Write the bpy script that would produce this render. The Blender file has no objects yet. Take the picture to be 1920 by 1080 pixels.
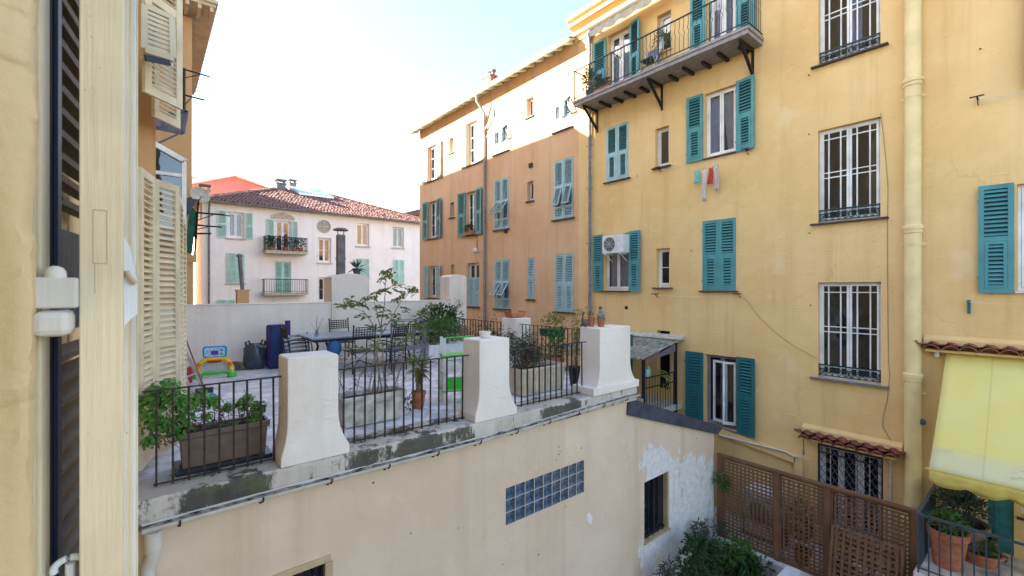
import bpy, bmesh, math, random
from mathutils import Vector, Matrix, Euler
random.seed(7)
R = math.radians
scn = bpy.context.scene
COL = scn.collection

# ------------------------------------------------------------------ camera, sky, sun, exposure
F, VB, HZ, CAMZ = 835.0, 272.0, 542.0, 5.6
TH = math.atan((960 - VB) / F)
CA, SA = math.cos(TH), math.sin(TH)

cam_d = bpy.data.cameras.new('camera')
cam = bpy.data.objects.new('camera', cam_d)
COL.objects.link(cam)
cam.location = (0, 0, CAMZ)
cam.rotation_euler = (R(90), 0, -TH)
cam_d.sensor_width = 36
cam_d.lens = F / 1920 * 36
cam_d.shift_y = 2.0 / 1920
cam_d.clip_start = 0.05
cam_d.clip_end = 2000
cam_d.dof.use_dof = True
cam_d.dof.focus_distance = 10.0
cam_d.dof.aperture_fstop = 8.0
scn.camera = cam

SUN_EL, SUN_AZ = R(24), R(-52)          # azimuth clockwise from +Y
world = bpy.data.worlds.new('World')
scn.world = world
world.use_nodes = True
wn, wl = world.node_tree.nodes, world.node_tree.links
wn.clear()
sky = wn.new('ShaderNodeTexSky')
sky.sky_type = 'NISHITA'
sky.sun_disc = False
sky.sun_elevation = SUN_EL
sky.sun_rotation = SUN_AZ % (2 * math.pi)
sky.air_density = 1.0
sky.dust_density = 1.0
sky.ozone_density = 1.0
bgn = wn.new('ShaderNodeBackground')
bgn.inputs['Strength'].default_value = 0.075
wo = wn.new('ShaderNodeOutputWorld')
hs_w = wn.new('ShaderNodeHueSaturation')                 # thin high veil: a paler sky
hs_w.inputs['Saturation'].default_value = 0.95
wl.new(sky.outputs[0], hs_w.inputs['Color'])
wl.new(hs_w.outputs[0], bgn.inputs['Color'])
wl.new(bgn.outputs[0], wo.inputs['Surface'])

sun_d = bpy.data.lights.new('sun', 'SUN')
sun_d.energy = 5.0
sun_d.angle = R(0.5)
sun_d.color = (1.0, 0.9, 0.76)
sun = bpy.data.objects.new('sun', sun_d)
COL.objects.link(sun)
sdir = Vector((math.sin(SUN_AZ) * math.cos(SUN_EL), math.cos(SUN_AZ) * math.cos(SUN_EL), math.sin(SUN_EL)))
sun.rotation_euler = (-sdir).to_track_quat('-Z', 'Y').to_euler()
sun.location = sdir * 60

vs = scn.view_settings
scn.display_settings.display_device = 'sRGB'
vs.view_transform = 'Standard'
vs.look = 'None'
vs.gamma = 1.0
vs.use_curve_mapping = False
vs.exposure = 3.2

# ------------------------------------------------------------------ measuring helpers: a pixel of the photograph on a known real plane
def _ray(px):
    u = (px - 960) / F
    return CA * u + SA, -SA * u + CA
def onX(px, py, X):
    a, b = _ray(px); d = X / a
    return d * b, CAMZ + (HZ - py) / F * d
def onY(px, py, Y):
    a, b = _ray(px); d = Y / b
    return d * a, CAMZ + (HZ - py) / F * d
def onZ(px, py, z):
    a, b = _ray(px); d = (z - CAMZ) * F / (HZ - py)
    return d * a, d * b

# ------------------------------------------------------------------ materials
def nodes_of(m):
    m.use_nodes = True
    return m.node_tree.nodes, m.node_tree.links
MATS = {}
def plain(name, col, rough=0.6, metal=0.0, var=0.12, scale=9.0, bump=0.0, bscale=60.0, spec=0.4, coat=0.0):
    if name in MATS: return MATS[name]
    m = bpy.data.materials.new(name)
    n, l = nodes_of(m)
    b = n['Principled BSDF']
    b.inputs['Roughness'].default_value = rough
    b.inputs['Metallic'].default_value = metal
    b.inputs['Specular IOR Level'].default_value = spec
    b.inputs['Coat Weight'].default_value = coat
    tc = n.new('ShaderNodeTexCoord')
    nz = n.new('ShaderNodeTexNoise'); nz.inputs['Scale'].default_value = scale; nz.inputs['Detail'].default_value = 6
    l.new(tc.outputs['Object'], nz.inputs['Vector'])
    rp = n.new('ShaderNodeValToRGB')
    lo = tuple(max(0, c * (1 - var * 1.6)) for c in col[:3]) + (1,)
    hi = tuple(min(1, c * (1 + var)) for c in col[:3]) + (1,)
    rp.color_ramp.elements[0].position = 0.3; rp.color_ramp.elements[0].color = lo
    rp.color_ramp.elements[1].position = 0.68; rp.color_ramp.elements[1].color = hi
    l.new(nz.outputs['Fac'], rp.inputs['Fac'])
    l.new(rp.outputs['Color'], b.inputs['Base Color'])
    if bump:
        n2 = n.new('ShaderNodeTexNoise'); n2.inputs['Scale'].default_value = bscale; n2.inputs['Detail'].default_value = 4
        l.new(tc.outputs['Object'], n2.inputs['Vector'])
        bp = n.new('ShaderNodeBump'); bp.inputs['Strength'].default_value = bump; bp.inputs['Distance'].default_value = 0.01
        l.new(n2.outputs['Fac'], bp.inputs['Height'])
        l.new(bp.outputs['Normal'], b.inputs['Normal'])
    MATS[name] = m
    return m

def _math(n, l, op, a, b=None, c=None, clamp=False):
    x = n.new('ShaderNodeMath'); x.operation = op; x.use_clamp = clamp
    for i, v in enumerate((a, b, c)):
        if v is None: continue
        if isinstance(v, (int, float)): x.inputs[i].default_value = v
        else: l.new(v, x.inputs[i])
    return x.outputs[0]
def _mix(n, l, fac, a, b):
    x = n.new('ShaderNodeMix'); x.data_type = 'RGBA'
    if isinstance(fac, (int, float)): x.inputs[0].default_value = fac
    else: l.new(fac, x.inputs[0])
    for i, v in ((6, a), (7, b)):
        if isinstance(v, tuple): x.inputs[i].default_value = v + (1,)
        else: l.new(v, x.inputs[i])
    return x.outputs[2]
def _noise(n, l, vec, scale, detail=6, rough=0.55, sc3=None):
    if sc3:
        mp = n.new('ShaderNodeMapping'); mp.inputs['Scale'].default_value = sc3
        l.new(vec, mp.inputs['Vector']); vec = mp.outputs[0]
    x = n.new('ShaderNodeTexNoise'); x.inputs['Scale'].default_value = scale
    x.inputs['Detail'].default_value = detail; x.inputs['Roughness'].default_value = rough
    l.new(vec, x.inputs['Vector'])
    return x.outputs['Fac']
def _ss(n, l, v, lo, hi):
    x = n.new('ShaderNodeMapRange'); x.interpolation_type = 'SMOOTHSTEP'
    x.inputs['From Min'].default_value = lo; x.inputs['From Max'].default_value = hi
    l.new(v, x.inputs['Value'])
    return x.outputs['Result']

def stucco(name, c1, c2, dirt, streak=0.35, patch=None, rough=0.92, lump=0.5, fine=0.25, extra=None):
    """Old lime render: two tones in big clouds, rain streaks, patches of repair, trowel lumps."""
    m = bpy.data.materials.new(name)
    n, l = nodes_of(m); b = n['Principled BSDF']
    b.inputs['Roughness'].default_value = rough
    b.inputs['Specular IOR Level'].default_value = 0.15
    tc = n.new('ShaderNodeTexCoord'); P = tc.outputs['Object']
    cloud = _noise(n, l, P, 0.55, 8, 0.6)
    col = _mix(n, l, _ss(n, l, cloud, 0.32, 0.68), c1, c2)
    blot = _noise(n, l, P, 2.7, 6, 0.6)
    col = _mix(n, l, _math(n, l, 'MULTIPLY', _ss(n, l, blot, 0.5, 0.75), 0.35), col, tuple(x * 1.12 for x in c2))
    st = _noise(n, l, P, 1.0, 7, 0.62, (2.6, 2.6, 0.16))
    col = _mix(n, l, _math(n, l, 'MULTIPLY', _ss(n, l, st, 0.48, 0.8), streak), col, dirt)
    spot = _noise(n, l, P, 14, 5, 0.7)
    col = _mix(n, l, _math(n, l, 'MULTIPLY', _ss(n, l, spot, 0.62, 0.78), streak * 0.7), col, dirt)
    if patch:
        pn = _noise(n, l, P, 0.9, 5, 0.5)
        col = _mix(n, l, _math(n, l, 'MULTIPLY', _ss(n, l, pn, 0.63, 0.7), 0.5), col, patch)
    hb = _math(n, l, 'MULTIPLY', _noise(n, l, P, 2.2, 4, 0.5), lump)
    rip = _noise(n, l, P, 3.6, 4, 0.45, (1, 1, 2.4))
    hb = _math(n, l, 'ADD', hb, _math(n, l, 'MULTIPLY', _ss(n, l, rip, 0.62, 0.70), lump * 0.24))
    hb = _math(n, l, 'ADD', hb, _math(n, l, 'MULTIPLY', _noise(n, l, P, 45, 6, 0.65), fine * 0.12))
    if extra:
        col, hb = extra(n, l, P, col, hb)
    bp = n.new('ShaderNodeBump'); bp.inputs['Strength'].default_value = 0.55; bp.inputs['Distance'].default_value = 0.05
    l.new(hb, bp.inputs['Height']); l.new(bp.outputs['Normal'], b.inputs['Normal'])
    l.new(col, b.inputs['Base Color'])
    MATS[name] = m
    return m

def paint_wood(name, c, wear=(0.3, 0.26, 0.2), worn=0.25, rough=0.6, grain=0.4):
    m = bpy.data.materials.new(name)
    n, l = nodes_of(m); b = n['Principled BSDF']
    b.inputs['Roughness'].default_value = rough
    b.inputs['Specular IOR Level'].default_value = 0.35
    tc = n.new('ShaderNodeTexCoord'); P = tc.outputs['Object']
    oi = n.new('ShaderNodeObjectInfo')
    cl = _noise(n, l, P, 2.5, 6)
    col = _mix(n, l, _ss(n, l, cl, 0.3, 0.7), tuple(x * 0.82 for x in c), tuple(min(1, x * 1.12) for x in c))
    gr = _noise(n, l, P, 3.0, 7, 0.65, (16, 16, 0.8))
    col = _mix(n, l, _math(n, l, 'MULTIPLY', _ss(n, l, gr, 0.6, 0.78), worn), col, wear)
    hsv = n.new('ShaderNodeHueSaturation')
    l.new(col, hsv.inputs['Color'])
    l.new(_math(n, l, 'MULTIPLY_ADD', oi.outputs['Random'], 0.22, 0.89), hsv.inputs['Value'])
    l.new(hsv.outputs['Color'], b.inputs['Base Color'])
    bp = n.new('ShaderNodeBump'); bp.inputs['Strength'].default_value = grain; bp.inputs['Distance'].default_value = 0.004
    l.new(gr, bp.inputs['Height']); l.new(bp.outputs['Normal'], b.inputs['Normal'])
    MATS[name] = m
    return m

def leaf_mat(name, a, b_, c, scale=7):
    m = bpy.data.materials.new(name)
    n, l = nodes_of(m); b = n['Principled BSDF']
    b.inputs['Roughness'].default_value = 0.5
    b.inputs['Specular IOR Level'].default_value = 0.35
    tc = n.new('ShaderNodeTexCoord')
    nz = _noise(n, l, tc.outputs['Object'], scale, 4, 0.7)
    rp = n.new('ShaderNodeValToRGB')
    e = rp.color_ramp.elements
    e[0].position = 0.3; e[0].color = a + (1,)
    e[1].position = 0.7; e[1].color = c + (1,)
    k = e.new(0.5); k.color = b_ + (1,)
    l.new(nz, rp.inputs['Fac']); l.new(rp.outputs['Color'], b.inputs['Base Color'])
    tr = n.new('ShaderNodeBsdfTranslucent'); l.new(rp.outputs['Color'], tr.inputs['Color'])
    ms = n.new('ShaderNodeMixShader'); ms.inputs[0].default_value = 0.3
    l.new(b.outputs[0], ms.inputs[1]); l.new(tr.outputs[0], ms.inputs[2])
    l.new(ms.outputs[0], n['Material Output'].inputs['Surface'])
    MATS[name] = m
    return m

def glass_mat(name, tint=(0.75, 0.8, 0.85), refl=0.09):
    m = bpy.data.materials.new(name)
    n, l = nodes_of(m); n.remove(n['Principled BSDF'])
    t = n.new('ShaderNodeBsdfTransparent'); t.inputs['Color'].default_value = tint + (1,)
    g = n.new('ShaderNodeBsdfGlossy'); g.inputs['Roughness'].default_value = 0.03
    tc = n.new('ShaderNodeTexCoord')
    nz = _noise(n, l, tc.outputs['Object'], 1.6, 2)
    bp = n.new('ShaderNodeBump'); bp.inputs['Strength'].default_value = 0.12; bp.inputs['Distance'].default_value = 0.05
    l.new(nz, bp.inputs['Height']); l.new(bp.outputs['Normal'], g.inputs['Normal'])
    fr = n.new('ShaderNodeFresnel'); fr.inputs['IOR'].default_value = 1.5
    ge = n.new('ShaderNodeNewGeometry')                  # only the outer faces of a pane mirror
    ad = _math(n, l, 'MULTIPLY', _math(n, l, 'ADD', fr.outputs[0], refl, clamp=True), _math(n, l, 'SUBTRACT', 1.0, ge.outputs['Backfacing']))
    ms = n.new('ShaderNodeMixShader')
    l.new(ad, ms.inputs[0]); l.new(t.outputs[0], ms.inputs[1]); l.new(g.outputs[0], ms.inputs[2])
    l.new(ms.outputs[0], n['Material Output'].inputs['Surface'])
    MATS[name] = m
    return m

def cloth_mat(name, c, sheer=0.0, rough=0.9):
    m = bpy.data.materials.new(name)
    n, l = nodes_of(m); b = n['Principled BSDF']
    b.inputs['Roughness'].default_value = rough
    b.inputs['Specular IOR Level'].default_value = 0.1
    tc = n.new('ShaderNodeTexCoord')
    nz = _noise(n, l, tc.outputs['Object'], 6, 5)
    col = _mix(n, l, _ss(n, l, nz, 0.3, 0.7), tuple(x * 0.85 for x in c), c)
    l.new(col, b.inputs['Base Color'])
    tr = n.new('ShaderNodeBsdfTranslucent'); l.new(col, tr.inputs['Color'])
    ms = n.new('ShaderNodeMixShader'); ms.inputs[0].default_value = 0.35
    l.new(b.outputs[0], ms.inputs[1]); l.new(tr.outputs[0], ms.inputs[2])
    l.new(ms.outputs[0], n['Material Output'].inputs['Surface'])
    MATS[name] = m
    return m

# wall renders
def _grime(n, l, P, col, hb):
    sx = n.new('ShaderNodeSeparateXYZ'); l.new(P, sx.inputs[0])
    run = _noise(n, l, P, 1.0, 8, 0.7, (7.5, 7.5, 0.13))
    gate = _ss(n, l, _noise(n, l, P, 0.5, 4, 0.6), 0.42, 0.62)
    col = _mix(n, l, _math(n, l, 'MULTIPLY', _math(n, l, 'MULTIPLY', _ss(n, l, run, 0.54, 0.72), gate), 0.34), col, (0.40, 0.27, 0.13))
    base = _ss(n, l, _math(n, l, 'ADD', sx.outputs['Z'], _math(n, l, 'MULTIPLY', run, 1.6)), 2.6, 0.6)
    col = _mix(n, l, _math(n, l, 'MULTIPLY', base, 0.4), col, (0.38, 0.27, 0.15))
    pale = _ss(n, l, _noise(n, l, P, 1.7, 7, 0.68), 0.60, 0.70)
    col = _mix(n, l, _math(n, l, 'MULTIPLY', pale, 0.35), col, (0.80, 0.66, 0.40))
    vo = n.new('ShaderNodeTexVoronoi'); vo.feature = 'DISTANCE_TO_EDGE'; vo.inputs['Scale'].default_value = 0.30
    ds = n.new('ShaderNodeVectorMath'); ds.operation = 'ADD'
    wn_ = n.new('ShaderNodeTexNoise'); wn_.inputs['Scale'].default_value = 1.3; wn_.inputs['Detail'].default_value = 7
    l.new(P, wn_.inputs['Vector']); l.new(P, ds.inputs[0]); l.new(wn_.outputs['Color'], ds.inputs[1]); l.new(ds.outputs[0], vo.inputs['Vector'])
    ck = _math(n, l, 'MULTIPLY', _math(n, l, 'SUBTRACT', 1.0, _ss(n, l, vo.outputs['Distance'], 0.0, 0.004)), gate)
    col = _mix(n, l, _math(n, l, 'MULTIPLY', ck, 0.3), col, (0.42, 0.28, 0.12))
    return col, hb
M_YEL = stucco('yellow_render', (0.70, 0.465, 0.195), (0.77, 0.545, 0.265), (0.47, 0.285, 0.11), 0.45, (0.75, 0.59, 0.35), lump=0.6, fine=0.5, extra=_grime)
M_ORA = stucco('orange_render', (0.62, 0.38, 0.215), (0.69, 0.455, 0.28), (0.39, 0.255, 0.175), 0.6, (0.58, 0.50, 0.44), lump=0.35)
M_WHI = stucco('white_render', (0.76, 0.73, 0.70), (0.82, 0.79, 0.77), (0.46, 0.43, 0.42), 0.35, lump=0.2)
M_PIER = stucco('pier_render', (0.74, 0.665, 0.60), (0.83, 0.765, 0.70), (0.45, 0.38, 0.32), 0.5, lump=0.45, fine=0.9)
M_OWN = stucco('ochre_render', (0.66, 0.47, 0.255), (0.73, 0.55, 0.32), (0.46, 0.31, 0.16), 0.25, lump=0.8, fine=0.9)
M_OWNO = stucco('apricot_render', (0.55, 0.33, 0.16), (0.62, 0.39, 0.20), (0.38, 0.24, 0.13), 0.3, lump=0.3)
M_PINK = stucco('pink_render', (0.62, 0.20, 0.17), (0.68, 0.25, 0.21), (0.45, 0.16, 0.14), 0.2, lump=0.2)

def _peel(n, l, P, col, hb):
    sx = n.new('ShaderNodeSeparateXYZ'); l.new(P, sx.inputs[0])
    X, Zc = sx.outputs['X'], sx.outputs['Z']
    top = _math(n, l, 'MULTIPLY_ADD', X, -0.33, 5.45)                # falls with the lean-to roof
    gz = _ss(n, l, _math(n, l, 'SUBTRACT', top, Zc), -0.25, 0.75)
    gx = _ss(n, l, X, 6.8, 7.6)
    g = _math(n, l, 'MULTIPLY', gz, gx)
    nz = _math(n, l, 'ADD', _math(n, l, 'MULTIPLY', _noise(n, l, P, 1.5, 9, 0.62, (1.2, 1, 0.75)), 0.5),
               _math(n, l, 'MULTIPLY', _noise(n, l, P, 4.0, 8, 0.62, (1.3, 1, 0.7)), 0.5))
    v = _math(n, l, 'ADD', _math(n, l, 'MULTIPLY', g, 0.30), nz)
    mk = _ss(n, l, v, 0.715, 0.727)
    white = _mix(n, l, _ss(n, l, _noise(n, l, P, 9, 6, 0.7), 0.35, 0.65), (0.64, 0.62, 0.61), (0.80, 0.78, 0.77))
    col = _mix(n, l, mk, col, white)
    hb = _math(n, l, 'SUBTRACT', hb, _math(n, l, 'MULTIPLY', mk, 0.12))
    # hairline cracks
    vo = n.new('ShaderNodeTexVoronoi'); vo.feature = 'DISTANCE_TO_EDGE'; vo.inputs['Scale'].default_value = 0.45
    ds = n.new('ShaderNodeVectorMath'); ds.operation = 'ADD'
    wn_ = n.new('ShaderNodeTexNoise'); wn_.inputs['Scale'].default_value = 1.7; wn_.inputs['Detail'].default_value = 6
    l.new(P, wn_.inputs['Vector']); l.new(P, ds.inputs[0]); l.new(wn_.outputs['Color'], ds.inputs[1])
    l.new(ds.outputs[0], vo.inputs['Vector'])
    ck = _math(n, l, 'SUBTRACT', 1.0, _ss(n, l, vo.outputs['Distance'], 0.0, 0.006))
    col = _mix(n, l, _math(n, l, 'MULTIPLY', ck, 0.13), col, (0.36, 0.29, 0.22))
    return col, hb
M_FRONT = stucco('beige_render', (0.67, 0.51, 0.375), (0.74, 0.60, 0.46), (0.50, 0.36, 0.25), 0.45, None, lump=0.25, fine=0.6, extra=_peel)

def _moss(n, l, P, col, hb):
    sx = n.new('ShaderNodeSeparateXYZ'); l.new(P, sx.inputs[0])
    a = _noise(n, l, P, 2.1, 9, 0.72, (1.0, 1.0, 0.30))
    b2 = _noise(n, l, P, 13, 8, 0.8, (1.0, 1.0, .6))
    low = _ss(n, l, sx.outputs['Z'], 0.28, -0.05)
    X = sx.outputs['X']
    def band(a0, a1, b0, b1, k):
        up = _ss(n, l, X, a0, a1); dn = _math(n, l, 'SUBTRACT', 1.0, _ss(n, l, X, b0, b1))
        return _math(n, l, 'MULTIPLY', _math(n, l, 'MULTIPLY', up, dn), k)
    zone = _math(n, l, 'ADD', _math(n, l, 'ADD', band(.1, .3, .85, 1.15, .9), band(1.65, 1.9, 3.2, 3.5, 1.0)), band(4.3, 4.7, 5.4, 5.8, .85))
    face = _ss(n, l, sx.outputs['Z'], 0.01, -0.035)
    zone = _math(n, l, 'MULTIPLY', zone, _math(n, l, 'MULTIPLY_ADD', face, 0.65, 0.35))
    v = _math(n, l, 'ADD', _math(n, l, 'ADD', a, _math(n, l, 'MULTIPLY', b2, 0.42)), _math(n, l, 'MULTIPLY', low, 0.05))
    v = _math(n, l, 'ADD', v, _math(n, l, 'MULTIPLY_ADD', zone, 0.17, -0.155))
    mk = _ss(n, l, v, 0.655, 0.745)
    black = _mix(n, l, _ss(n, l, _noise(n, l, P, 7, 8, 0.75), 0.46, 0.62), (0.03, 0.028, 0.025), (0.05, 0.062, 0.022))
    col = _mix(n, l, _math(n, l, 'MULTIPLY', mk, 0.88), col, black)
    hb = _math(n, l, 'ADD', hb, _math(n, l, 'MULTIPLY', b2, 0.10))
    return col, hb
M_KERB = stucco('stained_kerb_render', (0.47, 0.415, 0.35), (0.60, 0.545, 0.48), (0.24, 0.21, 0.175), 0.7, lump=0.5, fine=1.6, extra=_moss)

def _floor(n, l, P, col, hb):
    v = _noise(n, l, P, 2.4, 9, 0.75)
    col = _mix(n, l, _ss(n, l, v, 0.44, 0.60), (0.50, 0.50, 0.53), col)
    return col, hb
M_TFLOOR = stucco('terrace_screed', (0.72, 0.72, 0.75), (0.80, 0.80, 0.83), (0.40, 0.39, 0.39), 0.3, lump=0.1, fine=0.5, extra=_floor)
M_PATIO = stucco('patio_stone', (0.55, 0.52, 0.48), (0.66, 0.63, 0.60), (0.3, 0.28, 0.25), 0.5, lump=0.1)
M_GROUND = plain('courtyard_earth', (0.16, 0.14, 0.11), 0.95, var=0.3, scale=1.5, bump=0.5, bscale=14)

M_TEAL = paint_wood('teal_shutter_paint', (0.08, 0.27, 0.285), (0.20, 0.40, 0.40), 0.55)
M_TEALD = paint_wood('deep_teal_shutter_paint', (0.015, 0.13, 0.145), (0.05, 0.20, 0.21), 0.3)
M_PALEB = paint_wood('pale_blue_shutter_paint', (0.33, 0.48, 0.50), (0.5, 0.58, 0.58), 0.35)
M_GREENB = paint_wood('grey_green_shutter_paint', (0.13, 0.29, 0.28), (0.25, 0.38, 0.36), 0.3)
M_SLATSHADE = paint_wood('dark_teal_slat_shade', (0.012, 0.045, 0.052), (0.03, 0.06, 0.06), 0.3)  # dark colour stands for the shade between shutter slats
M_MINT = paint_wood('mint_shutter_paint', (0.40, 0.62, 0.56), (0.5, 0.6, 0.56), 0.25)
M_CREAM = paint_wood('cream_shutter_paint', (0.66, 0.575, 0.40), (0.24, 0.18, 0.12), 0.35, grain=0.6)
M_CREAMW = paint_wood('cream_post_paint', (0.72, 0.585, 0.385), (0.40, 0.30, 0.18), 0.5, grain=1.0)
M_WHITEW = paint_wood('white_joinery_paint', (0.74, 0.73, 0.72), (0.5, 0.47, 0.44), 0.2, 0.45)
M_GREYW = paint_wood('grey_joinery_paint', (0.20, 0.20, 0.23), (0.3, 0.28, 0.28), 0.2, 0.5)
M_STRAP = paint_wood('grey_cream_metal_paint', (0.62, 0.57, 0.50), (0.45, 0.38, 0.30), 0.4, 0.5)
M_LWOOD = paint_wood('pale_pine', (0.50, 0.38, 0.24), (0.34, 0.24, 0.14), 0.4)
M_BROWNW = paint_wood('brown_lattice_wood', (0.165, 0.082, 0.044), (0.23, 0.135, 0.08), 0.5, 0.8)
M_BLUEW = paint_wood('shade_blue_louvre_tone', (0.022, 0.028, 0.06), (0.05, 0.06, 0.10), 0.3, 0.5)  # shade of the cream louvre leaf put into a dark blue colour
M_RAFT = paint_wood('pale_green_rafter_paint', (0.46, 0.52, 0.40), (0.36, 0.36, 0.26), 0.4, 0.8)
M_SILL = plain('dark_sill_slate', (0.075, 0.06, 0.055), 0.7, var=0.3)
M_SILLB = plain('blue_grey_sill_slate', (0.13, 0.145, 0.19), 0.45, var=0.2)
M_IRON = plain('black_wrought_iron', (0.025, 0.023, 0.024), 0.55, 0.3, var=0.3, scale=20, bump=0.2)
M_TIRON = plain('dark_teal_ironwork', (0.016, 0.05, 0.058), 0.5, 0.2, var=0.3)
M_RUST = plain('rusted_black_iron', (0.045, 0.032, 0.028), 0.75, 0.2, var=0.5, scale=25, bump=0.3)
M_SLATEB = plain('balcony_slab_paint', (0.30, 0.27, 0.28), 0.7, var=0.15)
M_FLASH = plain('blue_grey_metal_flashing', (0.075, 0.085, 0.125), 0.5, 0.3, var=0.25, scale=4)
M_ZINC = plain('weathered_zinc', (0.40, 0.40, 0.41), 0.5, 0.5, var=0.25, scale=6)
M_PLASTW = plain('off_white_pvc', (0.62, 0.58, 0.54), 0.45, var=0.12, scale=5)
M_PIPEY = plain('ochre_painted_pipe', (0.76, 0.60, 0.30), 0.55, var=0.08, scale=3, bump=0.1, bscale=20)
M_PIPEG = plain('grey_lead_pipe', (0.20, 0.20, 0.235), 0.55, 0.2, var=0.2)
M_PIPEO = plain('grey_brown_pipe', (0.27, 0.235, 0.24), 0.6, var=0.2)
M_TILE = plain('red_clay_tile', (0.25, 0.085, 0.06), 0.8, var=0.35, scale=12, bump=0.3)
M_TERRA = plain('terracotta', (0.42, 0.15, 0.075), 0.8, var=0.2, scale=10, bump=0.15)
M_TERRAB = plain('brown_plastic', (0.17, 0.11, 0.085), 0.55, var=0.15)
M_TROUGHW = plain('weathered_stone_trough', (0.50, 0.47, 0.42), 0.9, var=0.3, scale=6, bump=0.4)
M_TROUGHB = plain('beige_plastic_trough', (0.50, 0.42, 0.32), 0.6, var=0.12)
M_BLACKP = plain('black_plastic', (0.02, 0.022, 0.03), 0.4, var=0.2)
M_BAG = plain('grey_black_bin_bag', (0.045, 0.055, 0.075), 0.28, var=0.2, scale=6, bump=1.0, bscale=9, spec=0.6)
M_BLUEF = plain('dark_blue_fabric', (0.012, 0.03, 0.12), 0.7, var=0.2, bump=0.4, bscale=12)
M_PURPLE = plain('purple_fabric', (0.07, 0.025, 0.19), 0.7, var=0.2)
M_TABLE = plain('blue_grey_table_top', (0.22, 0.26, 0.32), 0.35, var=0.15)
M_BLUEP = plain('blue_plastic', (0.02, 0.22, 0.60), 0.35, var=0.05)
M_CYANP = plain('light_blue_plastic', (0.05, 0.42, 0.72), 0.35, var=0.05)
M_YELP = plain('yellow_plastic', (0.78, 0.52, 0.02), 0.35, var=0.05)
M_GRNP = plain('green_plastic', (0.05, 0.50, 0.05), 0.35, var=0.05)
M_ORP = plain('orange_plastic', (0.75, 0.16, 0.02), 0.35, var=0.05)
M_REDP = plain('red_plastic', (0.40, 0.03, 0.03), 0.4, var=0.1)
M_PURP = plain('purple_screen', (0.13, 0.03, 0.42), 0.3, var=0.05)
M_WHITEP = plain('white_plastic', (0.70, 0.70, 0.70), 0.4, var=0.08)
M_ALU = plain('aluminium', (0.62, 0.63, 0.65), 0.4, 0.6, var=0.1)
M_SOIL = plain('dark_soil', (0.035, 0.026, 0.02), 0.95, var=0.4, scale=30, bump=0.6, bscale=40)
M_TWIG = plain('brown_twig', (0.13, 0.085, 0.06), 0.85, var=0.3, scale=20)
M_TWIGP = plain('pale_grey_stem', (0.27, 0.22, 0.17), 0.85, var=0.3, scale=20)
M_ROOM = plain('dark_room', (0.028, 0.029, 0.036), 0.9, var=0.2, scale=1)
M_ROOMW = plain('warm_room', (0.30, 0.22, 0.14), 0.9, var=0.3, scale=3)
M_CORR = plain('weathered_fibre_sheet', (0.30, 0.29, 0.25), 0.9, var=0.3, scale=5, bump=0.3)
M_MORT = plain('cement_flashing', (0.48, 0.44, 0.36), 0.95, var=0.2, bump=0.4, bscale=20)
M_FLUE = plain('grey_flue', (0.17, 0.16, 0.165), 0.7, var=0.25, scale=4)
M_TILEF = plain('faded_roof_tile', (0.19, 0.095, 0.08), 0.95, var=0.5, scale=5.5, bump=0.3)
M_CLAYF = plain('old_roof_clay', (0.36, 0.20, 0.13), 0.85, var=0.4, scale=3)
M_GREENS = plain('dark_green_mesh', (0.01, 0.10, 0.055), 0.7, var=0.4, scale=6)
M_DISH = plain('cream_dish', (0.52, 0.47, 0.38), 0.5, var=0.15)
M_BARK = plain('palm_fibre', (0.20, 0.15, 0.10), 0.95, var=0.4, scale=30, bump=0.6)
M_GBLOCK = glass_mat('glass_block', (0.72, 0.78, 0.84), 0.08)
M_GLASS = glass_mat('window_glass', (0.82, 0.86, 0.90), 0.05)
M_GLASSG = glass_mat('grey_glass', (0.30, 0.30, 0.36), 0.10)
M_CURT = cloth_mat('white_curtain', (0.62, 0.60, 0.62))
M_CURTB = cloth_mat('sheer_blue_curtain', (0.50, 0.56, 0.72))
M_CURTY = cloth_mat('cream_curtain', (0.62, 0.52, 0.30))
M_CTUR = cloth_mat('turquoise_cloth', (0.30, 0.66, 0.62))
M_CWHI = cloth_mat('white_cloth', (0.78, 0.76, 0.76))
M_CRED = cloth_mat('coral_red_cloth', (0.70, 0.13, 0.07))
M_CPINK = cloth_mat('pale_pink_cloth', (0.76, 0.66, 0.66))
M_VAL = cloth_mat('cream_valance_cloth', (0.66, 0.60, 0.50))

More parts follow.
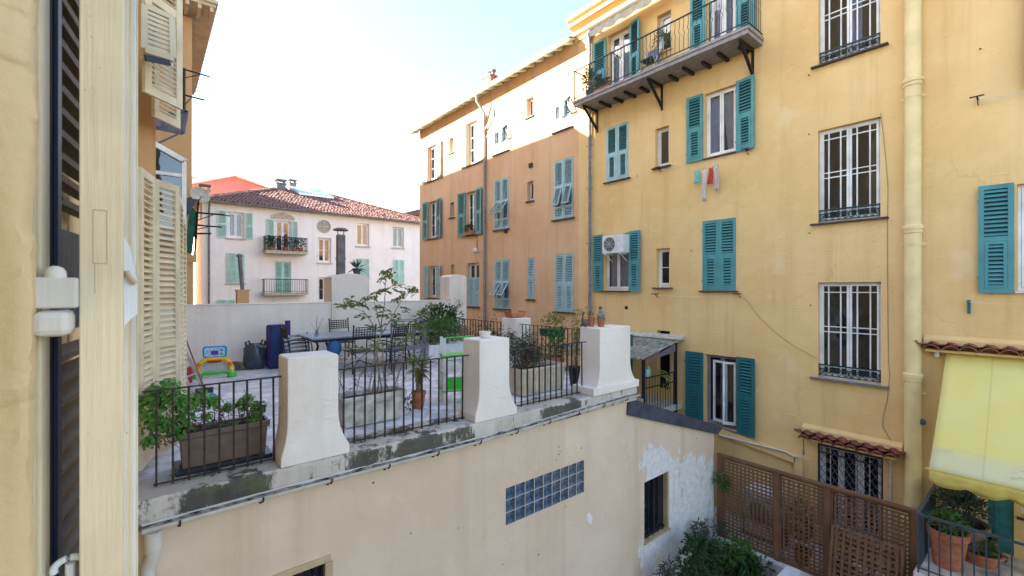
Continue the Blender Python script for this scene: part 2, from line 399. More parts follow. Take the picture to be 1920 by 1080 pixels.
def awning_mat():
    m = bpy.data.materials.new('faded_yellow_canvas')
    n, l = nodes_of(m); b = n['Principled BSDF']
    b.inputs['Roughness'].default_value = 0.85; b.inputs['Specular IOR Level'].default_value = 0.1
    tc = n.new('ShaderNodeTexCoord'); P = tc.outputs['Object']
    sx = n.new('ShaderNodeSeparateXYZ'); l.new(P, sx.inputs[0])
    cl = _noise(n, l, P, 1.2, 6)
    col = _mix(n, l, _ss(n, l, cl, 0.3, 0.7), (0.94, 0.85, 0.30), (0.96, 0.89, 0.40))
    # mildew and bleaching along the roller end of the cloth (object x runs down the cloth)
    st = _noise(n, l, P, 4.0, 8, 0.7, (1.0, 0.35, 1.0))
    edge = _ss(n, l, _math(n, l, 'ADD', sx.outputs['X'], _math(n, l, 'MULTIPLY', st, 0.25)), 2.12, 2.36)
    col = _mix(n, l, _math(n, l, 'MULTIPLY', edge, 0.6), col, (0.80, 0.79, 0.62))
    grime = _math(n, l, 'MULTIPLY', _ss(n, l, sx.outputs['X'], 1.95, 2.4), _ss(n, l, st, 0.55, 0.72))
    col = _mix(n, l, _math(n, l, 'MULTIPLY', grime, 0.7), col, (0.20, 0.19, 0.13))
    fr = _math(n, l, 'ABSOLUTE', _math(n, l, 'SUBTRACT', _math(n, l, 'FRACT', _math(n, l, 'MULTIPLY', sx.outputs['Y'], 1 / 1.16)), 0.5))
    col = _mix(n, l, _math(n, l, 'MULTIPLY', _math(n, l, 'SUBTRACT', 1.0, _ss(n, l, fr, 0.004, 0.012)), 0.2), col, (0.42, 0.38, 0.12))
    sp = _noise(n, l, P, 16, 6, 0.75)
    col = _mix(n, l, _math(n, l, 'MULTIPLY', _ss(n, l, sp, 0.66, 0.74), 0.5), col, (0.4, 0.33, 0.08))
    l.new(col, b.inputs['Base Color'])
    tr = n.new('ShaderNodeBsdfTranslucent'); l.new(col, tr.inputs['Color'])
    ms = n.new('ShaderNodeMixShader'); ms.inputs[0].default_value = 0.4
    l.new(b.outputs[0], ms.inputs[1]); l.new(tr.outputs[0], ms.inputs[2])
    l.new(ms.outputs[0], n['Material Output'].inputs['Surface'])
    return m
M_AWN = awning_mat()
M_VALY = cloth_mat('golden_valance', (0.84, 0.70, 0.20))

L_GER = leaf_mat('geranium_green', (0.05, 0.15, 0.03), (0.11, 0.27, 0.045), (0.20, 0.38, 0.07))
L_DRY = leaf_mat('dry_brown_leaf', (0.12, 0.07, 0.035), (0.20, 0.11, 0.06), (0.26, 0.17, 0.10))
L_NAN = leaf_mat('mixed_green_leaf', (0.05, 0.10, 0.025), (0.13, 0.18, 0.05), (0.28, 0.25, 0.09))
L_DARK = leaf_mat('dark_green_leaf', (0.015, 0.045, 0.015), (0.03, 0.08, 0.025), (0.07, 0.13, 0.04))
L_GREY = leaf_mat('grey_green_leaf', (0.03, 0.05, 0.035), (0.07, 0.10, 0.065), (0.14, 0.18, 0.12))
L_LIME = leaf_mat('yellow_green_leaf', (0.07, 0.12, 0.02), (0.18, 0.22, 0.04), (0.32, 0.33, 0.08))
L_FERN = leaf_mat('fresh_green_leaf', (0.03, 0.09, 0.02), (0.08, 0.18, 0.04), (0.16, 0.28, 0.08))
L_RED = leaf_mat('red_leaf', (0.16, 0.02, 0.015), (0.3, 0.04, 0.02), (0.4, 0.1, 0.03))
L_CACT = leaf_mat('pale_cactus', (0.22, 0.24, 0.20), (0.34, 0.35, 0.31), (0.48, 0.47, 0.43))

# ------------------------------------------------------------------ mesh and object helpers
class MB:
    def __init__(s): s.v, s.f, s.mi = [], [], []
    def add(s, vs_, fs, m=0):
        o = len(s.v); s.v += [tuple(p) for p in vs_]
        for f in fs: s.f.append(tuple(o + i for i in f)); s.mi.append(m)
        return s
    def box(s, x0, x1, y0, y1, z0, z1, m=0, mtx=None):
        p = [Vector((x, y, z)) for x in (x0, x1) for y in (y0, y1) for z in (z0, z1)]
        if mtx: p = [mtx @ q for q in p]
        return s.add(p, [(0, 1, 3, 2), (4, 6, 7, 5), (0, 4, 5, 1), (2, 3, 7, 6), (0, 2, 6, 4), (1, 5, 7, 3)], m)
    def beam(s, p0, p1, w, h, m=0, up=(0, 0, 1)):
        p0, p1 = Vector(p0), Vector(p1); d = (p1 - p0).normalized(); up = Vector(up)
        if abs(d.dot(up)) > 0.95: up = Vector((1, 0, 0))
        a = d.cross(up).normalized() * w / 2; b = a.cross(d).normalized() * h / 2
        q = [p + i * a + j * b for p in (p0, p1) for i in (-1, 1) for j in (-1, 1)]
        return s.add(q, [(0, 1, 3, 2), (4, 6, 7, 5), (0, 4, 5, 1), (2, 3, 7, 6), (0, 2, 6, 4), (1, 5, 7, 3)], m)
    def tube(s, p0, p1, r, n=8, r2=None, m=0, caps=True):
        return s.path([p0, p1], r, n, m, r2, caps)
    def path(s, pts, r, n=6, m=0, r2=None, caps=True):
        pts = [Vector(p) for p in pts]; o = len(s.v); k = len(pts)
        ref = None
        for i, p in enumerate(pts):
            d = (pts[min(i + 1, k - 1)] - pts[max(i - 1, 0)]).normalized()
            if ref is None:
                ref = Vector((0, 0, 1)) if abs(d.z) < 0.9 else Vector((1, 0, 0))
            a = d.cross(ref)
            if a.length < 1e-4: a = d.cross(Vector((0, 1, 0.3)))
            a.normalize(); b = d.cross(a).normalized()
            rr = r if r2 is None else r + (r2 - r) * i / (k - 1)
            for j in range(n):
                t = 2 * math.pi * j / n
                s.v.append(tuple(p + rr * (math.cos(t) * a + math.sin(t) * b)))
        for i in range(k - 1):
            for j in range(n):
                j2 = (j + 1) % n
                s.f.append((o + i * n + j, o + i * n + j2, o + (i + 1) * n + j2, o + (i + 1) * n + j)); s.mi.append(m)
        if caps:
            s.f.append(tuple(o + j for j in range(n))[::-1]); s.mi.append(m)
            s.f.append(tuple(o + (k - 1) * n + j for j in range(n))); s.mi.append(m)
        return s
    def lathe(s, prof, c=(0, 0, 0), n=20, m=0, mtx=None, cap0=True, cap1=True):
        o = len(s.v)
        for r, z in prof:
            for j in range(n):
                t = 2 * math.pi * j / n
                p = Vector((c[0] + r * math.cos(t), c[1] + r * math.sin(t), c[2] + z))
                if mtx: p = mtx @ p
                s.v.append(tuple(p))
        for i in range(len(prof) - 1):
            for j in range(n):
                j2 = (j + 1) % n
                s.f.append((o + i * n + j, o + i * n + j2, o + (i + 1) * n + j2, o + (i + 1) * n + j)); s.mi.append(m)
        if cap0: s.f.append(tuple(o + j for j in range(n))[::-1]); s.mi.append(m)
        if cap1: s.f.append(tuple(o + (len(prof) - 1) * n + j for j in range(n))); s.mi.append(m)
        return s
    def prism(s, poly, axis, t0, t1, m=0):
        """extrude a 2D outline: axis 'y' -> (x,z) outline, axis 'x' -> (y,z), axis 'z' -> (x,y)"""
        def P(a, b, t):
            return {'y': (a, t, b), 'x': (t, a, b), 'z': (a, b, t)}[axis]
        k = len(poly)
        vv = [P(a, b, t0) for a, b in poly] + [P(a, b, t1) for a, b in poly]
        ff = [tuple(range(k))[::-1], tuple(range(k, 2 * k))] + [(i, (i + 1) % k, k + (i + 1) % k, k + i) for i in range(k)]
        return s.add(vv, ff, m)
    def sphere(s, c, r, m=0, n=10, k=6, sc=(1, 1, 1)):
        prof = [(max(1e-4, r * math.sin(math.pi * i / k)), -r * math.cos(math.pi * i / k)) for i in range(k + 1)]
        o = len(s.v); s.lathe(prof, (0, 0, 0), n, m)
        for i in range(o, len(s.v)):
            v = s.v[i]; s.v[i] = (c[0] + v[0] * sc[0], c[1] + v[1] * sc[1], c[2] + v[2] * sc[2])
        return s
    def mesh(s, name, mats, smooth=False):
        me = bpy.data.meshes.new(name)
        me.from_pydata(s.v, [], s.f)
        for x in (mats if isinstance(mats, (list, tuple)) else [mats]): me.materials.append(x)
        me.polygons.foreach_set('material_index', s.mi)
        bm = bmesh.new(); bm.from_mesh(me); bmesh.ops.recalc_face_normals(bm, faces=bm.faces); bm.to_mesh(me); bm.free()
        if smooth:
            me.shade_smooth(); me.set_sharp_from_angle(angle=R(40))
        me.update()
        return me
    def build(s, name, mats, parent=None, smooth=False, loc=(0, 0, 0), rot=(0, 0, 0), bevel=0):
        return inst(s.mesh(name, mats, smooth), name, parent, loc, rot, bevel)

def inst(me, name, parent=None, loc=(0, 0, 0), rot=(0, 0, 0), bevel=0):
    o = bpy.data.objects.new(name, me); COL.objects.link(o)
    o.location = loc; o.rotation_euler = rot; o.parent = parent
    if bevel:
        b = o.modifiers.new('bevel', 'BEVEL'); b.width = bevel; b.segments = 2; b.limit_method = 'ANGLE'
    return o
def tag(o, label=None, cat=None, group=None, kind=None):
    if label: o['label'] = label
    if cat: o['category'] = cat
    if group: o['group'] = group
    if kind: o['kind'] = kind
    return o
def thing(name, label, cat, loc=(0, 0, 0), rz=0, group=None):
    o = bpy.data.objects.new(name, None); COL.objects.link(o)
    o.empty_display_size = 0.2
    o.location = loc; o.rotation_euler = (0, 0, rz)
    return tag(o, label, cat, group)
def copy_tree(o, parent=None):
    c = o.copy(); COL.objects.link(c); c.parent = parent
    for ch in list(o.children): copy_tree(ch, c)
    return c

def wall_holes(mb, a0, a1, z0, z1, holes, d0=0.0, reveal=0.22, m=0):
    """a wall sheet in (a, d, z) with openings and their reveals"""
    xs = sorted(set([a0, a1] + [h[0] for h in holes] + [h[1] for h in holes]))
    zs = sorted(set([z0, z1] + [h[2] for h in holes] + [h[3] for h in holes]))
    xs = [x for x in xs if a0 <= x <= a1]; zs = [z for z in zs if z0 <= z <= z1]
    idx = {}
    def V(x, z):
        if (x, z) not in idx:
            idx[(x, z)] = len(mb.v); mb.v.append((x, d0, z))
        return idx[(x, z)]
    for i in range(len(xs) - 1):
        for j in range(len(zs) - 1):
            cx, cz = (xs[i] + xs[i + 1]) / 2, (zs[j] + zs[j + 1]) / 2
            if any(h[0] < cx < h[1] and h[2] < cz < h[3] for h in holes): continue
            mb.f.append((V(xs[i], zs[j]), V(xs[i + 1], zs[j]), V(xs[i + 1], zs[j + 1]), V(xs[i], zs[j + 1]))); mb.mi.append(m)
    for h in holes:
        b0, b1, c0, c1 = h[:4]; d1 = d0 + (h[4] if len(h) > 4 else reveal)
        mb.add([(b0, d0, c0), (b1, d0, c0), (b1, d0, c1), (b0, d0, c1), (b0, d1, c0), (b1, d1, c0), (b1, d1, c1), (b0, d1, c1)],
               [(0, 4, 5, 1), (1, 5, 6, 2), (2, 6, 7, 3), (3, 7, 4, 0)], m)
    return mb

def curtain(mb, a0, a1, d, z0, z1, waves=7, amp=0.025, pinch=0.0, m=0):
    N = waves * 6; rows = 10; o = len(mb.v)
    for j in range(rows + 1):
        t = j / rows; z = z1 + (z0 - z1) * t
        for i in range(N + 1):
            s_ = i / N
            a = a0 + (a1 - a0) * s_
            a = a + (( a0 if pinch > 0 else a1) - a) * abs(pinch) * t ** 1.5
            mb.v.append((a, d + amp * math.sin(s_ * waves * 2 * math.pi + 0.6 * math.sin(5 * s_)) * (0.5 + 0.5 * t), z))
    for j in range(rows):
        for i in range(N):
            q = o + j * (N + 1) + i
            mb.f.append((q, q + 1, q + N + 2, q + N + 1)); mb.mi.append(m)

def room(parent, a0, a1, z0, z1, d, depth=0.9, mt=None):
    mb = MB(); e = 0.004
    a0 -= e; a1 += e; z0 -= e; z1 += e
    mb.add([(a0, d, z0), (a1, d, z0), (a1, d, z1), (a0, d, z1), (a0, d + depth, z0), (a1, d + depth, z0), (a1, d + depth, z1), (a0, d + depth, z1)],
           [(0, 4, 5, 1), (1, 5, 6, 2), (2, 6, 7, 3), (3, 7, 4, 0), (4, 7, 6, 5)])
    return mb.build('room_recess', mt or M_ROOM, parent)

def window(parent, a0, a1, z0, z1, dep=0.16, mf=None, leaves=2, muntin=None, curt=None, rm=None, fr=0.045, st=0.045, glass=None, bars=()):
    """casement window: frame mesh with panes, curtains and a dark room behind; (a right, d in, z up)"""
    mf = mf or M_WHITEW
    mb = MB(); d0, d1 = dep, dep + 0.06
    g = 0.003
    a0 += g; a1 -= g; z0 += g; z1 -= g
    mb.box(a0, a0 + fr, d0, d1, z0, z1); mb.box(a1 - fr, a1, d0, d1, z0, z1)
    mb.box(a0 + fr, a1 - fr, d0, d1, z1 - fr, z1); mb.box(a0 + fr, a1 - fr, d0, d1, z0, z0 + fr * 1.2)
    w = (a1 - a0 - 2 * fr) / leaves
    panes = []
    for i in range(leaves):
        b0, b1 = a0 + fr + w * i + 0.004, a0 + fr + w * (i + 1) - 0.004
        c0, c1 = z0 + fr * 1.2 + 0.004, z1 - fr - 0.004
        e0, e1 = d0 - 0.012, d0 + 0.035
        mb.box(b0, b0 + st, e0, e1, c0, c1); mb.box(b1 - st, b1, e0, e1, c0, c1)
        mb.box(b0 + st, b1 - st, e0, e1, c1 - st, c1); mb.box(b0 + st, b1 - st, e0, e1, c0, c0 + st * 1.5)
        p = (b0 + st, b1 - st, c0 + st * 1.5, c1 - st); panes.append(p)
        if muntin:
            vx, hz = muntin
            for t in vx:
                x = p[0] + (p[1] - p[0]) * t
                mb.box(x - 0.011, x + 0.011, e0 + 0.002, e1 - 0.006, p[2], p[3])
            for t in hz:
                z = p[2] + (p[3] - p[2]) * t
                mb.box(p[0], p[1], e0 + 0.004, e1 - 0.009, z - 0.010, z + 0.010)
    w_o = mb.build('window', mf, parent)
    for p in panes:
        MB().box(p[0] - 0.005, p[1] + 0.005, d0 + 0.012, d0 + 0.018, p[2] - 0.005, p[3] + 0.005).build('pane', glass or M_GLASS, w_o)
    for c in (curt or []):
        cb = MB(); curtain(cb, *c[:2], d1 + 0.05, *c[2:4], waves=c[4] if len(c) > 4 else 6, pinch=c[6] if len(c) > 6 else 0)
        cb.build('curtain', c[5] if len(c) > 5 else M_CURT, w_o, smooth=True)
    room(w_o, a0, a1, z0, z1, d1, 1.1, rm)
    return w_o

SLATM = {}
def slat_mesh(w, mt, dep=0.066, th=0.009, tilt=45):
    k = (round(w, 3), mt.name, dep, tilt)
    if k not in SLATM:
        c, s_ = math.cos(R(tilt)), math.sin(R(tilt)); mb = MB()
        mx = Matrix(((1, 0, 0, 0), (0, c, -s_, 0), (0, s_, c, 0), (0, 0, 0, 1)))
        mb.box(-w / 2, w / 2, -dep / 2, dep / 2, -th / 2, th / 2, mtx=mx)
        SLATM[k] = mb.mesh('slat', mt)
    return SLATM[k]

def shutter(parent, w, h, mt, loc, rz=0, ms=None, single=True, flap=0.0, pitch=0.073, split=0.50, inset=True, label=None, name='shutter', solid=False):
    """louvred shutter leaf. local x along the leaf from 0 to w, outer face at -y, z up. flap: angle of the tilted lower panel"""
    t = 0.034; sw = min(0.075, w * 0.17); ms = ms or mt
    mb = MB()
    mb.box(0, sw, -t, 0, 0, h); mb.box(w - sw, w, -t, 0, 0, h)
    mb.box(sw, w - sw, -t + .002, -.002, h - 0.075, h); mb.box(sw, w - sw, -t + .002, -.002, 0, 0.085)
    zm = h * split
    secs = []
    mb.box(sw, w - sw, -t + .002, -.002, zm - 0.04, zm + 0.04)
    secs.append((sw, w - sw, zm + 0.04, h - 0.075))
    lo = (sw, w - sw, 0.085, zm - 0.04)
    if inset and not flap:
        q = min(0.055, w * 0.12)
        mb.box(sw + .003, sw + q, -t - .004, -.004, lo[2] + .003, lo[3] - .003); mb.box(w - sw - q, w - sw - .003, -t - .004, -.004, lo[2] + .003, lo[3] - .003)
        mb.box(sw + q, w - sw - q, -t - .004, -.004, lo[3] - q - .003, lo[3] - .003); mb.box(sw + q, w - sw - q, -t - .004, -.004, lo[2] + .003, lo[2] + q)
        secs.append((sw + q, w - sw - q, lo[2] + q, lo[3] - q))
    elif not flap:
        secs.append(lo)
    # hinges
    for zz in (h * 0.14, h * 0.86):
        mb.box(-0.012, 0.02, -t - 0.006, -0.01, zz - 0.03, zz + 0.03)
    o = mb.build(name, mt, parent, loc=loc, rot=(0, 0, rz))
    if label: o['label'] = label
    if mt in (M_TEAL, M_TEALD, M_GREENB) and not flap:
        MB().box(sw * .6, w - sw * .6, .007, .011, .03, h - .03).build('slat_shade_sheet', M_SLATSHADE, o)  # sheet added behind the slats so the gaps look shaded
    fz = None
    if flap:
        z_lo = h * 0.2
        MBm = MB()
        MBm.box(sw, w - sw, -t + .002, -.002, z_lo - 0.03, z_lo + 0.03).build('flap_rail', mt, o)
        secs.append((sw, w - sw, 0.085, z_lo - 0.03))
        fz = (z_lo + 0.03, zm - 0.04)
    jb = MB()
    for (x0, x1, z0, z1) in secs:
        k = max(2, int(round((z1 - z0) / pitch)))
        for i in range(k):
            z = z0 + (z1 - z0) * (i + 0.5) / k
            if single:
                inst(slat_mesh(x1 - x0, ms, dep=pitch * .88), 'slat', o, ((x0 + x1) / 2, -t / 2, z), (0, R(random.uniform(-.4, .4)), 0))
            else:
                sm = slat_mesh(x1 - x0, ms, dep=pitch * .88)
                jb.add([(v.co.x + (x0 + x1) / 2, v.co.y - t / 2, v.co.z + z) for v in sm.vertices], [tuple(p.vertices) for p in sm.polygons])
    if flap:
        fb = MB(); L = fz[1] - fz[0]
        fb.box(sw + .004, sw + .04, -t, 0, -L, 0); fb.box(w - sw - .04, w - sw - .004, -t, 0, -L, 0)
        fb.box(sw + .04, w - sw - .04, -t, 0, -.04, 0); fb.box(sw + .04, w - sw - .04, -t, 0, -L, -L + .05)
        k = int(round(L / pitch))
        for i in range(1, k):
            z = -L + L * i / k
            sm = slat_mesh(w - 2 * sw - .08, ms, dep=pitch * .88)
            fb.add([(v.co.x + w / 2, v.co.y - t / 2, v.co.z + z) for v in sm.vertices], [tuple(p.vertices) for p in sm.polygons])
        fb.build('shutter_flap', mt, o, loc=(0, -0.004, fz[1]), rot=(-R(flap), 0, 0))
    if not single and jb.v:
        tag(jb.build('slats', ms, o), kind='stuff')
    return o

# leaves -----------------------------------------------------------------
def leaf(mb, p, d, L, W, fold=0.25, m=0, nrm=None):
    p = Vector(p); d = Vector(d).normalized()
    up = Vector(nrm) if nrm else Vector((random.gauss(0, .5), random.gauss(0, .5), 1))
    s_ = d.cross(up)
    if s_.length < 1e-3: s_ = d.cross(Vector((1, 0, 0)))
    s_.normalize(); u = s_.cross(d)
    mid = p + d * L * 0.45
    o = len(mb.v)
    mb.v += [tuple(p), tuple(mid + s_ * W / 2 + u * W * fold), tuple(p + d * L - u * L * 0.12), tuple(mid - s_ * W / 2 + u * W * fold)]
    mb.f += [(o, o + 1, o + 2), (o, o + 2, o + 3)]; mb.mi += [m, m]
def rnd_dir(zb=0.0):
    while True:
        v = Vector((random.uniform(-1, 1), random.uniform(-1, 1), random.uniform(-1, 1)))
        if 0.05 < v.length < 1: break
    v.normalize(); v.z += zb
    return v.normalized()
def clump(mb, c, r, n, L, W, zb=0.3, m=0, flat=0.0):
    c = Vector(c)
    for _ in range(n):
        d = rnd_dir(zb)
        q = c + Vector((d.x * r[0], d.y * r[1], d.z * r[2])) * (random.random() ** 0.45)
        dd = (d + rnd_dir() * 0.7); dd.z -= flat
        leaf(mb, q, dd, L * random.uniform(.65, 1.25), W * random.uniform(.7, 1.2), m=m)
def roundleaf(mb, p, n, r, m=0):
    p = Vector(p); n = Vector(n).normalized()
    a = n.orthogonal().normalized(); b = n.cross(a)
    k = 7; o = len(mb.v); mb.v.append(tuple(p - n * r * 0.25))
    ph = random.random() * 6
    for i in range(k):
        t = ph + 2 * math.pi * i / k; rr = r * random.uniform(.8, 1.1)
        mb.v.append(tuple(p + rr * (math.cos(t) * a + math.sin(t) * b) + n * random.uniform(-.1, .15) * r))
    for i in range(k):
        mb.f.append((o, o + 1 + i, o + 1 + (i + 1) % k)); mb.mi.append(m)
def twig(mb, p, d, L, r=0.006, bend=0.25, k=4, m=0):
    p = Vector(p); d = Vector(d).normalized(); pts = [p]
    for i in range(k):
        d = (d + rnd_dir() * bend).normalized(); p = p + d * L / k; pts.append(p)
    mb.path(pts, r, 5, m, r2=r * 0.5)
    return pts

# ================================================================== GROUND
XF = 11.33                     # plane of the yellow and orange fronts
g = MB(); g.add([(-400, -400, -0.35), (400, -400, -0.35), (400, 400, -0.35), (-400, 400, -0.35)], [(0, 1, 2, 3)])
tag(g.build('ground', M_GROUND), kind='structure')
g = MB(); g.box(9.9, XF + 0.2, 1.55, 12, -0.34, 0.0)
tag(g.build('patio_floor', M_PATIO), kind='structure')

# ================================================================== YELLOW BUILDING
YR = 10.2
def A(px, X=XF): return YR - onX(px, 0, X)[0]
def ZF(px, py, X=XF): return onX(px, py, X)[1]
def rect(x0, x1, yt, yb):
    xm = (x0 + x1) / 2
    return A(x0), A(x1), ZF(xm, yb), ZF(xm, yt)

yel = thing('yellow_building', 'tall ochre yellow rendered building with teal louvred shutters and a thick ochre drainpipe', 'building', (XF, YR, 0), R(-90))
H = {}
H['A1'] = rect(1534, 1651, 232, 413.5)
H['A2'] = rect(1533.5, 1652, 529, 715)
a0, a1, zb, zt = rect(1535, 1651, 0, 105)
H['A0'] = (a0, a1, zb if zb < zt else ZF(1593, 105), ZF(1593, 105) + 2.03)
H['A0'] = (a0, a1, ZF(1593, 105), ZF(1593, 105) + 2.03)
H['B'] = rect(1137, 1178.5, 234, 338)
H['C'] = rect(1228.5, 1254.5, 238.5, 313)
H['D'] = rect(1321, 1379.5, 167, 291)
H['E'] = rect(1133, 1179, 439, 545)
H['F'] = rect(1230.5, 1256, 465.5, 539)
H['G'] = rect(1317, 1380, 411.5, 545)
H['H'] = rect(1321.5, 1381, 667, 802)
BF = 11.56
H['T1'] = (A(1139), A(1181), BF + 0.02, 13.62)
H['T2'] = (A(1325), A(1379), BF + 0.02, 13.75)
H['TW'] = (A(1232), A(1258), 12.32, 13.42)
a0, a1, zb, zt = rect(1533, 1656, 844, 900)
H['J'] = (a0, a1, 0.45, zt)
H['I'] = (A(1232), A(1256), 2.75, 4.42)
a0, _, zb, zt = rect(1906, 1970, 343, 548)
H['K'] = (A(1906.5), A(1906.5) + 0.95, ZF(1870, 546), ZF(1870, 350))
kz = ZF(1905, 167)
H['K0'] = (A(1909) + .47, A(1909) + 1.3, kz, kz + 1.9)
DOORZ = 1.06
H['L'] = (A(1852), A(1901), DOORZ + .02, DOORZ + 2.05)
H['L2'] = (A(1913), A(1913) + 0.8, DOORZ + 0.72, DOORZ + 2.0)
mb = MB()
holes = [H[k] + (0.24,) for k in H if k not in ('B', 'G')]
holes += [H['B'] + (0.10,), H['G'] + (0.10,)]
wall_holes(mb, 0.0, 14.0, -0.3, 14.3, holes)
# returns, roof slab and back so that the building is a solid in sun and sky
mb.add([(0, 0, 9), (0, 9, 9), (0, 9, 14.6), (0, 0, 14.6)], [(0, 1, 2, 3)])
mb.add([(14, 0, -.3), (14, 9, -.3), (14, 9, 14.6), (14, 0, 14.6)], [(0, 1, 2, 3)])
mb.add([(0, 9, -.3), (14, 9, -.3), (14, 9, 14.6), (0, 9, 14.6)], [(0, 1, 2, 3)])
mb.build('wall', M_YEL, yel)
# shallow strip of newer render that holds the column of big windows
mb = MB(); sa0, sa1 = A(1521.5), A(1699)
wall_holes(mb, sa0, sa1, 3.3, 14.0, [tuple(H[k]) + (0.004,) for k in ('A0', 'A1', 'A2')], d0=-0.004)
mb.build('render_panel', M_YEL, yel)
mb = MB()
mb.prism([(0.3, 13.98), (-.05, 13.98), (-.05, 14.08), (-.16, 14.14), (-.16, 14.26), (-.36, 14.36), (-.36, 14.48), (-.47, 14.52), (-.47, 14.66), (-.2, 14.72), (0.3, 14.74)], 'x', -0.12, 14.0)
mb.build('cornice', M_YEL, yel)
MB().box(-0.02, 14, 0.3, 9, 14.6, 14.7).build('roof', M_TILE, yel)

GRID = ([0.22, 0.74], [0.075, 0.475, 0.535, 0.93])
def guard(win_h, w_o, name='window_guard'):
    a0, a1, z0, z1 = win_h
    m = MB(); d = 0.05; zz = z0 + 0.055; top = z0 + 0.28
    m.box(a0 + .004, a1 - .004, d - .012, d + .012, top - .014, top + .014)
    m.box(a0 + .004, a1 - .004, d - .008, d + .008, top - .09, top - .074)
    m.box(a0 + .004, a1 - .004, d - .008, d + .008, zz - .008, zz + .008)
    n = 9
    for i in range(n + 1):
        a = a0 + .02 + (a1 - a0 - .04) * i / n
        m.tube((a, d, zz), (a, d, top), 0.007, 5)
    for i in range(n):
        a = a0 + .02 + (a1 - a0 - .04) * i / n; b = a + (a1 - a0 - .04) / n
        m.tube((a, d, zz), (b, d, top - .08), 0.006, 5); m.tube((b, d, zz), (a, d, top - .08), 0.006, 5)
    am = (a0 + a1) / 2
    for s_ in (-1, 1):
        pts = [(am + s_ * (0.04 + 0.035 * math.cos(t)), d - .012, zz + .09 + 0.07 * math.sin(t)) for t in [k * math.pi / 6 for k in range(11)]]
        m.path(pts, 0.007, 5)
        for e in (a0 + .06, a1 - .06):
            pts = [(e + s_ * 0.03 * math.cos(t), d - .012, zz + .09 + 0.06 * math.sin(t)) for t in [k * math.pi / 6 for k in range(11)]]
            m.path(pts, 0.006, 5)
    m.build(name, M_TIRON, w_o)
def sill(parent, h, mt, over=0.13, proj=0.10, th=0.035, dep=0.2):
    MB().box(h[0] - over, h[1] + over, -proj, dep, h[2] - th, h[2] - .001).build('sill', mt, parent, bevel=0.006)

for k, mt in (('A0', M_SILL), ('A1', M_SILL), ('A2', M_SILLB)):
    w_ = window(yel, *H[k], dep=0.10, muntin=GRID, fr=0.035, st=0.04,
                curt=[(H[k][0] + .5, H[k][0] + .72, H[k][2] + .1, H[k][3] - .1, 3, M_CURTB, 0)] if k == 'A0' else [])
    guard(H[k], w_)
    sill(yel, H[k], mt)
window(yel, *H['C'], dep=0.15, leaves=1); sill(yel, H['C'], M_SILL, 0.07)
hD = H['D']
window(yel, *hD, dep=0.12, curt=[(hD[0] + .05, (hD[0] + hD[1]) / 2, hD[2] + .08, hD[3] - .08, 5, M_CURTB, 0.35), ((hD[0] + hD[1]) / 2, hD[1] - .05, hD[2] + .08, hD[3] - .08, 6, M_CURT, -0.35)])
sill(yel, hD, M_SILL, 0.02, 0.06)
hE = H['E']
window(yel, *hE, dep=0.13, curt=[(hE[0] + .1, hE[1] - .08, hE[2] + .08, hE[3] - .4, 8, M_CURT, 0)]); sill(yel, hE, M_SILL, 0.1)
window(yel, *H['F'], dep=0.14, leaves=1, muntin=([], [0.5])); sill(yel, H['F'], M_SILL, 0.09)
hH = H['H']
window(yel, *hH, dep=0.14, mf=M_GREYW, fr=0.03)
# the white inner casements of the grey framed window stand ajar
for (x, w2, ang) in ((hH[0] + .17, 0.40, -14), (hH[1] - .06, 0.30, 205)):
    m = MB(); hh = hH[3] - hH[2] - .26
    m.box(0, .05, 0, .04, 0, hh); m.box(w2 - .05, w2, 0, .04, 0, hh); m.box(.05, w2 - .05, 0, .04, 0, .07); m.box(.05, w2 - .05, 0, .04, hh - .05, hh)
    cs = m.build('casement', M_WHITEW, yel, loc=(x, .10, hH[2] + .12), rot=(0, 0, R(ang)))
    MB().box(.045, w2 - .045, .016, .022, .065, hh - .045).build('pane', M_GLASS, cs)
sill(yel, hH, M_SILLB, 0.03, 0.07)
sill(yel, H['B'], M_SILL, 0.08, 0.09); sill(yel, H['G'], M_SILL, 0.06, 0.09)

def pair_closed(h, mt, ms=None, **kw):
    w = (h[1] - h[0]) / 2 - 0.004; hh = h[3] - h[2] - 0.01
    shutter(yel, w, hh, mt, (h[0] + .002, 0.028, h[2] + .004), 0, ms, **kw)
    shutter(yel, w, hh, mt, (h[1] - w - .002, 0.028, h[2] + .004), 0, ms, **kw)
pair_closed(H['B'], M_PALEB, M_TEAL, single=False)
pair_closed(H['G'], M_TEAL, single=True)
def leaf_open(h, side, w, mt, ang=4, z0=None, z1=None, **kw):
    z0 = h[2] - .03 if z0 is None else z0; z1 = h[3] + .03 if z1 is None else z1
    if side < 0:     # left leaf lies against the wall left of the opening; local x runs towards the hinge
        c, s_ = math.cos(R(ang)), math.sin(R(ang))
        return shutter(yel, w, z1 - z0, mt, (h[0] - .03 - w * c, -0.022 - w * s_, z0), R(ang), **kw)
    return shutter(yel, w, z1 - z0, mt, (h[1] + .03, -0.022, z0), R(-ang), **kw)
leaf_open(hD, -1, A(1312) - A(1283), M_TEAL, 3)
leaf_open(hD, 1, A(1416) - A(1380), M_TEAL, 8)
leaf_open(hE, -1, A(1132) - A(1114.5), M_TEAL, 3)
leaf_open(hE, 1, A(1202) - A(1180), M_TEAL, 5)
leaf_open(hH, -1, A(1316) - A(1285), M_TEALD, 5)
leaf_open(hH, 1, A(1417) - A(1382), M_TEALD, 7)
hK = H['K']
window(yel, *hK, dep=0.13); sill(yel, hK, M_PLASTW, 0.02, 0.05)
leaf_open(hK, -1, A(1902) - A(1835), M_TEAL, 5, label='teal louvred shutter with the widest slats, beside the right edge')
window(yel, *H['K0'], dep=0.13); sill(yel, H['K0'], M_SILL, 0.12, 0.08)
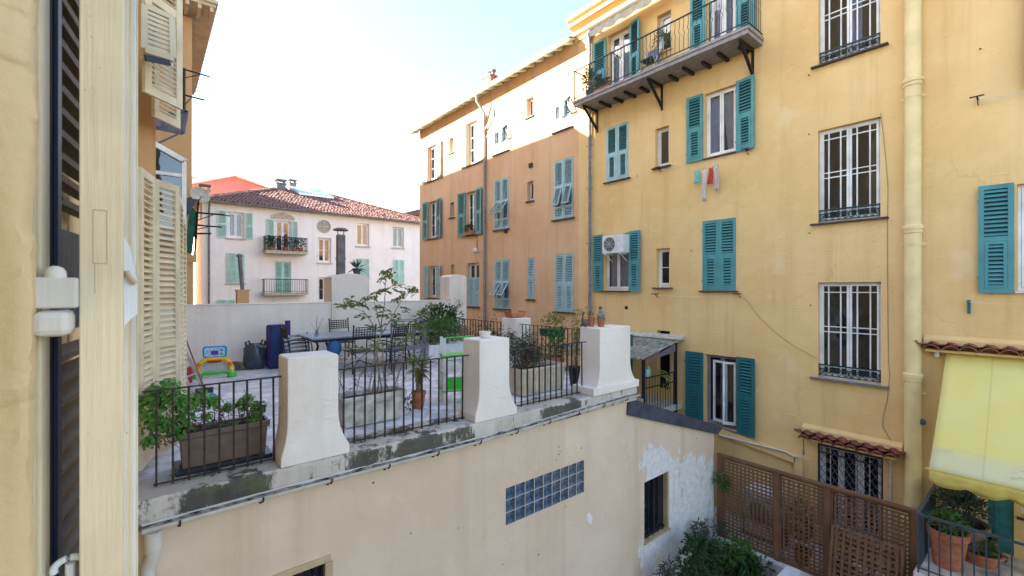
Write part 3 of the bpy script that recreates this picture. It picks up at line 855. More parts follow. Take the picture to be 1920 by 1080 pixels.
leaf_open(H['K0'], -1, 0.42, M_TEAL, 30, single=False)
# upper doors on the balcony
for k in ('T1', 'T2'):
    h = H[k]
    window(yel, *h, dep=0.16, fr=0.05, st=0.07, curt=[(h[0] + .1, h[1] - .1, h[2] + .1, h[3] - .12, 7, M_CURTB, 0)])
window(yel, *H['TW'], dep=0.16, leaves=1); sill(yel, H['TW'], M_YEL, 0.05, 0.07)
leaf_open(H['T1'], -1, A(1132) - A(1109), M_TEAL, 3, BF + .03, 13.6, single=False)
leaf_open(H['T1'], 1, A(1204) - A(1181), M_TEAL, 16, BF + .03, 13.6, single=False)
leaf_open(H['T2'], -1, A(1310) - A(1284), M_TEAL, 3, BF + .03, 13.75, single=False)
leaf_open(H['T2'], 1, A(1418) - A(1381), M_TEAL, 4, BF + .03, 13.75, single=False)
# grille window at the foot
hJ = H['J']
window(yel, *hJ, dep=0.16, mf=M_WHITEW, leaves=3, fr=0.05, st=0.05)
m = MB(); d = 0.03
for (x0, x1) in ((hJ[0], hJ[0] + .035), (hJ[1] - .035, hJ[1])): m.box(x0 + .003, x1 - .003, d - .02, d + .02, hJ[2] + .01, hJ[3] - .003)
m.box(hJ[0] + .035, hJ[1] - .035, d - .02, d + .02, hJ[3] - .05, hJ[3] - .003); m.box(hJ[0] + .035, hJ[1] - .035, d - .02, d + .02, hJ[3] - .2, hJ[3] - .18)
gfr = m.build('grille_frame', plain('navy_grille_paint', (0.03, 0.04, 0.075), 0.5), yel)
m = MB(); wJ = hJ[1] - hJ[0]; hh = hJ[3] - hJ[2]; pt = wJ / 9
def clipseg(x0, z0, sx):
    pts = []
    L = 3.0; x1, z1 = x0 + sx * L * pt / (pt * 1.55), z0 + L
    # clip to rectangle
    t0, t1 = 0.0, 1.0
    for p, q in ((-(x1 - x0), x0 - .03), ((x1 - x0), wJ - .03 - x0), (-(z1 - z0), z0), ((z1 - z0), hh - .05 - z0)):
        if abs(p) < 1e-9:
            continue
        r = q / p
        if p < 0: t0 = max(t0, r)
        else: t1 = min(t1, r)
    if t0 < t1: return ((x0 + (x1 - x0) * t0, z0 + (z1 - z0) * t0), (x0 + (x1 - x0) * t1, z0 + (z1 - z0) * t1))
gm = plain('blue_grey_grille_bar', (0.17, 0.19, 0.26), 0.5)
for i in range(-26, 30):
    for sx in (1, -1):
        sg = clipseg(i * pt, 0.01, sx)
        if sg and abs(sg[0][1] - sg[1][1]) > 0.05:
            MB().beam((hJ[0] + sg[0][0], d + sx * .006, hJ[2] + sg[0][1]), (hJ[0] + sg[1][0], d + sx * .006, hJ[2] + sg[1][1]), 0.008, 0.018, up=(0, 1, 0)).build('grille_bar', gm, yel)
for i in range(1, 5):
    x = hJ[0] + wJ * i / 5
    MB().box(x - .009, x + .009, d + .014, d + .026, hJ[2] + .01, hJ[3] - .05).build('grille_bar', M_PLASTW, yel)
# lower doors: one in the porch, one on the right-hand terrace
h = H['I']
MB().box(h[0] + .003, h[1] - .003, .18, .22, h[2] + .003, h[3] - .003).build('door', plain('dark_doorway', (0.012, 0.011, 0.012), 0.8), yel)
h = H['L']
mdoor = plain('teal_door_paint', (0.03, 0.17, 0.18), 0.5, var=0.2)
dr = MB().box(h[0] + .003, h[1] - .003, .03, .07, h[2], h[3] - .003).build('door', mdoor, yel)
m = MB()
for zz in (0.2, 1.1):
    m.box(h[0] + .08, h[1] - .08, .018, .029, h[2] + zz, h[2] + zz + .75)
m.build('door_panel', mdoor, dr)
window(yel, *H['L2'], dep=.14); sill(yel, H['L2'], M_SILL, .04, .06)

# tiled ledges: each tile its own
def tile_mesh(r0=0.085, r1=0.07, L=0.42):
    m = MB(); n = 9; o = 0
    for (r, y, th) in ((r0, -L, .014), (r1, 0, .014)):
        for rr in (r, r - th):
            for j in range(n + 1):
                t = math.pi * j / n
                m.v.append((rr * math.cos(t), y, rr * math.sin(t) * 0.9))
    K = n + 1
    for j in range(n):
        m.f += [(j, j + 1, 2 * K + j + 1, 2 * K + j), (K + j, 3 * K + j, 3 * K + j + 1, K + j + 1), (j, K + j, K + j + 1, j + 1), (2 * K + j, 2 * K + j + 1, 3 * K + j + 1, 3 * K + j)]
        m.mi += [0] * 4
    for j in (0, n):
        m.f.append((j, 2 * K + j, 3 * K + j, K + j)); m.mi.append(0)
    return m.mesh('tile', M_TILE, smooth=True)
TILE = tile_mesh()
def tile_row(a0, a1, z, pitch, sc=1.0, dout=0.30):
    k = int(round((a1 - a0) / pitch)); p = (a1 - a0) / k
    # mortar bed and soffit under the tiles
    MB().prism([(0, z - .03), (-dout + .08, z - .075), (-dout + .08, z - .115), (0, z - .09)], 'x', a0 + .02, a1 - .02).build('ledge_bed', M_YEL, yel)
    MB().prism([(0, z + .17), (-.10, z + .10), (-.10, z + .02), (0, z + .02)], 'x', a0 - .02, a1 + .02).build('ledge_flaunching', M_YEL, yel)
    for i in range(k):
        o = inst(TILE, 'tile', yel, (a0 + p * (i + .5), .02, z + .012 + random.uniform(-.006, .006)), (R(14), 0, R(random.uniform(-2.5, 2.5))))
        o.scale = (sc * p / 0.17 * .98, dout / .42 * 1.12, sc * 1.25)
    for i in range(k + 1):
        o = inst(TILE, 'tile', yel, (a0 + p * i, .0, z + .012 + random.uniform(-.006, .006)), (R(14), R(180), R(random.uniform(-2, 2))))
        o.scale = (sc * p / 0.17 * .95, dout / .42 * 1.06, sc * 0.9)
tile_row(A(1501, 11.1), A(1686, 11.1), ZF(1594, 830, 11.1) - 0.02, 0.212, 1.0, 0.36)
TA0 = A(1733, 11.15)
tile_row(TA0, 13.9, ZF(1733, 648, 11.15) + 0.02, 0.235, 1.0, 0.30)

# sloping ledge, chase and pipes near the lattice fence
def FP(px, py, d):
    Y, z = onX(px, py, XF + d); return (YR - Y, d, z)
m = MB(); p0, p1 = FP(1343, 803, -.05), FP(1492, 857, -.05)
m.beam((p0[0], -.045, p0[2] - .05), (p1[0], -.045, p1[2] - .05), 0.09, 0.17)
p2 = FP(1498, 860, -.05)
m.box(p2[0] - .085, p2[0] + .085, -.09, -.001, 0, p2[2] + .01)
m.build('pipe_casing', M_YEL, yel)
m = MB()
pts = [FP(1350, 816, -.12), FP(1474, 847, -.12), FP(1488, 855, -.13), FP(1504, 857, -.13), FP(1507, 852, -.13), FP(1506, 816, -.13)]
m.path(pts, 0.022, 8); m.build('waste_pipe', M_PLASTW, yel, smooth=True)
m = MB(); x = FP(1670, 860, -.06)
m.path([(x[0], -.1, x[2]), (x[0], -.06, x[2] - .08), (x[0], -.06, 0.05)], 0.028, 8)
m.build('waste_pipe', M_PLASTW, yel, smooth=True)
# loose cable down the wall
m = MB(); pts = [FP(px, py, -.012) for px, py in ((1651, 212), (1656, 250), (1661, 300), (1665, 350), (1664, 420), (1664, 500), (1665, 600), (1666, 680), (1668, 705), (1664, 750), (1656, 780), (1655, 800), (1664, 815), (1676, 835))]
m.path(pts, 0.006, 5)
m.build('cable', plain('yellowed_cable', (0.33, 0.25, 0.12), 0.7), yel)
m = MB(); pts = [FP(px, py, -.01) for px, py in ((1396, 558), (1420, 590), (1450, 620), (1490, 650), (1532, 672))]
m.path(pts, 0.004, 5); m.build('cable', plain('yellowed_cable', (0.33, 0.25, 0.12), 0.7), yel)
m = MB()
for px, py in ((1517, 141), (1517, 252), (1518, 437), (1520, 572), (1838, 92), (1176, 577), (1365, 440), (1150, 275), (1195, 330), (1297, 470)):
    q = FP(px, py, 0); m.tube((q[0], -.03, q[2]), (q[0], .01, q[2]), 0.012, 6)
m.build('wall_bolt', M_RUST, yel)
q = FP(1174.5, 577, 0); MB().box(q[0] - .05, q[0] + .05, -.012, .0, q[2] - .05, q[2] + .05).build('vent', M_RUST, yel)
# alarm lamp and box under the right hand ledge
q = FP(1756, 662, -.06); m = MB(); m.lathe([(.03, -.07), (.04, -.05), (.04, .04), (.03, .07)], (q[0], -.06, q[2]), 10); m.build('wall_lamp', M_WHITEP, yel, smooth=True)

# thick ochre drainpipe
dpa = A(1711.5, XF - .17)
dp = thing('drainpipe', 'thick ochre painted drainpipe with raised collars running full height between the windows and awning', 'drainpipe', (XF - .165, YR - dpa, 0), R(-90))
RD = 0.125
m = MB(); m.lathe([(RD, 0), (RD, 14.1)], n=24); m.build('pipe', M_PIPEY, dp, smooth=True)
cz = [ZF(1711, y, XF - .17) for y in (430, 155, 707, -130, 980)]
for z in cz:
    m = MB(); m.lathe([(RD + .001, -.08), (RD + .014, -.07), (RD + .016, 0), (RD + .03, .0), (RD + .03, .065), (RD + .002, .085)], (0, 0, z), 24, cap0=False, cap1=False); m.build('collar', M_PIPEY, dp, smooth=True)
    m = MB(); m.lathe([(RD + .006, -.012), (RD + .008, .012)], (0, 0, z - .28), 24, cap0=False, cap1=False)
    m.box(-RD - .05, -RD, .0, .02, z - .295, z - .265); m.box(RD, RD + .05, .0, .02, z - .295, z - .265); m.box(-.012, .012, RD, .165, z - .292, z - .268)
    m.build('pipe_clip', M_PIPEY, dp)
q = onX(1727, 792, XF - .25)
bx = thing('cable_box', 'small dark junction ball hanging from the wire beside the thick ochre drainpipe', 'cable box', (XF - .2, q[0] - .02, q[1]), R(-90))
m = MB(); m.sphere((0, 0, 0), .045, sc=(1, 1, 1.25)); m.build('housing', M_FLASH, bx, smooth=True)
m = MB(); m.path([(0, 0, .05), (-.08, -.0, .075), (-.2, .05, .09)], .006, 5); m.build('wire', M_RUST, bx)

# slim grey pipe at the joint with the orange house
sa = A(1105.5, XF - .08)
sp = thing('drainpipe', 'slim grey metal drainpipe where the yellow front meets the orange house', 'drainpipe', (XF - .075, YR - sa, 0), R(-90))
m = MB(); m.lathe([(.047, 2.5), (.047, 13.75)], n=14); m.build('pipe', M_PIPEG, sp, smooth=True)
m = MB(); m.lathe([(.05, 0), (.075, .16), (.1, .22), (.1, .34)], (0, 0, 13.7), 14); m.build('hopper', M_PIPEG, sp, smooth=True)
for z in (3.6, 5.3, 7.4, 9.2, 10.6, 12.3):
    m = MB(); m.lathe([(.056, -.025), (.058, .03)], (0, 0, z), 14); m.box(-.16, .12, .0, .014, z - .3, z - .28); m.build('pipe_clip', M_PIPEG, sp)

# ------------------------------------------------------------------ iron balcony
BY0, BY1 = onX(1076, 200, 10.51)[0], onX(1402, 60, 10.51)[0]
BL = BY0 - BY1
BP = XF - 10.51
bal = thing('iron_balcony', 'long narrow balcony with wavy iron bars on black brackets under the cornice', 'balcony', (XF, BY0, 11.39), R(-90))
m = MB()
m.box(0, BL, -BP, -.004, 0.0, 0.10); m.box(-.03, BL + .03, -BP - .03, -.004, 0.10, 0.165)
m.box(.02, BL - .02, -BP + .01, -.004, .165, .19)
m.build('slab', M_SLATEB, bal)
nj = 11
for i in range(nj):
    x = 0.35 + (BL - 0.7) * i / (nj - 1)
    if i in (0, 5): continue
    m = MB(); m.box(x - .035, x + .035, -.42 - (i % 2) * .12, -.004, -.075, -.003); m.build('joist', M_IRON, bal)
for x in (0.28, 2.62, BL - 0.22):
    m = MB(); m.box(x - .03, x + .03, -BP + .1, -.004, -.07, -.003)
    m.beam((x, -BP + .16, -.06), (x, -.02, -.62), .06, .06); m.box(x - .03, x + .03, -.03, -.004, -.72, -.06)
    m.build('bracket', M_IRON, bal)
zr0, zr1 = 0.27, 1.12; yo = -BP + .02
m = MB(); m.box(-.01, BL + .01, yo - .02, yo + .02, zr1 - .012, zr1 + .012); m.box(-.01, .03, yo + .02, -.004, zr1 - .012, zr1 + .012); m.box(BL - .03, BL + .01, yo + .02, -.004, zr1 - .012, zr1 + .012)
m.build('top_rail', M_TIRON, bal)
m = MB(); m.box(0, BL, yo - .012, yo + .012, zr0 - .01, zr0 + .01); m.box(-.0, .02, yo + .012, -.004, zr0 - .01, zr0 + .01); m.box(BL - .02, BL, yo + .012, -.004, zr0 - .01, zr0 + .01)
m.build('bottom_rail', M_TIRON, bal)
def wavy():
    m = MB(); h = zr1 - zr0
    m.path([(0, 0, 0), (0, 0, h * .42), (.022, 0, h * .50), (-.022, 0, h * .62), (0, 0, h * .70), (0, 0, h)], .0075, 5)
    return m.mesh('railing_bar', M_TIRON)
WB = wavy()
nb = 44
for i in range(1, nb):
    inst(WB, 'railing_bar', bal, (BL * i / nb, yo, zr0))
for i in range(1, 7):
    for x in (0, BL): inst(WB, 'railing_bar', bal, (x, yo + (BP - .04) * i / 7, zr0), (0, 0, R(90)))
for x, hx in ((0, 1.12), (1.45, 1.16), (3.0, 1.16), (4.4, 1.12), (BL, 1.12)):
    m = MB(); m.box(x - .016, x + .016, yo - .016, yo + .016, .18, hx); m.build('post', M_TIRON, bal)
for x, l in ((0.0, -.42), (1.45, -.32), (3.0, -.2)):
    m = MB(); m.beam((x, yo, 1.14), (x - .05, yo + l if x == 0 else yo + .5, 1.17), .02, .02)
    if x == 0: m.tube((x, yo, .75), (x - .05, yo + l, 1.16), .006, 5)
    m.build('line_arm', M_TIRON, bal)
# scalloped sun blind over the first balcony door
bl_a0, bl_a1 = A(1106, 11.0), A(1262, 11.0)
blind = thing('sun_blind', 'rolled cream sun blind with a scalloped edge above the balcony door', 'blind', (XF, YR - bl_a0, 13.6), R(-90))
m = MB(); L = bl_a1 - bl_a0
m.path([(0, -.3, .33), (L, -.3, .33)], .055, 10); m.build('roller', M_VAL, blind, smooth=True)
m = MB(); N = 64; o = len(m.v)
for i in range(N + 1):
    x = L * i / N
    s_ = abs(math.sin(i / N * math.pi * 5))
    for (y, z) in ((-.33 + .012 * math.sin(i), .33), (-.345 + .014 * math.sin(i * .7), .10 - .07 * s_)): m.v.append((x, y, z))
for i in range(N): m.f.append((2 * i, 2 * i + 1, 2 * i + 3, 2 * i + 2)); m.mi.append(0)
bo = m.build('valance', M_VAL, blind); sd = bo.modifiers.new('thick', 'SOLIDIFY'); sd.thickness = .006
m = MB()
for x in (.1, L - .1): m.box(x - .02, x + .02, -.3, -.004, .3, .36)
m.build('bracket', M_TIRON, blind)

# balcony plants
def pot_mesh(mb, r, h, c=(0, 0, 0), rim=True, n=22, m=0, ms=1):
    prof = [(r * .68, 0), (r * .92, h * .82)]
    if rim: prof += [(r * 1.02, h * .83), (r * 1.02, h)]
    else: prof += [(r * .98, h)]
    prof += [(r * .9, h), (r * .86, h * .9)]
    mb.lathe(prof, c, n, m, cap1=False)
    mb.lathe([(1e-3, h * .9), (r * .86, h * .9)], c, n, ms, cap0=False, cap1=False)
def BW(a, d, z): return (XF + d, BY0 - a, z)
pl = thing('potted_plant', 'bushy grey green plant in a dark pot at the left end of the iron balcony', 'potted plant', BW(.42, -.5, 11.58))
m = MB(); pot_mesh(m, .17, .26); m.build('pot', [M_FLASH, M_SOIL], pl, smooth=True)
m = MB(); clump(m, (0, 0, .55), (.25, .3, .32), 420, .13, .03, .3); clump(m, (0.02, .1, .85), (.08, .1, .25), 70, .14, .025, .8); m.build('foliage', L_GREY, pl)
m = MB()
for i in range(6): twig(m, (0, 0, .2), rnd_dir(1.2), .6)
m.build('stem', M_TWIG, pl)
pl = thing('potted_plant', 'low plant with reddish leaves on the balcony beside the bushy grey plant', 'potted plant', BW(.95, -.55, 11.58))
m = MB(); m.box(-.09, .09, -.3, .3, 0, .16); m.build('pot', M_TERRA, pl)
m = MB(); clump(m, (0, 0, .26), (.13, .32, .14), 160, .09, .04, .5); m.build('foliage', L_GREY, pl)
m = MB(); clump(m, (0, 0, .22), (.13, .3, .1), 60, .08, .04, .5); m.build('dry_foliage', L_DRY, pl)
pl = thing('window_box', 'white pot with trailing plant on the small window sill above the balcony', 'flower pot', (XF - .16, YR - (H['TW'][0] + H['TW'][1]) / 2, H['TW'][2]))
m = MB(); pot_mesh(m, .1, .19); m.build('pot', [M_WHITEP, M_SOIL], pl, smooth=True)
m = MB(); clump(m, (0, 0, .3), (.12, .24, .2), 130, .08, .035, .2); m.build('foliage', L_GREY, pl)
ch = thing('folding_chair', 'grey slung folding chair standing on the balcony under the small window', 'chair', BW(2.5, -.42, 11.58))
m = MB()
for s_ in (-.22, .22): m.beam((-.25, s_, 0), (.2, s_, .75), .025, .025); m.beam((.22, s_, 0), (-.2, s_, .42), .025, .025)
m.build('frame', M_ALU, ch)
m = MB(); m.box(-.2, .16, -.2, .2, .40, .42); m.build('seat', M_FLASH, ch)
m = MB(); m.prism([(.14, .42), (.24, .8), (.22, .81), (.12, .43)], 'y', -.2, .2); m.build('backrest', M_FLASH, ch)

# ------------------------------------------------------------------ air conditioner over the window
q0, q1 = A(1131, XF - .3), A(1171, XF - .3); zA = ZF(1150, 475, XF - .3)
ac = thing('air_conditioner', 'white wall mounted air conditioner unit blocking the top of the shuttered window', 'air conditioner', (XF, YR - (q0 + q1) / 2, zA), R(-90))
w2 = (q1 - q0) / 2 * .98; hA = 0.56
m = MB(); m.box(-w2, w2, -.36, -.04, 0, hA); m.build('casing', M_WHITEP, ac, bevel=.015)
m = MB(); m.lathe([(.2, 0), (.215, .012)], n=24, mtx=Matrix.Translation((-w2 * .28, -.362, hA / 2)) @ Matrix.Rotation(R(90), 4, 'X'))
m.build('fan_recess', M_BLACKP, ac, smooth=True)
m = MB()
for r in (.06, .11, .16, .205): 
    m.path([(-w2 * .28 + r * math.cos(t), -.378, hA / 2 + r * math.sin(t)) for t in [k * math.pi / 8 for k in range(17)]], .004, 4, caps=False)
for k in range(8):
    t = k * math.pi / 4; m.tube((-w2 * .28, -.378, hA / 2), (-w2 * .28 + .2 * math.cos(t), -.378, hA / 2 + .2 * math.sin(t)), .004, 4)
m.build('fan_guard', M_WHITEP, ac)
m = MB()
for s_ in (-.7, .7): m.box(s_ * w2 - .02, s_ * w2 + .02, -.36, -.004, -.035, -.002); m.beam((s_ * w2, -.33, -.03), (s_ * w2, -.01, -.24), .02, .02)
m.build('bracket', M_WHITEP, ac)

# ------------------------------------------------------------------ clothes lines and washing
def wall_bracket(px, py, name_lbl, l=.22):
    q = FP(px, py, 0)
    t = thing('line_bracket', name_lbl, 'bracket', (XF, YR - q[0], q[2]), R(-90), 'clothes line brackets on the yellow wall')
    m = MB(); m.box(-.012, .012, -l, 0, -.012, .012); m.build('arm', M_IRON, t)
    m = MB(); m.box(-.09, .09, -l - .01, -l + .015, -.01, .01); m.beam((0, -l * .8, -.01), (0, 0, -.1), .012, .012); m.build('crossbar', M_IRON, t)
wall_bracket(1240, 316, 'iron line bracket under the small window right of the closed pale shutters')
wall_bracket(1404, 282, 'iron line bracket at the foot of the open shutter above the washing')
wall_bracket(1234, 551, 'iron line bracket under the small window with one crossbar')
wall_bracket(1389, 551, 'iron line bracket under the closed teal shutters')
def line(p0, p1, sag, lbl, off=(0,)):
    t = thing('clothes_line', lbl, 'clothes line')
    m = MB()
    for dx in off:
        a, b = Vector(p0), Vector(p1)
        pts = [a.lerp(b, k / 12) + Vector((dx, 0, -sag * 4 * (k / 12) * (1 - k / 12))) for k in range(13)]
        m.path(pts, .003, 4)
    m.build('wire', M_PLASTW, t)
def WP(px, py, X): Y, z = onX(px, py, X); return (X, Y, z)
line(WP(1240, 318, XF - .22), WP(1404, 284, XF - .22), .05, 'thin line carrying the small washing between two wall brackets', (0, .05))
line(WP(1234, 553, XF - .22), WP(1389, 553, XF - .22), .05, 'thin empty line strung below the closed teal shutters', (0, .05))
line(WP(1833, 188, XF - .2), WP(1955, 160, XF - .2), .02, 'thin empty triple line at the top right beside the pipe', (0, .06, .12))
line(WP(1817, 566, XF - .2), WP(1960, 569, XF - .2), .02, 'thin empty line below the wide teal shutter on the right', (0,))
wall_bracket(1834, 187, 'dark iron line bracket at the top right beside the thick pipe')
q = FP(1817, 574, 0)
t = thing('line_bracket', 'teal painted line bracket below the wide shutter on the right', 'bracket', (XF, YR - q[0], q[2]), R(-90), 'clothes line brackets on the yellow wall')
m = MB(); m.box(-.02, .02, -.03, 0, -.13, .11); m.box(-.012, .012, -.2, -.03, .07, .09); m.build('arm', M_TEALD, t)
def washing(px, py, w, h, mt, lbl, name, taper=0.0):
    X = XF - .2; Y, z = onX(px, py, X)
    t = thing(name, lbl, 'laundry', (X, Y, z), R(-90), 'small washing on the line')
    m = MB(); nx, nz = 8, 10
    for j in range(nz + 1):
        for i in range(nx + 1):
            s_, v = i / nx - .5, j / nz
            m.v.append((s_ * w * (1 - taper * v) + .012 * math.sin(v * 5 + px), .018 * math.sin(s_ * 11 + v * 3 + px) * (.3 + v), -h * v + .01 * math.cos(s_ * 9)))
    for j in range(nz):
        for i in range(nx):
            k = j * (nx + 1) + i; m.f.append((k, k + 1, k + nx + 2, k + nx + 1)); m.mi.append(0)
    o = m.build('fabric', mt, t, smooth=True); o.modifiers.new('s', 'SOLIDIFY').thickness = .005
    m = MB()
    for s_ in (-.35, .35): m.box(s_ * w - .006, s_ * w + .006, -.012, .012, -.03, .035)
    m.build('peg', M_LWOOD, t)
washing(1307, 320, .17, .32, M_CTUR, 'pale turquoise garment hanging first on the washing line', 'hanging_garment', .1)
washing(1321, 318, .12, .80, M_CWHI, 'long thin white garment trailing lowest on the washing line', 'hanging_garment', .3)
washing(1332.5, 315, .13, .40, M_CRED, 'coral red garment hanging on the washing line', 'hanging_garment', .0)
washing(1343, 311, .13, .62, M_CPINK, 'white pink garment hanging last on the right of the washing line', 'hanging_garment', .1)

# ------------------------------------------------------------------ corrugated porch
cY0, zc = onX(1280, 636, XF)
cX1 = 9.45
cz1 = onY(1203, 674, cY0)[1]
po = thing('corrugated_porch', 'small porch roof of weathered corrugated sheet against the yellow wall behind the end pier', 'porch', (XF, cY0, 0))
m = MB(); nl = 90; Ltot = 2.9
for i in range(nl + 1):
    y = Ltot * i / nl; wv = .028 * math.sin(i / nl * Ltot / .165 * 2 * math.pi)
    for (x, z) in ((-.004, zc), (cX1 - XF, cz1)): m.v.append((x, y, z + wv))
for i in range(nl): m.f.append((2 * i, 2 * i + 2, 2 * i + 3, 2 * i + 1)); m.mi.append(0)
o = m.build('corrugated_sheet', M_CORR, po, smooth=False); o.modifiers.new('s', 'SOLIDIFY').thickness = .01
m = MB(); m.prism([(-.004, zc + .11), (-.22, zc + .012), (-.22, zc - .01), (-.004, zc - .01)], 'y', -.06, Ltot); m.build('mortar_fillet', M_MORT, po)
m = MB()
dx = cX1 - XF
m.prism([(-.25, zc - .09), (dx + .12, cz1 - .075), (dx + .12, cz1 - .10), (-.25, zc - .30)], 'y', .02, .04)
m.build('side_panel', plain('lilac_grey_panel', (0.155, 0.125, 0.165), 0.5), po)
for x in (dx + .1, -.30):
    m = MB(); m.box(x - .03, x + .03, .0, .07, cz1 - 2.1, (cz1 if x < -1 else zc - .05) - .03); m.build('post', M_IRON, po)
m = MB()
for zz in (3.38, 3.12):
    m.beam((dx + .1, .03, zz), (-.3, .03, zz), .025, .025)
for k in range(1, 12):
    x = dx + .1 + (-.4 - dx) * k / 12; m.beam((x, .03, 2.5), (x, .03, 3.38), .012, .012)
m.build('railing', M_IRON, po)
m = MB(); m.box(dx + .0, -.004, .0, Ltot, 2.35, 2.5); m.build('landing', M_MORT, po)
m = MB(); z0 = 2.5
m.box(dx + .85, dx + .88, .9, 1.45, z0, z0 + 1.85); m.build('shutter', M_TEALD, po)
hs = WP(1240, 702, 10.9)
t = thing('garden_hose', 'yellow garden hose looped on a hook inside the porch', 'hose', hs)
m = MB()
for k in range(4):
    r = .17 + .03 * k
    m.path([(0.02 * k, r * math.cos(a), -.16 - .8 * k * .04 + r * (.75 + .2 * k) * math.sin(a)) for a in [j * math.pi / 10 for j in range(21)]], .011, 6, caps=False)
m.path([(0, -.05, -.2), (0.02, -.06, -.6), (0, -.02, -1.0)], .011, 6)
m.build('coil', plain('yellow_hose', (0.55, 0.50, 0.10), 0.5), t, smooth=True)
m = MB(); m.tube((0, 0, .02), (.38, 0, .02), .012, 6); m.build('hook', M_IRON, t)
hs = WP(1213, 698, 10.3)
t = thing('watering_can', 'pale green watering can hanging under the porch', 'watering can', hs)
m = MB(); m.lathe([(.09, -.1), (.1, .02), (.075, .09), (.07, .1)], n=14); m.path([(-.08, 0, -.05), (-.2, 0, .05), (-.25, 0, .12)], .02, 8, r2=.012); m.build('body', plain('mint_plastic', (0.35, 0.58, 0.50), 0.4), t, smooth=True)
m = MB(); m.path([(.05, 0, .09), (.12, 0, .14), (.16, 0, .05), (.1, 0, -.05)], .01, 6); m.tube((.05, 0, .1), (.05, 0, .24), .006, 5); m.build('handle', M_WHITEP, t)

# ------------------------------------------------------------------ yellow awning on the right
aY = onX(1775, 655, XF)[0]; aZ = ZF(1775, 655)
aXf = onY(1742, 878, aY)[0]; aZf = onY(1742, 878, aY)[1]
LW = 3.1
aw = thing('yellow_awning', 'faded yellow canvas awning with a scalloped golden valance over the right hand terrace', 'awning', (XF, aY, aZ), R(-90))
dx_, dz_ = XF - aXf, aZ - aZf
Lc = math.hypot(dx_, dz_)
# canvas modelled along its own length (x down the cloth, y across)
m = MB(); ni, nj = 24, 30
for i in range(ni + 1):
    for j in range(nj + 1):
        s_ = i / ni; y = LW * j / nj
        sag = -.05 * math.sin(math.pi * s_) + .006 * math.sin(j * 1.9 + s_ * 3)
        m.v.append((Lc * s_, y, sag))
for i in range(ni):
    for j in range(nj):
        k = i * (nj + 1) + j; m.f.append((k, k + 1, k + nj + 2, k + nj + 1)); m.mi.append(0)
cv = m.build('canvas', M_AWN, aw, smooth=True)
cv.matrix_local = Matrix.Rotation(R(-90), 4, 'Z') @ Matrix.Rotation(math.atan2(dz_, dx_), 4, 'Y') @ Matrix.Identity(4)
cv.location = (0, -.01, 0)
cv.modifiers.new('s', 'SOLIDIFY').thickness = .004
m = MB(); N = 120
for i in range(N + 1):
    x = LW * i / N; sc = abs(math.sin(math.pi * x / .42))
    for k in range(4):
        t_ = k / 3
        m.v.append((x, -dx_ - .015 - .02 * math.sin(i * .5) * t_ , -dz_ - .02 - t_ * (.16 + .07 * sc)))
for i in range(N):
    for k in range(3): q_ = 4 * i + k; m.f.append((q_, q_ + 1, q_ + 5, q_ + 4)); m.mi.append(0)
vo_ = m.build('valance', M_VALY, aw, smooth=True); vo_.modifiers.new('s', 'SOLIDIFY').thickness = .004
m = MB(); m.path([(-.05, -dx_, -dz_ - .01), (LW, -dx_, -dz_ - .01)], .016, 8); m.build('front_bar', M_VALY, aw, smooth=True)
m = MB(); m.path([(0, -.05, .02), (LW, -.05, .02)], .045, 10); m.build('roller', M_VALY, aw, smooth=True)
for x in (.03, LW - .1):
    m = MB(); m.tube((x, -.01, -dz_ - .1), (x, -dx_ + .03, -dz_ - .02), .014, 6); m.build('arm', M_WHITEP, aw)

# ================================================================== ORANGE BUILDING
OY1 = onX(787, 400, XF)[0]                 # far end
OL = OY1 - YR
ora = thing('orange_building', 'burnt orange rendered house with pale blue louvred shutters, top storey in sun', 'building', (XF, OY1, 0), R(-90))
def B(px): return OY1 - onX(px, 0, XF)[0]
def orect(x0, x1, yt, yb):
    xm = (x0 + x1) / 2
    return B(x0), B(x1), ZF(xm, yb), ZF(xm, yt)
O = {
 't1': orect(803, 820, 272, 338), 't2': orect(842, 850.5, 258, 287), 't3': orect(876, 897, 227, 308),
 't4': orect(926, 953.5, 196, 286), 't5': orect(986.5, 1000, 183, 219), 't6': orect(1039, 1072, 134, 243),
 'm1': orect(804, 820, 377, 447), 'm2': orect(843.5, 851.5, 380, 408), 'm3': orect(874, 893, 359, 441),
 'm4': orect(927, 954, 335, 430), 'm5': orect(988.5, 1000, 340, 377), 'm6': orect(1038.5, 1075, 298, 410),
 'l1': orect(805, 820, 499, 558), 'l2': orect(845, 852, 496, 520), 'l3': orect(876, 898.5, 493, 575),
 'l4': orect(927.5, 956, 487, 579), 'l5': orect(989, 1002, 483, 561), 'l6': orect(1040.5, 1076, 476, 585),
}
WT = 14.12
mb = MB()
wall_holes(mb, 0, OL, -0.3, WT, [O[k] + ((.05,) if k in ('t4', 't6', 'm4', 'm6', 'l4', 'l5', 'l6') else (.2,)) for k in O])
mb.add([(0, 0, -.3), (0, 9, -.3), (0, 9, WT), (0, 0, WT)], [(0, 1, 2, 3)])
mb.add([(0, 9, -.3), (OL, 9, -.3), (OL, 9, WT), (0, 9, WT)], [(0, 1, 2, 3)])
mb.build('wall', M_ORA, ora)
PRJ = 0.45; WT = 14.12
sl = 0.42 / PRJ                                        # eave slope
m = MB(); m.prism([(-PRJ, WT - .12), (.0, WT + .06), (4.5, WT + 2.2), (9, WT), (9, WT - .1), (4.5, WT + 2.1), (-.0, WT - .06 + .06), (-PRJ, WT - .15)], 'x', -.3, OL - .03); m.build('roof', M_TILE, ora)
m = MB(); m.prism([(-PRJ + .02, WT - .17), (-.002, WT - .005), (-.002, WT - .025), (-PRJ + .02, WT - .19)], 'x', -.25, OL - .03); m.build('eave_boarding', M_RAFT, ora)
k = 24
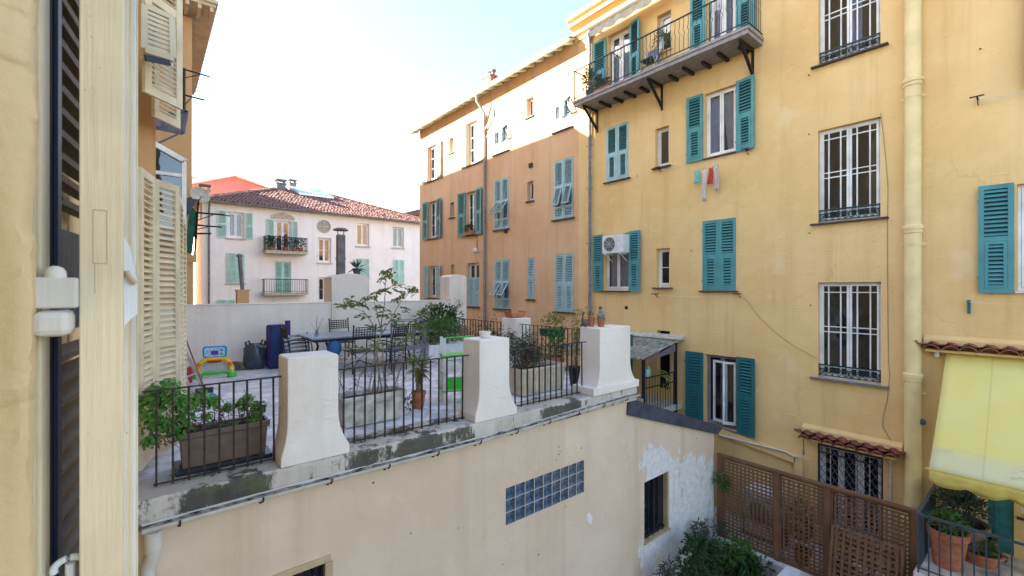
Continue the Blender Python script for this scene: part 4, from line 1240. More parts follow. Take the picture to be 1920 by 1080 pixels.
for i in range(k):
    x = -.15 + (OL - .1) * i / (k - 1)
    o = MB(); o.prism([(-PRJ + .03, WT - .192), (-.002, WT - .028), (-.002, WT - .13), (-PRJ + .1, WT - .26), (-PRJ + .03, WT - .245)], 'x', x - .045, x + .045)
    o.build('rafter', M_RAFT, ora)
m = MB(); zg = WT - .26; yg = -PRJ - .05
m.prism([(yg - .08, zg + .09), (yg - .075, zg + .02), (yg - .03, zg - .03), (yg + .03, zg - .03), (yg + .075, zg + .02), (yg + .08, zg + .09), (yg + .07, zg + .09), (yg + .0, zg - .01), (yg - .07, zg + .09)], 'x', -.32, OL - .05)
m.build('gutter', M_PLASTW, ora)
# downpipe with a swan neck and its branch
xg = B(911)
m = MB()
xb = OY1 - onX(893, 0, XF + yg)[0]
m.path([(xb, yg, zg), (xb, yg + .02, zg - .28), (xb + .1, yg + .35, zg - .75), (xg - .02, -.08, zg - 1.25), (xg, -.075, zg - 1.7), (xg, -.075, 2)], .055, 10)
m.path([(B(926), -.06, WT - .85), (B(926), -.075, WT - 1.25), (xg + .05, -.075, zg - 1.42)], .04, 8)
m.build('downpipe', M_PIPEO, ora, smooth=True)
for z in (4.4, 6.7, 8.9, 11.0):
    m = MB(); m.lathe([(.062, -.03), (.065, .03)], (xg, -.075, z), 12); m.build('pipe_clip', M_PIPEO, ora)
# chimney on the roof
m = MB(); cxm = OY1 - onX(921, 0, XF + 1.5)[0]; czt = onX(921, 149, XF + 1.5)[1]; m.box(cxm - .32, cxm + .32, 1.2, 1.8, WT + .3, czt); m.box(cxm - .37, cxm + .37, 1.15, 1.85, czt, czt + .08)
ck = m.build('chimney', M_CLAYF, ora)
for dx2 in (-.16, .16):
    m = MB(); m.lathe([(.09, 0), (.08, .22), (.13, .23), (.14, .31), (.06, .35)], (cxm + dx2, 1.5, czt + .08), 12); m.build('chimney_pot', M_FLUE, ck, smooth=True)

def osill(h, over=.07): MB().box(h[0] - over, h[1] + over, -.07, .18, h[2] - .05, h[2] - .001).build('sill', M_SILL, ora)
for k in ('t1', 't3', 'm1', 'm3', 'l1', 'l3'):
    window(ora, *O[k], dep=.14, fr=.05, st=.05, muntin=([], [.33, .66]), curt=[(O[k][0] + .1, O[k][1] - .1, O[k][2] + .1, O[k][3] - .1, 5, M_CURT, 0)] if k in ('t3', 'm3') else [])
    osill(O[k])
for k in ('t2', 't5', 'm2', 'm5', 'l2'):
    window(ora, *O[k], dep=.15, leaves=1, fr=.04, st=.035); osill(O[k], .05)
def oleaf(h, side, w, mt, ang, z0=None, z1=None):
    z0 = h[2] - .02 if z0 is None else z0; z1 = h[3] + .03 if z1 is None else z1
    if side < 0:
        c, s_ = math.cos(R(ang)), math.sin(R(ang))
        return shutter(ora, w, z1 - z0, mt, (h[0] - .02 - w * c, -.03 - w * s_, z0), R(ang), single=False, pitch=.06)
    return shutter(ora, w, z1 - z0, mt, (h[1] + .02, -.03, z0), R(-ang), single=False, pitch=.06)
for k, x0, x1, mt in (('t1', 794, 830, M_PALEB), ('m1', 794.5, 830, M_GREENB), ('l1', 795, 829, M_PALEB)):
    oleaf(O[k], -1, B(803) - B(x0), mt, 5); oleaf(O[k], 1, B(x1) - B(821), mt, 8)
for k, x0, x1, mt in (('t3', 862, 910, M_PALEB), ('m3', 862, 908, M_GREENB)):
    oleaf(O[k], -1, B(874) - B(x0), mt, 6); oleaf(O[k], 1, B(x1) - B(896), mt, 6)
# half-height louvred pair in the tall low window
h = O['l3']; w = (h[1] - h[0]) / 2 - .01
shutter(ora, w, (h[3] - h[2]) * .66, M_PALEB, (h[0] + .004, .06, h[2] + .02), 0, single=False, pitch=.06)
shutter(ora, w, (h[3] - h[2]) * .66, M_PALEB, (h[1] - w - .004, .06, h[2] + .02), 0, single=False, pitch=.06)
def italian(k, flaps, mt=M_PALEB):
    h = O[k]; w = (h[1] - h[0]) / 2 - .004; hh = h[3] - h[2] - .02
    window(ora, *h, dep=.055, fr=.05, st=.05, rm=M_ROOMW, curt=[(h[0] + .1, h[1] - .1, h[2] + .1, h[3] - .1, 7, M_CURT, 0)])
    for i, fl in enumerate(flaps):
        shutter(ora, w, hh, mt, (h[0] + .002 + i * (w + .004), .02, h[2] + .01), 0, single=False, pitch=.06, flap=fl, split=.56, inset=False)
    osill(h)
italian('t4', (48, 48)); italian('t6', (44, 44)); italian('m4', (38, 38)); italian('m6', (16, 16)); italian('l4', (34, 34))
h = O['l6']; w = (h[1] - h[0]) / 2 - .004
for i in range(2): shutter(ora, w, h[3] - h[2] - .02, M_PALEB, (h[0] + .002 + i * (w + .004), .02, h[2] + .01), 0, single=False, pitch=.06)
osill(h); room(ora, h[0], h[1], h[2], h[3], .05, .5)
h = O['l5']; shutter(ora, h[1] - h[0] - .006, h[3] - h[2] - .02, M_PALEB, (h[0] + .003, .02, h[2] + .01), 0, single=False, pitch=.06); osill(h); room(ora, h[0], h[1], h[2], h[3], .05, .5)
# small fittings
m = MB(); q = (B(895.5), ZF(895, 470)); m.sphere((q[0], -.12, q[1]), .1, sc=(1, 1, 1.2)); m.build('wall_lamp', M_WHITEP, ora, smooth=True)
m = MB(); m.path([(q[0], -.03, q[1] + .1), (q[0] + .01, -.03, q[1] + 1.1)], .012, 5); m.build('cable', M_RUST, ora)
for px, py in ((996, 310), (949, 433)):
    q = (B(px), ZF(px, py)); MB().box(q[0] - .09, q[0] + .09, -.06, -.001, q[1] - .08, q[1] + .08).build('vent', M_RUST, ora)
pb = thing('window_box', 'flower box with red flowers on a sill of the orange house', 'flower box', (XF - .1, OY1 - (O['m3'][0] + O['m3'][1]) / 2, O['m3'][2]))
m = MB(); m.box(-.08, .08, -.32, .32, 0, .18); m.build('pot', M_TERRA, pb)
m = MB(); clump(m, (0, 0, .28), (.12, .34, .16), 130, .1, .05, .3); m.build('foliage', L_DARK, pb)
m = MB(); clump(m, (-.03, 0, .34), (.12, .32, .12), 50, .07, .05, .3); m.build('flowers', L_RED, pb)

# ================================================================== WHITE BUILDING FAR BEHIND
WY, WX0, WX1 = 36.0, 2.95, 20.5
whi = thing('white_building', 'long low white rendered building with red tiled hip roof and mint shutters behind the terrace', 'building', (0, WY, 0))
def wr(x0, x1, yt, yb):
    xm = (x0 + x1) / 2
    return onY(x0, 0, WY)[0], onY(x1, 0, WY)[0], onY(xm, yb, WY)[1], onY(xm, yt, WY)[1]
EZ = 11.45
Wn = {'a1': wr(427, 457, 398, 447), 'b1': wr(516, 545, 414, 474), 'c1': wr(596, 621, 446, 493), 'd1': wr(668, 692, 419, 462), 'e1': wr(736, 757, 426, 465),
      'c2': wr(596, 621, 520, 566), 'b2': wr(515, 546, 490, 552)}
Wc = {'a2': wr(425, 458.5, 475, 531), 'd2': wr(668, 692, 485, 521), 'e2': wr(737, 757.5, 487, 532), 'a3': wr(407, 441, 562, 600), 'd3': wr(668, 692, 553, 590)}
mb = MB()
wall_holes(mb, WX0, WX1, -.3, EZ, [Wn[k] + (.25,) for k in Wn])
mb.add([(WX0, 0, -.3), (WX0, 11, -.3), (WX0, 11, EZ), (WX0, 0, EZ)], [(0, 1, 2, 3)])
mb.add([(WX1, 0, -.3), (WX1, 11, -.3), (WX1, 11, EZ), (WX1, 0, EZ)], [(0, 1, 2, 3)])
mb.build('wall', M_WHI, whi)
# hip roof with real rows of tiles in front
ov = .45
ax0, ax1, ay, az = 8.9, 12.3, 5.5, EZ + 2.65
E = [(WX0 - ov, -ov, EZ), (WX1 + ov, -ov, EZ), (WX1 + ov, 11.4, EZ), (WX0 - ov, 11.4, EZ)]
m = MB(); m.add(E + [(ax0, ay, az), (ax1, ay, az)], [(0, 1, 5, 4), (1, 2, 5), (2, 3, 4, 5), (3, 0, 4), (0, 3, 2, 1)])
m.build('roof', M_TILEF, whi)
m = MB(); rows = 17
nrm_off = .05
for r in range(rows):
    t0 = r / rows; t1 = (r + 1.25) / rows
    xl0, xr0 = E[0][0] + (ax0 - E[0][0]) * t0, E[1][0] + (ax1 - E[1][0]) * t0
    y0, z0 = -ov + (ay + ov) * t0, EZ + (az - EZ) * t0
    y1, z1 = -ov + (ay + ov) * min(t1, 1), EZ + (az - EZ) * min(t1, 1)
    n = int((xr0 - xl0) / .24)
    for i in range(n):
        x = xl0 + .12 + i * (xr0 - xl0 - .1) / n + random.uniform(-.015, .015)
        h_ = .075 + random.uniform(-.015, .02); w_ = .1
        # keep inside the hips
        t_mid = (t0 + min(t1, 1)) / 2
        if x < E[0][0] + (ax0 - E[0][0]) * min(t1, 1) or x > E[1][0] + (ax1 - E[1][0]) * min(t1, 1): continue
        vv = []
        for (yy, zz, sc) in ((y0 - .02, z0 + .03, 1.1), (y1, z1 + .015, .9)):
            vv += [(x - w_ * sc, yy, zz), (x - w_ * .55 * sc, yy, zz + h_), (x + w_ * .55 * sc, yy, zz + h_), (x + w_ * sc, yy, zz)]
        m.add(vv, [(0, 1, 5, 4), (1, 2, 6, 5), (2, 3, 7, 6), (0, 3, 2, 1)])
tag(m.build('tiles', M_TILEF, whi), kind='stuff')
# ridge caps down both hips
for (p0, p1, n) in ((E[0], (ax0, ay, az), 24), (E[1], (ax1, ay, az), 30), ((ax0, ay, az), (ax1, ay, az), 10)):
    for i in range(n):
        a_, b_ = Vector(p0).lerp(Vector(p1), i / n), Vector(p0).lerp(Vector(p1), (i + 1.12) / n)
        m = MB(); m.path([a_ + Vector((0, 0, .06)), b_ + Vector((0, 0, .09))], .13, 7, r2=.11); m.build('ridge_tile', M_CLAYF, whi, smooth=True)
m = MB(); m.prism([(-ov - .13, EZ + .06), (-ov - .1, EZ - .06), (-ov + .02, EZ - .06), (-ov + .02, EZ - .02), (-ov - .08, EZ + .06)], 'x', WX0 - ov - .05, WX1); m.build('gutter', M_FLUE, whi)
m = MB(); px = onY(392, 0, WY - .1)[0]; m.path([(px, -ov, EZ - .05), (px, -.12, EZ - .6), (px, -.1, 0)], .06, 8); m.build('downpipe', M_FLUE, whi)
# skylight
m = MB()
def roofpt(t, x): return Vector((x, -ov + (ay + ov) * t, EZ + (az - EZ) * t + .12))
c4 = [roofpt(.72, 9.9), roofpt(.72, 13.3 - .6), roofpt(1.02, 12.0), roofpt(1.02, 9.2)]
m.add(c4 + [c + Vector((0, 0, .18)) for c in c4], [(0, 1, 5, 4), (1, 2, 6, 5), (2, 3, 7, 6), (3, 0, 4, 7), (4, 5, 6, 7)])
sk = m.build('skylight', M_ALU, whi)
m = MB(); k4 = [c + Vector((0, 0, .19)) for c in c4]; cc = sum(k4, Vector()) / 4; k4 = [cc + (c - cc) * .9 for c in k4]
m.add(k4 + [c + Vector((0, 0, .02)) for c in k4], [(4, 5, 6, 7), (0, 1, 5, 4), (1, 2, 6, 5), (2, 3, 7, 6), (3, 0, 4, 7)]); m.build('pane', plain('pale_sky_glass', (0.35, 0.48, 0.62), 0.15), sk)
for k in ('a1', 'b1', 'c1', 'd1', 'e1', 'c2', 'b2'):
    h = Wn[k]
    window(whi, *h, dep=.18, fr=.07, st=.07, muntin=([], [.5]) if k[0] == 'c' else None, rm=M_ROOMW if k in ('b1', 'd1') else None,
           curt=[(h[0] + .15, h[1] - .15, h[2] + .15, h[3] - .15, 6, {'a1': M_CURT, 'd1': M_CURTY, 'e1': M_CURTY}.get(k, M_CURT), 0)] if k in ('a1', 'd1', 'e1') else [])
    MB().box(h[0] - .1, h[1] + .1, -.1, .2, h[2] - .08, h[2] - .001).build('sill', M_MORT, whi)
def wshut(x0, w, z0, z1, mt=M_MINT): return shutter(whi, w, z1 - z0, mt, (x0, -.03, z0), 0, single=False, pitch=.09, inset=False)
for k, xs in (('a1', ((407, 425), (459, 474))), ('b1', ((500, 514), (547, 558)))):
    for x0, x1 in xs:
        xa, xb = onY(x0, 0, WY)[0], onY(x1, 0, WY)[0]; wshut(xa, xb - xa, Wn[k][2] + (.0 if k == 'a1' else .1), Wn[k][3] + .03)
for k in Wc:
    h = Wc[k]; w = (h[1] - h[0]) / 2 - .005
    for i in range(2): wshut(h[0] + i * (w + .01), w, h[2], h[3])
    MB().box(h[0] - .08, h[1] + .08, -.09, -.001, h[2] - .09, h[2] - .005).build('sill', M_MORT, whi)
h = Wn['b2']; w = (h[1] - h[0]) / 2 - .01
for i in range(2): shutter(whi, w, h[3] - h[2] - .01, M_MINT, (h[0] + .005 + i * (w + .01), .1, h[2] + .005), 0, single=False, pitch=.09, inset=False)
# round window
rc = wr(595, 620, 412, 437); cx_, cz_ = (rc[0] + rc[1]) / 2, (rc[2] + rc[3]) / 2; rr = (rc[1] - rc[0]) / 2
mxr = Matrix.Translation((cx_, 0, cz_)) @ Matrix.Rotation(R(90), 4, 'X')
m = MB(); m.lathe([(rr, -.0), (rr, .08), (rr * .88, .09), (rr * .86, .02)], n=28, mtx=mxr, cap0=False, cap1=False); rw = m.build('round_window', M_MORT, whi, smooth=True)
m = MB(); m.lathe([(1e-3, .02), (rr * .88, .02)], n=28, mtx=mxr, cap0=False, cap1=False); m.build('pane', plain('grey_frosted_pane', (0.30, 0.29, 0.27), 0.4), rw)
m = MB(); m.box(cx_ - .03, cx_ + .03, -.05, -.021, cz_ - rr * .85, cz_ + rr * .85); m.box(cx_ - rr * .85, cx_ + rr * .85, -.052, -.023, cz_ - .03, cz_ + .03); m.build('muntin', M_MORT, rw)
# arched label over the balcony door
h = Wn['b1']; m = MB(); m.prism([(h[0] - .3, h[3] + .1), (h[0] - .25, h[3] + .35), (h[0] + .2, h[3] + .55), ((h[0] + h[1]) / 2, h[3] + .62), (h[1] - .2, h[3] + .55), (h[1] + .25, h[3] + .35), (h[1] + .3, h[3] + .1)], 'y', -.05, -.001); m.build('door_hood', M_MORT, whi)
def wbalcony(x0, x1, yb, ytop, lbl, bellied):
    xa, zb_ = onY(x0, yb, WY - .9); xb, _ = onY(x1, yb, WY - .9); _, zt_ = onY((x0 + x1) / 2, ytop, WY - .9)
    t = thing('iron_balcony', lbl, 'balcony', (xa, WY, zb_))
    L = xb - xa; hh = zt_ - zb_
    m = MB(); m.box(0, L, -.9, -.004, 0, .14); m.box(-.03, L + .03, -.93, -.004, .14, .2); m.build('slab', M_MORT, t)
    m = MB(); m.box(0, L, -.89, -.85, hh - .05, hh); m.box(0, L, -.88, -.86, .28, .31)
    for x in (.02, L - .02): m.box(x - .02, x + .02, -.85, -.004, hh - .05, hh); m.box(x - .012, x + .012, -.86, -.004, .28, .31)
    m.build('top_rail', M_IRON, t)
    mm = MB(); mm.path([(0, 0, .2), (0, -.0, hh - .05)], .012, 4); me = mm.mesh('railing_bar', M_IRON)
    n = int(L / .15)
    for i in range(n + 1): inst(me, 'railing_bar', t, (L * i / n, -.87, 0))
    for i in range(1, 5):
        for x in (.02, L - .02): inst(me, 'railing_bar', t, (x, -.87 + .86 * i / 5, 0))
    return t, xa, zb_, L
t_, bx0, bz0, bL = wbalcony(498, 577, 474, 444, 'upper iron balcony of the white building crowded with plants', True)
t2_, bx2, bz2, bL2 = wbalcony(496, 578, 554, 523, 'lower empty iron balcony of the white building under closed mint shutters', False)
for fx_, n_, mt_ in ((.16, 190, L_DARK), (.48, 60, L_GREY), (.70, 120, L_GREY), (.87, 90, L_DARK)):
    p = thing('balcony_plant', {.16: 'large dark green plant at the left end of the white building upper balcony', .48: 'small plant in the middle of the white building upper balcony', .70: 'grey green plant right of the middle on the white building balcony', .87: 'dark plant at the right end of the white building upper balcony'}[fx_], 'potted plant', (bx0 + bL * fx_, WY - .45, bz0 + .21))
    m = MB(); pot_mesh(m, .18, .3, n=12); m.build('pot', [M_TERRA, M_SOIL], p)
    m = MB(); clump(m, (0, 0, .62), (.38, .3, .4), n_, .2, .08, .3); m.build('foliage', mt_, p)
# things on the ridge: chimneys and aerials
def chim(px, py, Y, w, h, lbl, mt=M_MORT):
    X, z = onY(px, py, Y)
    t = thing('chimney', lbl, 'chimney', (X, Y, z))
    m = MB(); m.box(-w, w, -w, w, -1.6, h); m.box(-w - .06, w + .06, -w - .06, w + .06, h, h + .1); m.build('stack', mt, t)
    m = MB()
    for s_ in (-1, 1):
        for r_ in (-1, 1): m.box(s_ * w * .8 - .04, s_ * w * .8 + .04, r_ * w * .8 - .04, r_ * w * .8 + .04, h + .1, h + .32)
    m.box(-w - .08, w + .08, -w - .08, w + .08, h + .32, h + .4); m.build('cowl', M_FLUE, t)
chim(384, 366, WY + .8, .26, .3, 'small capped chimney at the left end of the tiled roof')
chim(526, 352, WY + 5.0, .35, .25, 'capped chimney with a cluster of cowls at the roof apex', M_FLUE)
chim(548, 350, WY + 6.5, .26, .2, 'narrow chimney behind the skylight on the tiled roof', M_FLUE)
def aerial(px, py0, py1, Y, lbl, yaw):
    X, z0 = onY(px, py0, Y); _, z1 = onY(px, py1, Y)
    t = thing('television_aerial', lbl, 'aerial', (X, Y, z0 - .5), 0, 'aerials on the tiled roof')
    m = MB(); m.tube((0, 0, 0), (0, 0, z1 - z0 + .5), .028, 6); m.build('mast', M_FLUE, t)
    m = MB(); c_, s_ = math.cos(yaw), math.sin(yaw); zt = z1 - z0 + .45
    m.tube((-1.1 * c_, -1.1 * s_, zt + .22), (.35 * c_, .35 * s_, zt - .05), .02, 5)
    for k in range(9):
        f = -1.05 + k * .16; L_ = .16 + .012 * k
        m.tube((f * c_ - L_ * s_, f * s_ + L_ * c_, zt + .18 - (f + 1.05) * .19), (f * c_ + L_ * s_, f * s_ - L_ * c_, zt + .18 - (f + 1.05) * .19), .01, 4)
    m.build('antenna', M_FLUE, t)
aerial(533, 352, 320, WY + 6, 'leftmost television aerial on the tiled roof apex', .4)
aerial(582, 357, 329, WY + 5.5, 'middle television aerial on the roof above the skylight', .3)
aerial(623, 366, 333, WY + 5.0, 'rightmost and tallest television aerial on the tiled roof', .2)

# pink gabled building further back
PY = 52.0
pk = thing('pink_building', 'coral pink gable wall with pale eaves behind the tiled roof', 'building', (0, PY, 0))
gx = [onY(px, py, PY) for px, py in ((300, 356), (440, 331), (512, 357))]
m = MB(); m.prism([(gx[0][0], 0), (gx[0][0], gx[0][1]), gx[1], gx[2], (gx[2][0] + 3, gx[2][1] - 1.3), (gx[2][0] + 3, 0)], 'y', 0, 8); m.build('wall', M_PINK, pk)
m = MB()
pts = [gx[0], gx[1], gx[2], (gx[2][0] + 3.2, gx[2][1] - 1.4)]
for i in range(3):
    m.prism([pts[i], pts[i + 1], (pts[i + 1][0], pts[i + 1][1] + .42), (pts[i][0], pts[i][1] + .42)], 'y', -.4 + .001 * i, 8.2)
m.build('roof', M_WHI, pk)
X, z = onY(370, 345, PY + 1); m = MB(); m.box(X - .7, X + .7, 1, 2, z - 2, z + .7); m.build('chimney', M_PINK, pk)
X0, z0 = onY(752, 402, 62); X1, z1 = onY(800, 402, 62)
p2 = thing('pink_building', 'sliver of a distant pink house with a tiled roof beside the orange corner', 'building', (0, 62, 0))
m = MB(); m.box(X0, X1 + 6, 0, 8, 0, z0); m.build('wall', M_PINK, p2)
m = MB(); m.prism([(X0 - .4, z0), (X1 + 2, z0 + 2.2), (X1 + 7, z0 + .2)], 'y', -.5, 8); m.build('roof', M_TILEF, p2)

# ================================================================== OWN BUILDING (left): facade, wing and the tall block that shades the court
own = thing('apartment_building', 'ochre apartment building along the left edge with cream shutters and an apricot wing', 'building', (0, 0, 0))
m = MB()
m.box(-9, -.14, 1.5, 4.8, -.3, 8.2); m.box(-9, -.14, 4.8, 13.0, -.3, 20.4)  # near part cut low to admit sky light; tall part sized for its shadow
m.box(-9, -1.5, 13.0, 19.6, -.3, 21.15)  # unseen setback block, added to keep sun off the yellow front
m.box(-9, -.30, -6, 0.84, -.3, 8.2); m.box(-9, -1.6, .84, 1.5, -.3, 8.2)  # unseen rest of the building, lowered to let in more sky light
m.build('wall', M_OWN, own)
wyc = 13.0; wxe = onY(360, 0, wyc)[0]
_, wez = onY(360, 38, wyc)
m = MB(); m.box(-1.49, wxe, wyc + .002, 18.5, -.3, wez + .05); m.build('wing_wall', M_OWNO, own)
# unseen tall rear block, added to shade the lower orange front
m = MB(); m.box(-9, -.35, 19.6, 44, -.3, 17.8); m.build('rear_shade_block', M_OWNO, own)
# eave of the wing
ec = onY(405, 14, wyc - .55)
m = MB(); m.box(-2, ec[0], wyc - .55, 18.5, ec[1] - .02, ec[1] + .06); m.box(-2, ec[0] + .04, wyc - .6, 18.5, ec[1] + .06, ec[1] + .14); m.build('wing_eave', M_CREAMW, own)
for i in range(7):
    x = ec[0] - .08 - i * .23
    MB().box(x - .035, x + .035, wyc - .53, wyc + .0, ec[1] - .12, ec[1] - .021).build('rafter', M_CREAMW, own)
# orange pilaster strips seen beside the shutters
for (x0, x1, y0, y1, Y) in ((268, 286, 195, 352, 6.6), (286, 292, 225, 365, 6.75)):
    Xa, za = onY(x0, y1, Y); Xb, zb_ = onY(x1, y0, Y)
    m = MB(); m.box(-.139, Xb, Y, Y + .2, 3.0, 9.5); m.build('pilaster', M_OWNO, own)

def leaf_at(parent, pxa, pya_t, Ya, pxb, Yb_dir, zb_, zt_, mt, w=None, **kw):
    """shutter whose near edge is on pixel column pxa at depth Ya and whose far edge lies on column pxb, turning Yb_dir metres deeper"""
    Xa, _ = onY(pxa, 0, Ya); Xb, _ = onY(pxb, 0, Ya + Yb_dir)
    W_ = math.hypot(Xb - Xa, Yb_dir)
    return shutter(parent, W_, zt_ - zb_, mt, (Xa, Ya, zb_), math.atan2(Yb_dir, Xb - Xa), **kw)
# folding louvred shutters of the terrace doors
fs = thing('folding_shutter', 'tall peeling cream louvred shutter folded open onto the terrace, nearest pair', 'shutter', (0, 0, 0))
zt_ = onY(283, 332, 5.98)[1]; zf_ = 3.86
leaf_at(fs, 257, 0, 5.55, 283.5, .43, zf_, zt_, M_CREAM, pitch=.062, inset=False, split=.40)
leaf_at(fs, 284.5, 0, 5.99, 331, .29, zf_, zt_ - .01, M_CREAM, pitch=.062, inset=False, split=.40)
for c in fs.children: c['label'] = 'peeling cream louvred leaf'
fs2 = thing('folding_shutter', 'cream shutter leaf seen nearly edge on behind the folded pair', 'shutter', (0, 0, 0))
zt2 = onY(338, 376, 7.6)[1]
leaf_at(fs2, 331.5, 0, 7.2, 338, .55, zf_, zt2, M_CREAM, single=False, pitch=.07, inset=False)
leaf_at(fs2, 338, 0, 7.8, 345, .5, zf_, zt2 - .2, M_CREAM, single=False, pitch=.07, inset=False)
# shutters of the floor above
us = thing('hinged_shutter', 'cream louvred shutter of the upper floor with its flap propped out', 'shutter', (0, 0, 0))
leaf_at(us, 266, 0, 5.58, 337, .30, 7.50, 9.9, M_CREAM, pitch=.05, inset=False, split=.40, label='cream louvred leaf')
Xa, za = onY(271, 97, 5.35); Xb, zb_ = onY(324, 76, 5.42)
m = MB()
p00, p01 = Vector((Xa, 5.32, za)), Vector((Xb, 5.36, za))
q00 = Vector((Xa, 5.55, za + .52)); q01 = Vector((Xb, 5.62, za + .52))
m.beam(p00, p01, .06, .05); m.beam(q00, q01, .05, .05); m.beam(p00, q00, .05, .05); m.beam(p01, q01, .05, .05)
for i in range(1, 9):
    a_, b_ = p00.lerp(q00, i / 9), p01.lerp(q01, i / 9); m.beam(a_, b_, .05, .008, up=(0, -.8, .5))
m.build('shutter_flap', M_CREAM, us)
m = MB(); Xc, zc2 = onY(272, 108, 5.2); Xd, zd2 = onY(318, 118, 5.3); m.beam((Xc, 5.2, zc2), (Xd, 5.3, zd2), .025, .05); m.build('stay_bar', M_BLUEW, us)
us2 = thing('hinged_shutter', 'small lower piece of cream shutter below the upper floor leaf', 'shutter', (0, 0, 0))
Xa, za = onY(284, 218, 6.2)
leaf_at(us2, 284, 0, 6.2, 333, .3, za, za + .75, M_CREAM, single=False, pitch=.05, inset=False)
# glazed veranda
ver = thing('glazed_veranda', 'small white framed veranda with grey glass and a sloping top against the apricot wing', 'veranda', (0, 10.2, 0))
VY = 10.2
def vp(px, py, dy=0): X, z = onY(px, py, VY); return (X, dy, z)
m = MB()
tl, tr, ml, mr, bl_, br = vp(284, 268), vp(345, 303), vp(284, 322), vp(343, 330), vp(284, 395), vp(343, 400)
m.beam(tl, tr, .10, .07); m.beam(tr, (tr[0], 0, br[2] - .3), .07, .10, up=(0, 1, 0)); m.beam(ml, mr, .06, .06)
m.beam((tr[0], 0, tr[2]), (tr[0], 2.6, tr[2]), .07, .07); m.beam((tr[0], 0, mr[2]), (tr[0], 2.6, mr[2]), .05, .05)
m.build('frame', M_WHITEW, ver)
m = MB(); m.prism([(tl[0], bl_[2] - .3), (tl[0], tl[2] - .04), (tr[0] - .02, tr[2] - .04), (tr[0] - .02, bl_[2] - .3)], 'y', .01, .02); m.build('pane', M_GLASSG, ver)
m = MB(); m.box(tr[0] - .012, tr[0] - .004, .05, 2.55, br[2] - .3, tr[2] - .04); m.build('pane', M_GLASSG, ver)
m = MB(); m.prism([(tl[0] - .2, tl[2] + .14), (tr[0] + .05, tr[2] + .02), (tr[0] + .05, tr[2] + .045), (tl[0] - .2, tl[2] + .165)], 'y', -.03, 2.7); m.build('roof', M_WHITEW, ver)
m = MB(); m.box(tl[0] - .1, tr[0] - .05, .05, 2.6, br[2] - .38, br[2] - .3); m.build('floor', M_MORT, ver)
# grey framed balcony above the veranda
gb = thing('steel_balcony', 'grey steel balcony frame with dark braces above the veranda on the apricot wing', 'balcony', (0, 11.2, 0))
def gp(px, py, Y=11.2): X, z = onY(px, py, Y); return (X, Y - 11.2, z)
m = MB(); c1, c2, c3, c4 = gp(286, 220), gp(350, 208), gp(343, 250), gp(286, 238)
m.beam(c1, c2, .05, .06); m.beam(c2, c3, .05, .06); m.beam(c4, c3, .05, .06); m.beam(gp(305, 222), gp(307, 242), .04, .05); m.beam(gp(307, 240), gp(341, 222), .03, .03)
m.beam(gp(291, 271), gp(333, 252), .03, .03)
m.build('frame', M_FLASH, gb)
m = MB(); m.add([c1, c2, c3, c4] + [(p[0], p[1] + .02, p[2]) for p in (c1, c2, c3, c4)], [(0, 1, 2, 3), (4, 7, 6, 5), (0, 4, 5, 1), (1, 5, 6, 2), (2, 6, 7, 3), (3, 7, 4, 0)]); m.build('panel', plain('lilac_grey_panel', (0.155, 0.125, 0.165), 0.5), gb)
# clothes drying racks sticking out
def rack(lbl, segs, Y):
    t = thing('drying_rack', lbl, 'drying rack', (0, Y, 0), 0, 'drying racks on the wing')
    m = MB()
    for (x0, y0, x1, y1, r_) in segs:
        a_, za_ = onY(x0, y0, Y); b_, zb2 = onY(x1, y1, Y); m.tube((a_, 0, za_), (b_, -.0, zb2), r_, 5)
    m.build('arms', M_IRON, t)
rack('upper black drying rack projecting from the apricot wing against the sky', [(345, 128, 345, 205, .03), (345, 130, 393, 144, .018), (345, 178, 384, 188, .02), (347, 146, 374, 140, .01), (347, 196, 360, 182, .01)], 12.2)
rack('lower black drying rack with three arms beside the dish', [(367, 396, 367, 448, .03), (361, 398, 421, 403, .02), (360, 397, 432, 405, .012), (368, 422, 416, 426, .018), (368, 438, 396, 438, .02), (370, 413, 400, 403, .01), (370, 430, 396, 424, .01)], 12.0)
# dish, box awning, mesh screen, ledge
Xd, zd = onY(374, 366, 11.8)
t = thing('satellite_dish', 'round cream satellite dish beside the corner of the apricot wing', 'dish', (Xd, 11.8, zd))
m = MB(); mx = Matrix.Rotation(R(70), 4, 'X') @ Matrix.Rotation(R(15), 4, 'Y')
m.lathe([(1e-3, -.06), (.10, -.05), (.17, -.02), (.20, .02), (.19, .03), (.10, -.03), (1e-3, -.04)], n=20, mtx=mx, cap0=False, cap1=False); m.build('reflector', M_DISH, t, smooth=True)
m = MB(); m.tube((0, .05, 0), (-.35, .9, -.05), .02, 6); m.tube((0, 0, -.1), (0.02, -.22, -.05), .008, 5); m.build('arm', M_FLUE, t)
t = thing('box_awning', 'dark rolled awning in its box below the veranda', 'awning', (0, 10.9, 0))
Xa, za = onY(331, 392, 10.9); Xb, zb_ = onY(371, 374, 10.9)
m = MB(); m.prism([(Xa - .1, za), (Xb - .14, za - .03), (Xb, zb_), (Xa - .1, zb_ + .02)], 'y', 0, 1.9); m.build('casing', M_BLACKP, t)
t = thing('mesh_screen', 'dark green mesh wind screen hung at the edge of the wing balcony', 'screen', (0, 11.6, 0))
Xa, za = onY(346, 474, 11.6); Xb, zb_ = onY(369, 400, 11.6)
m = MB(); m.prism([(Xa, za), (Xb - .08, za), (Xb - .0, zb_), (Xa + .1, zb_ + .2)], 'y', 0, .03); m.build('mesh', M_GREENS, t)
m = MB(); m.tube((Xb - .04, -.02, za - .05), (Xb + .03, -.02, zb_ + .3), .02, 6); m.build('pole', M_IRON, t)
Xb, zb_ = onY(368, 478, 12.75); _, zl = onY(368, 492, 12.75)
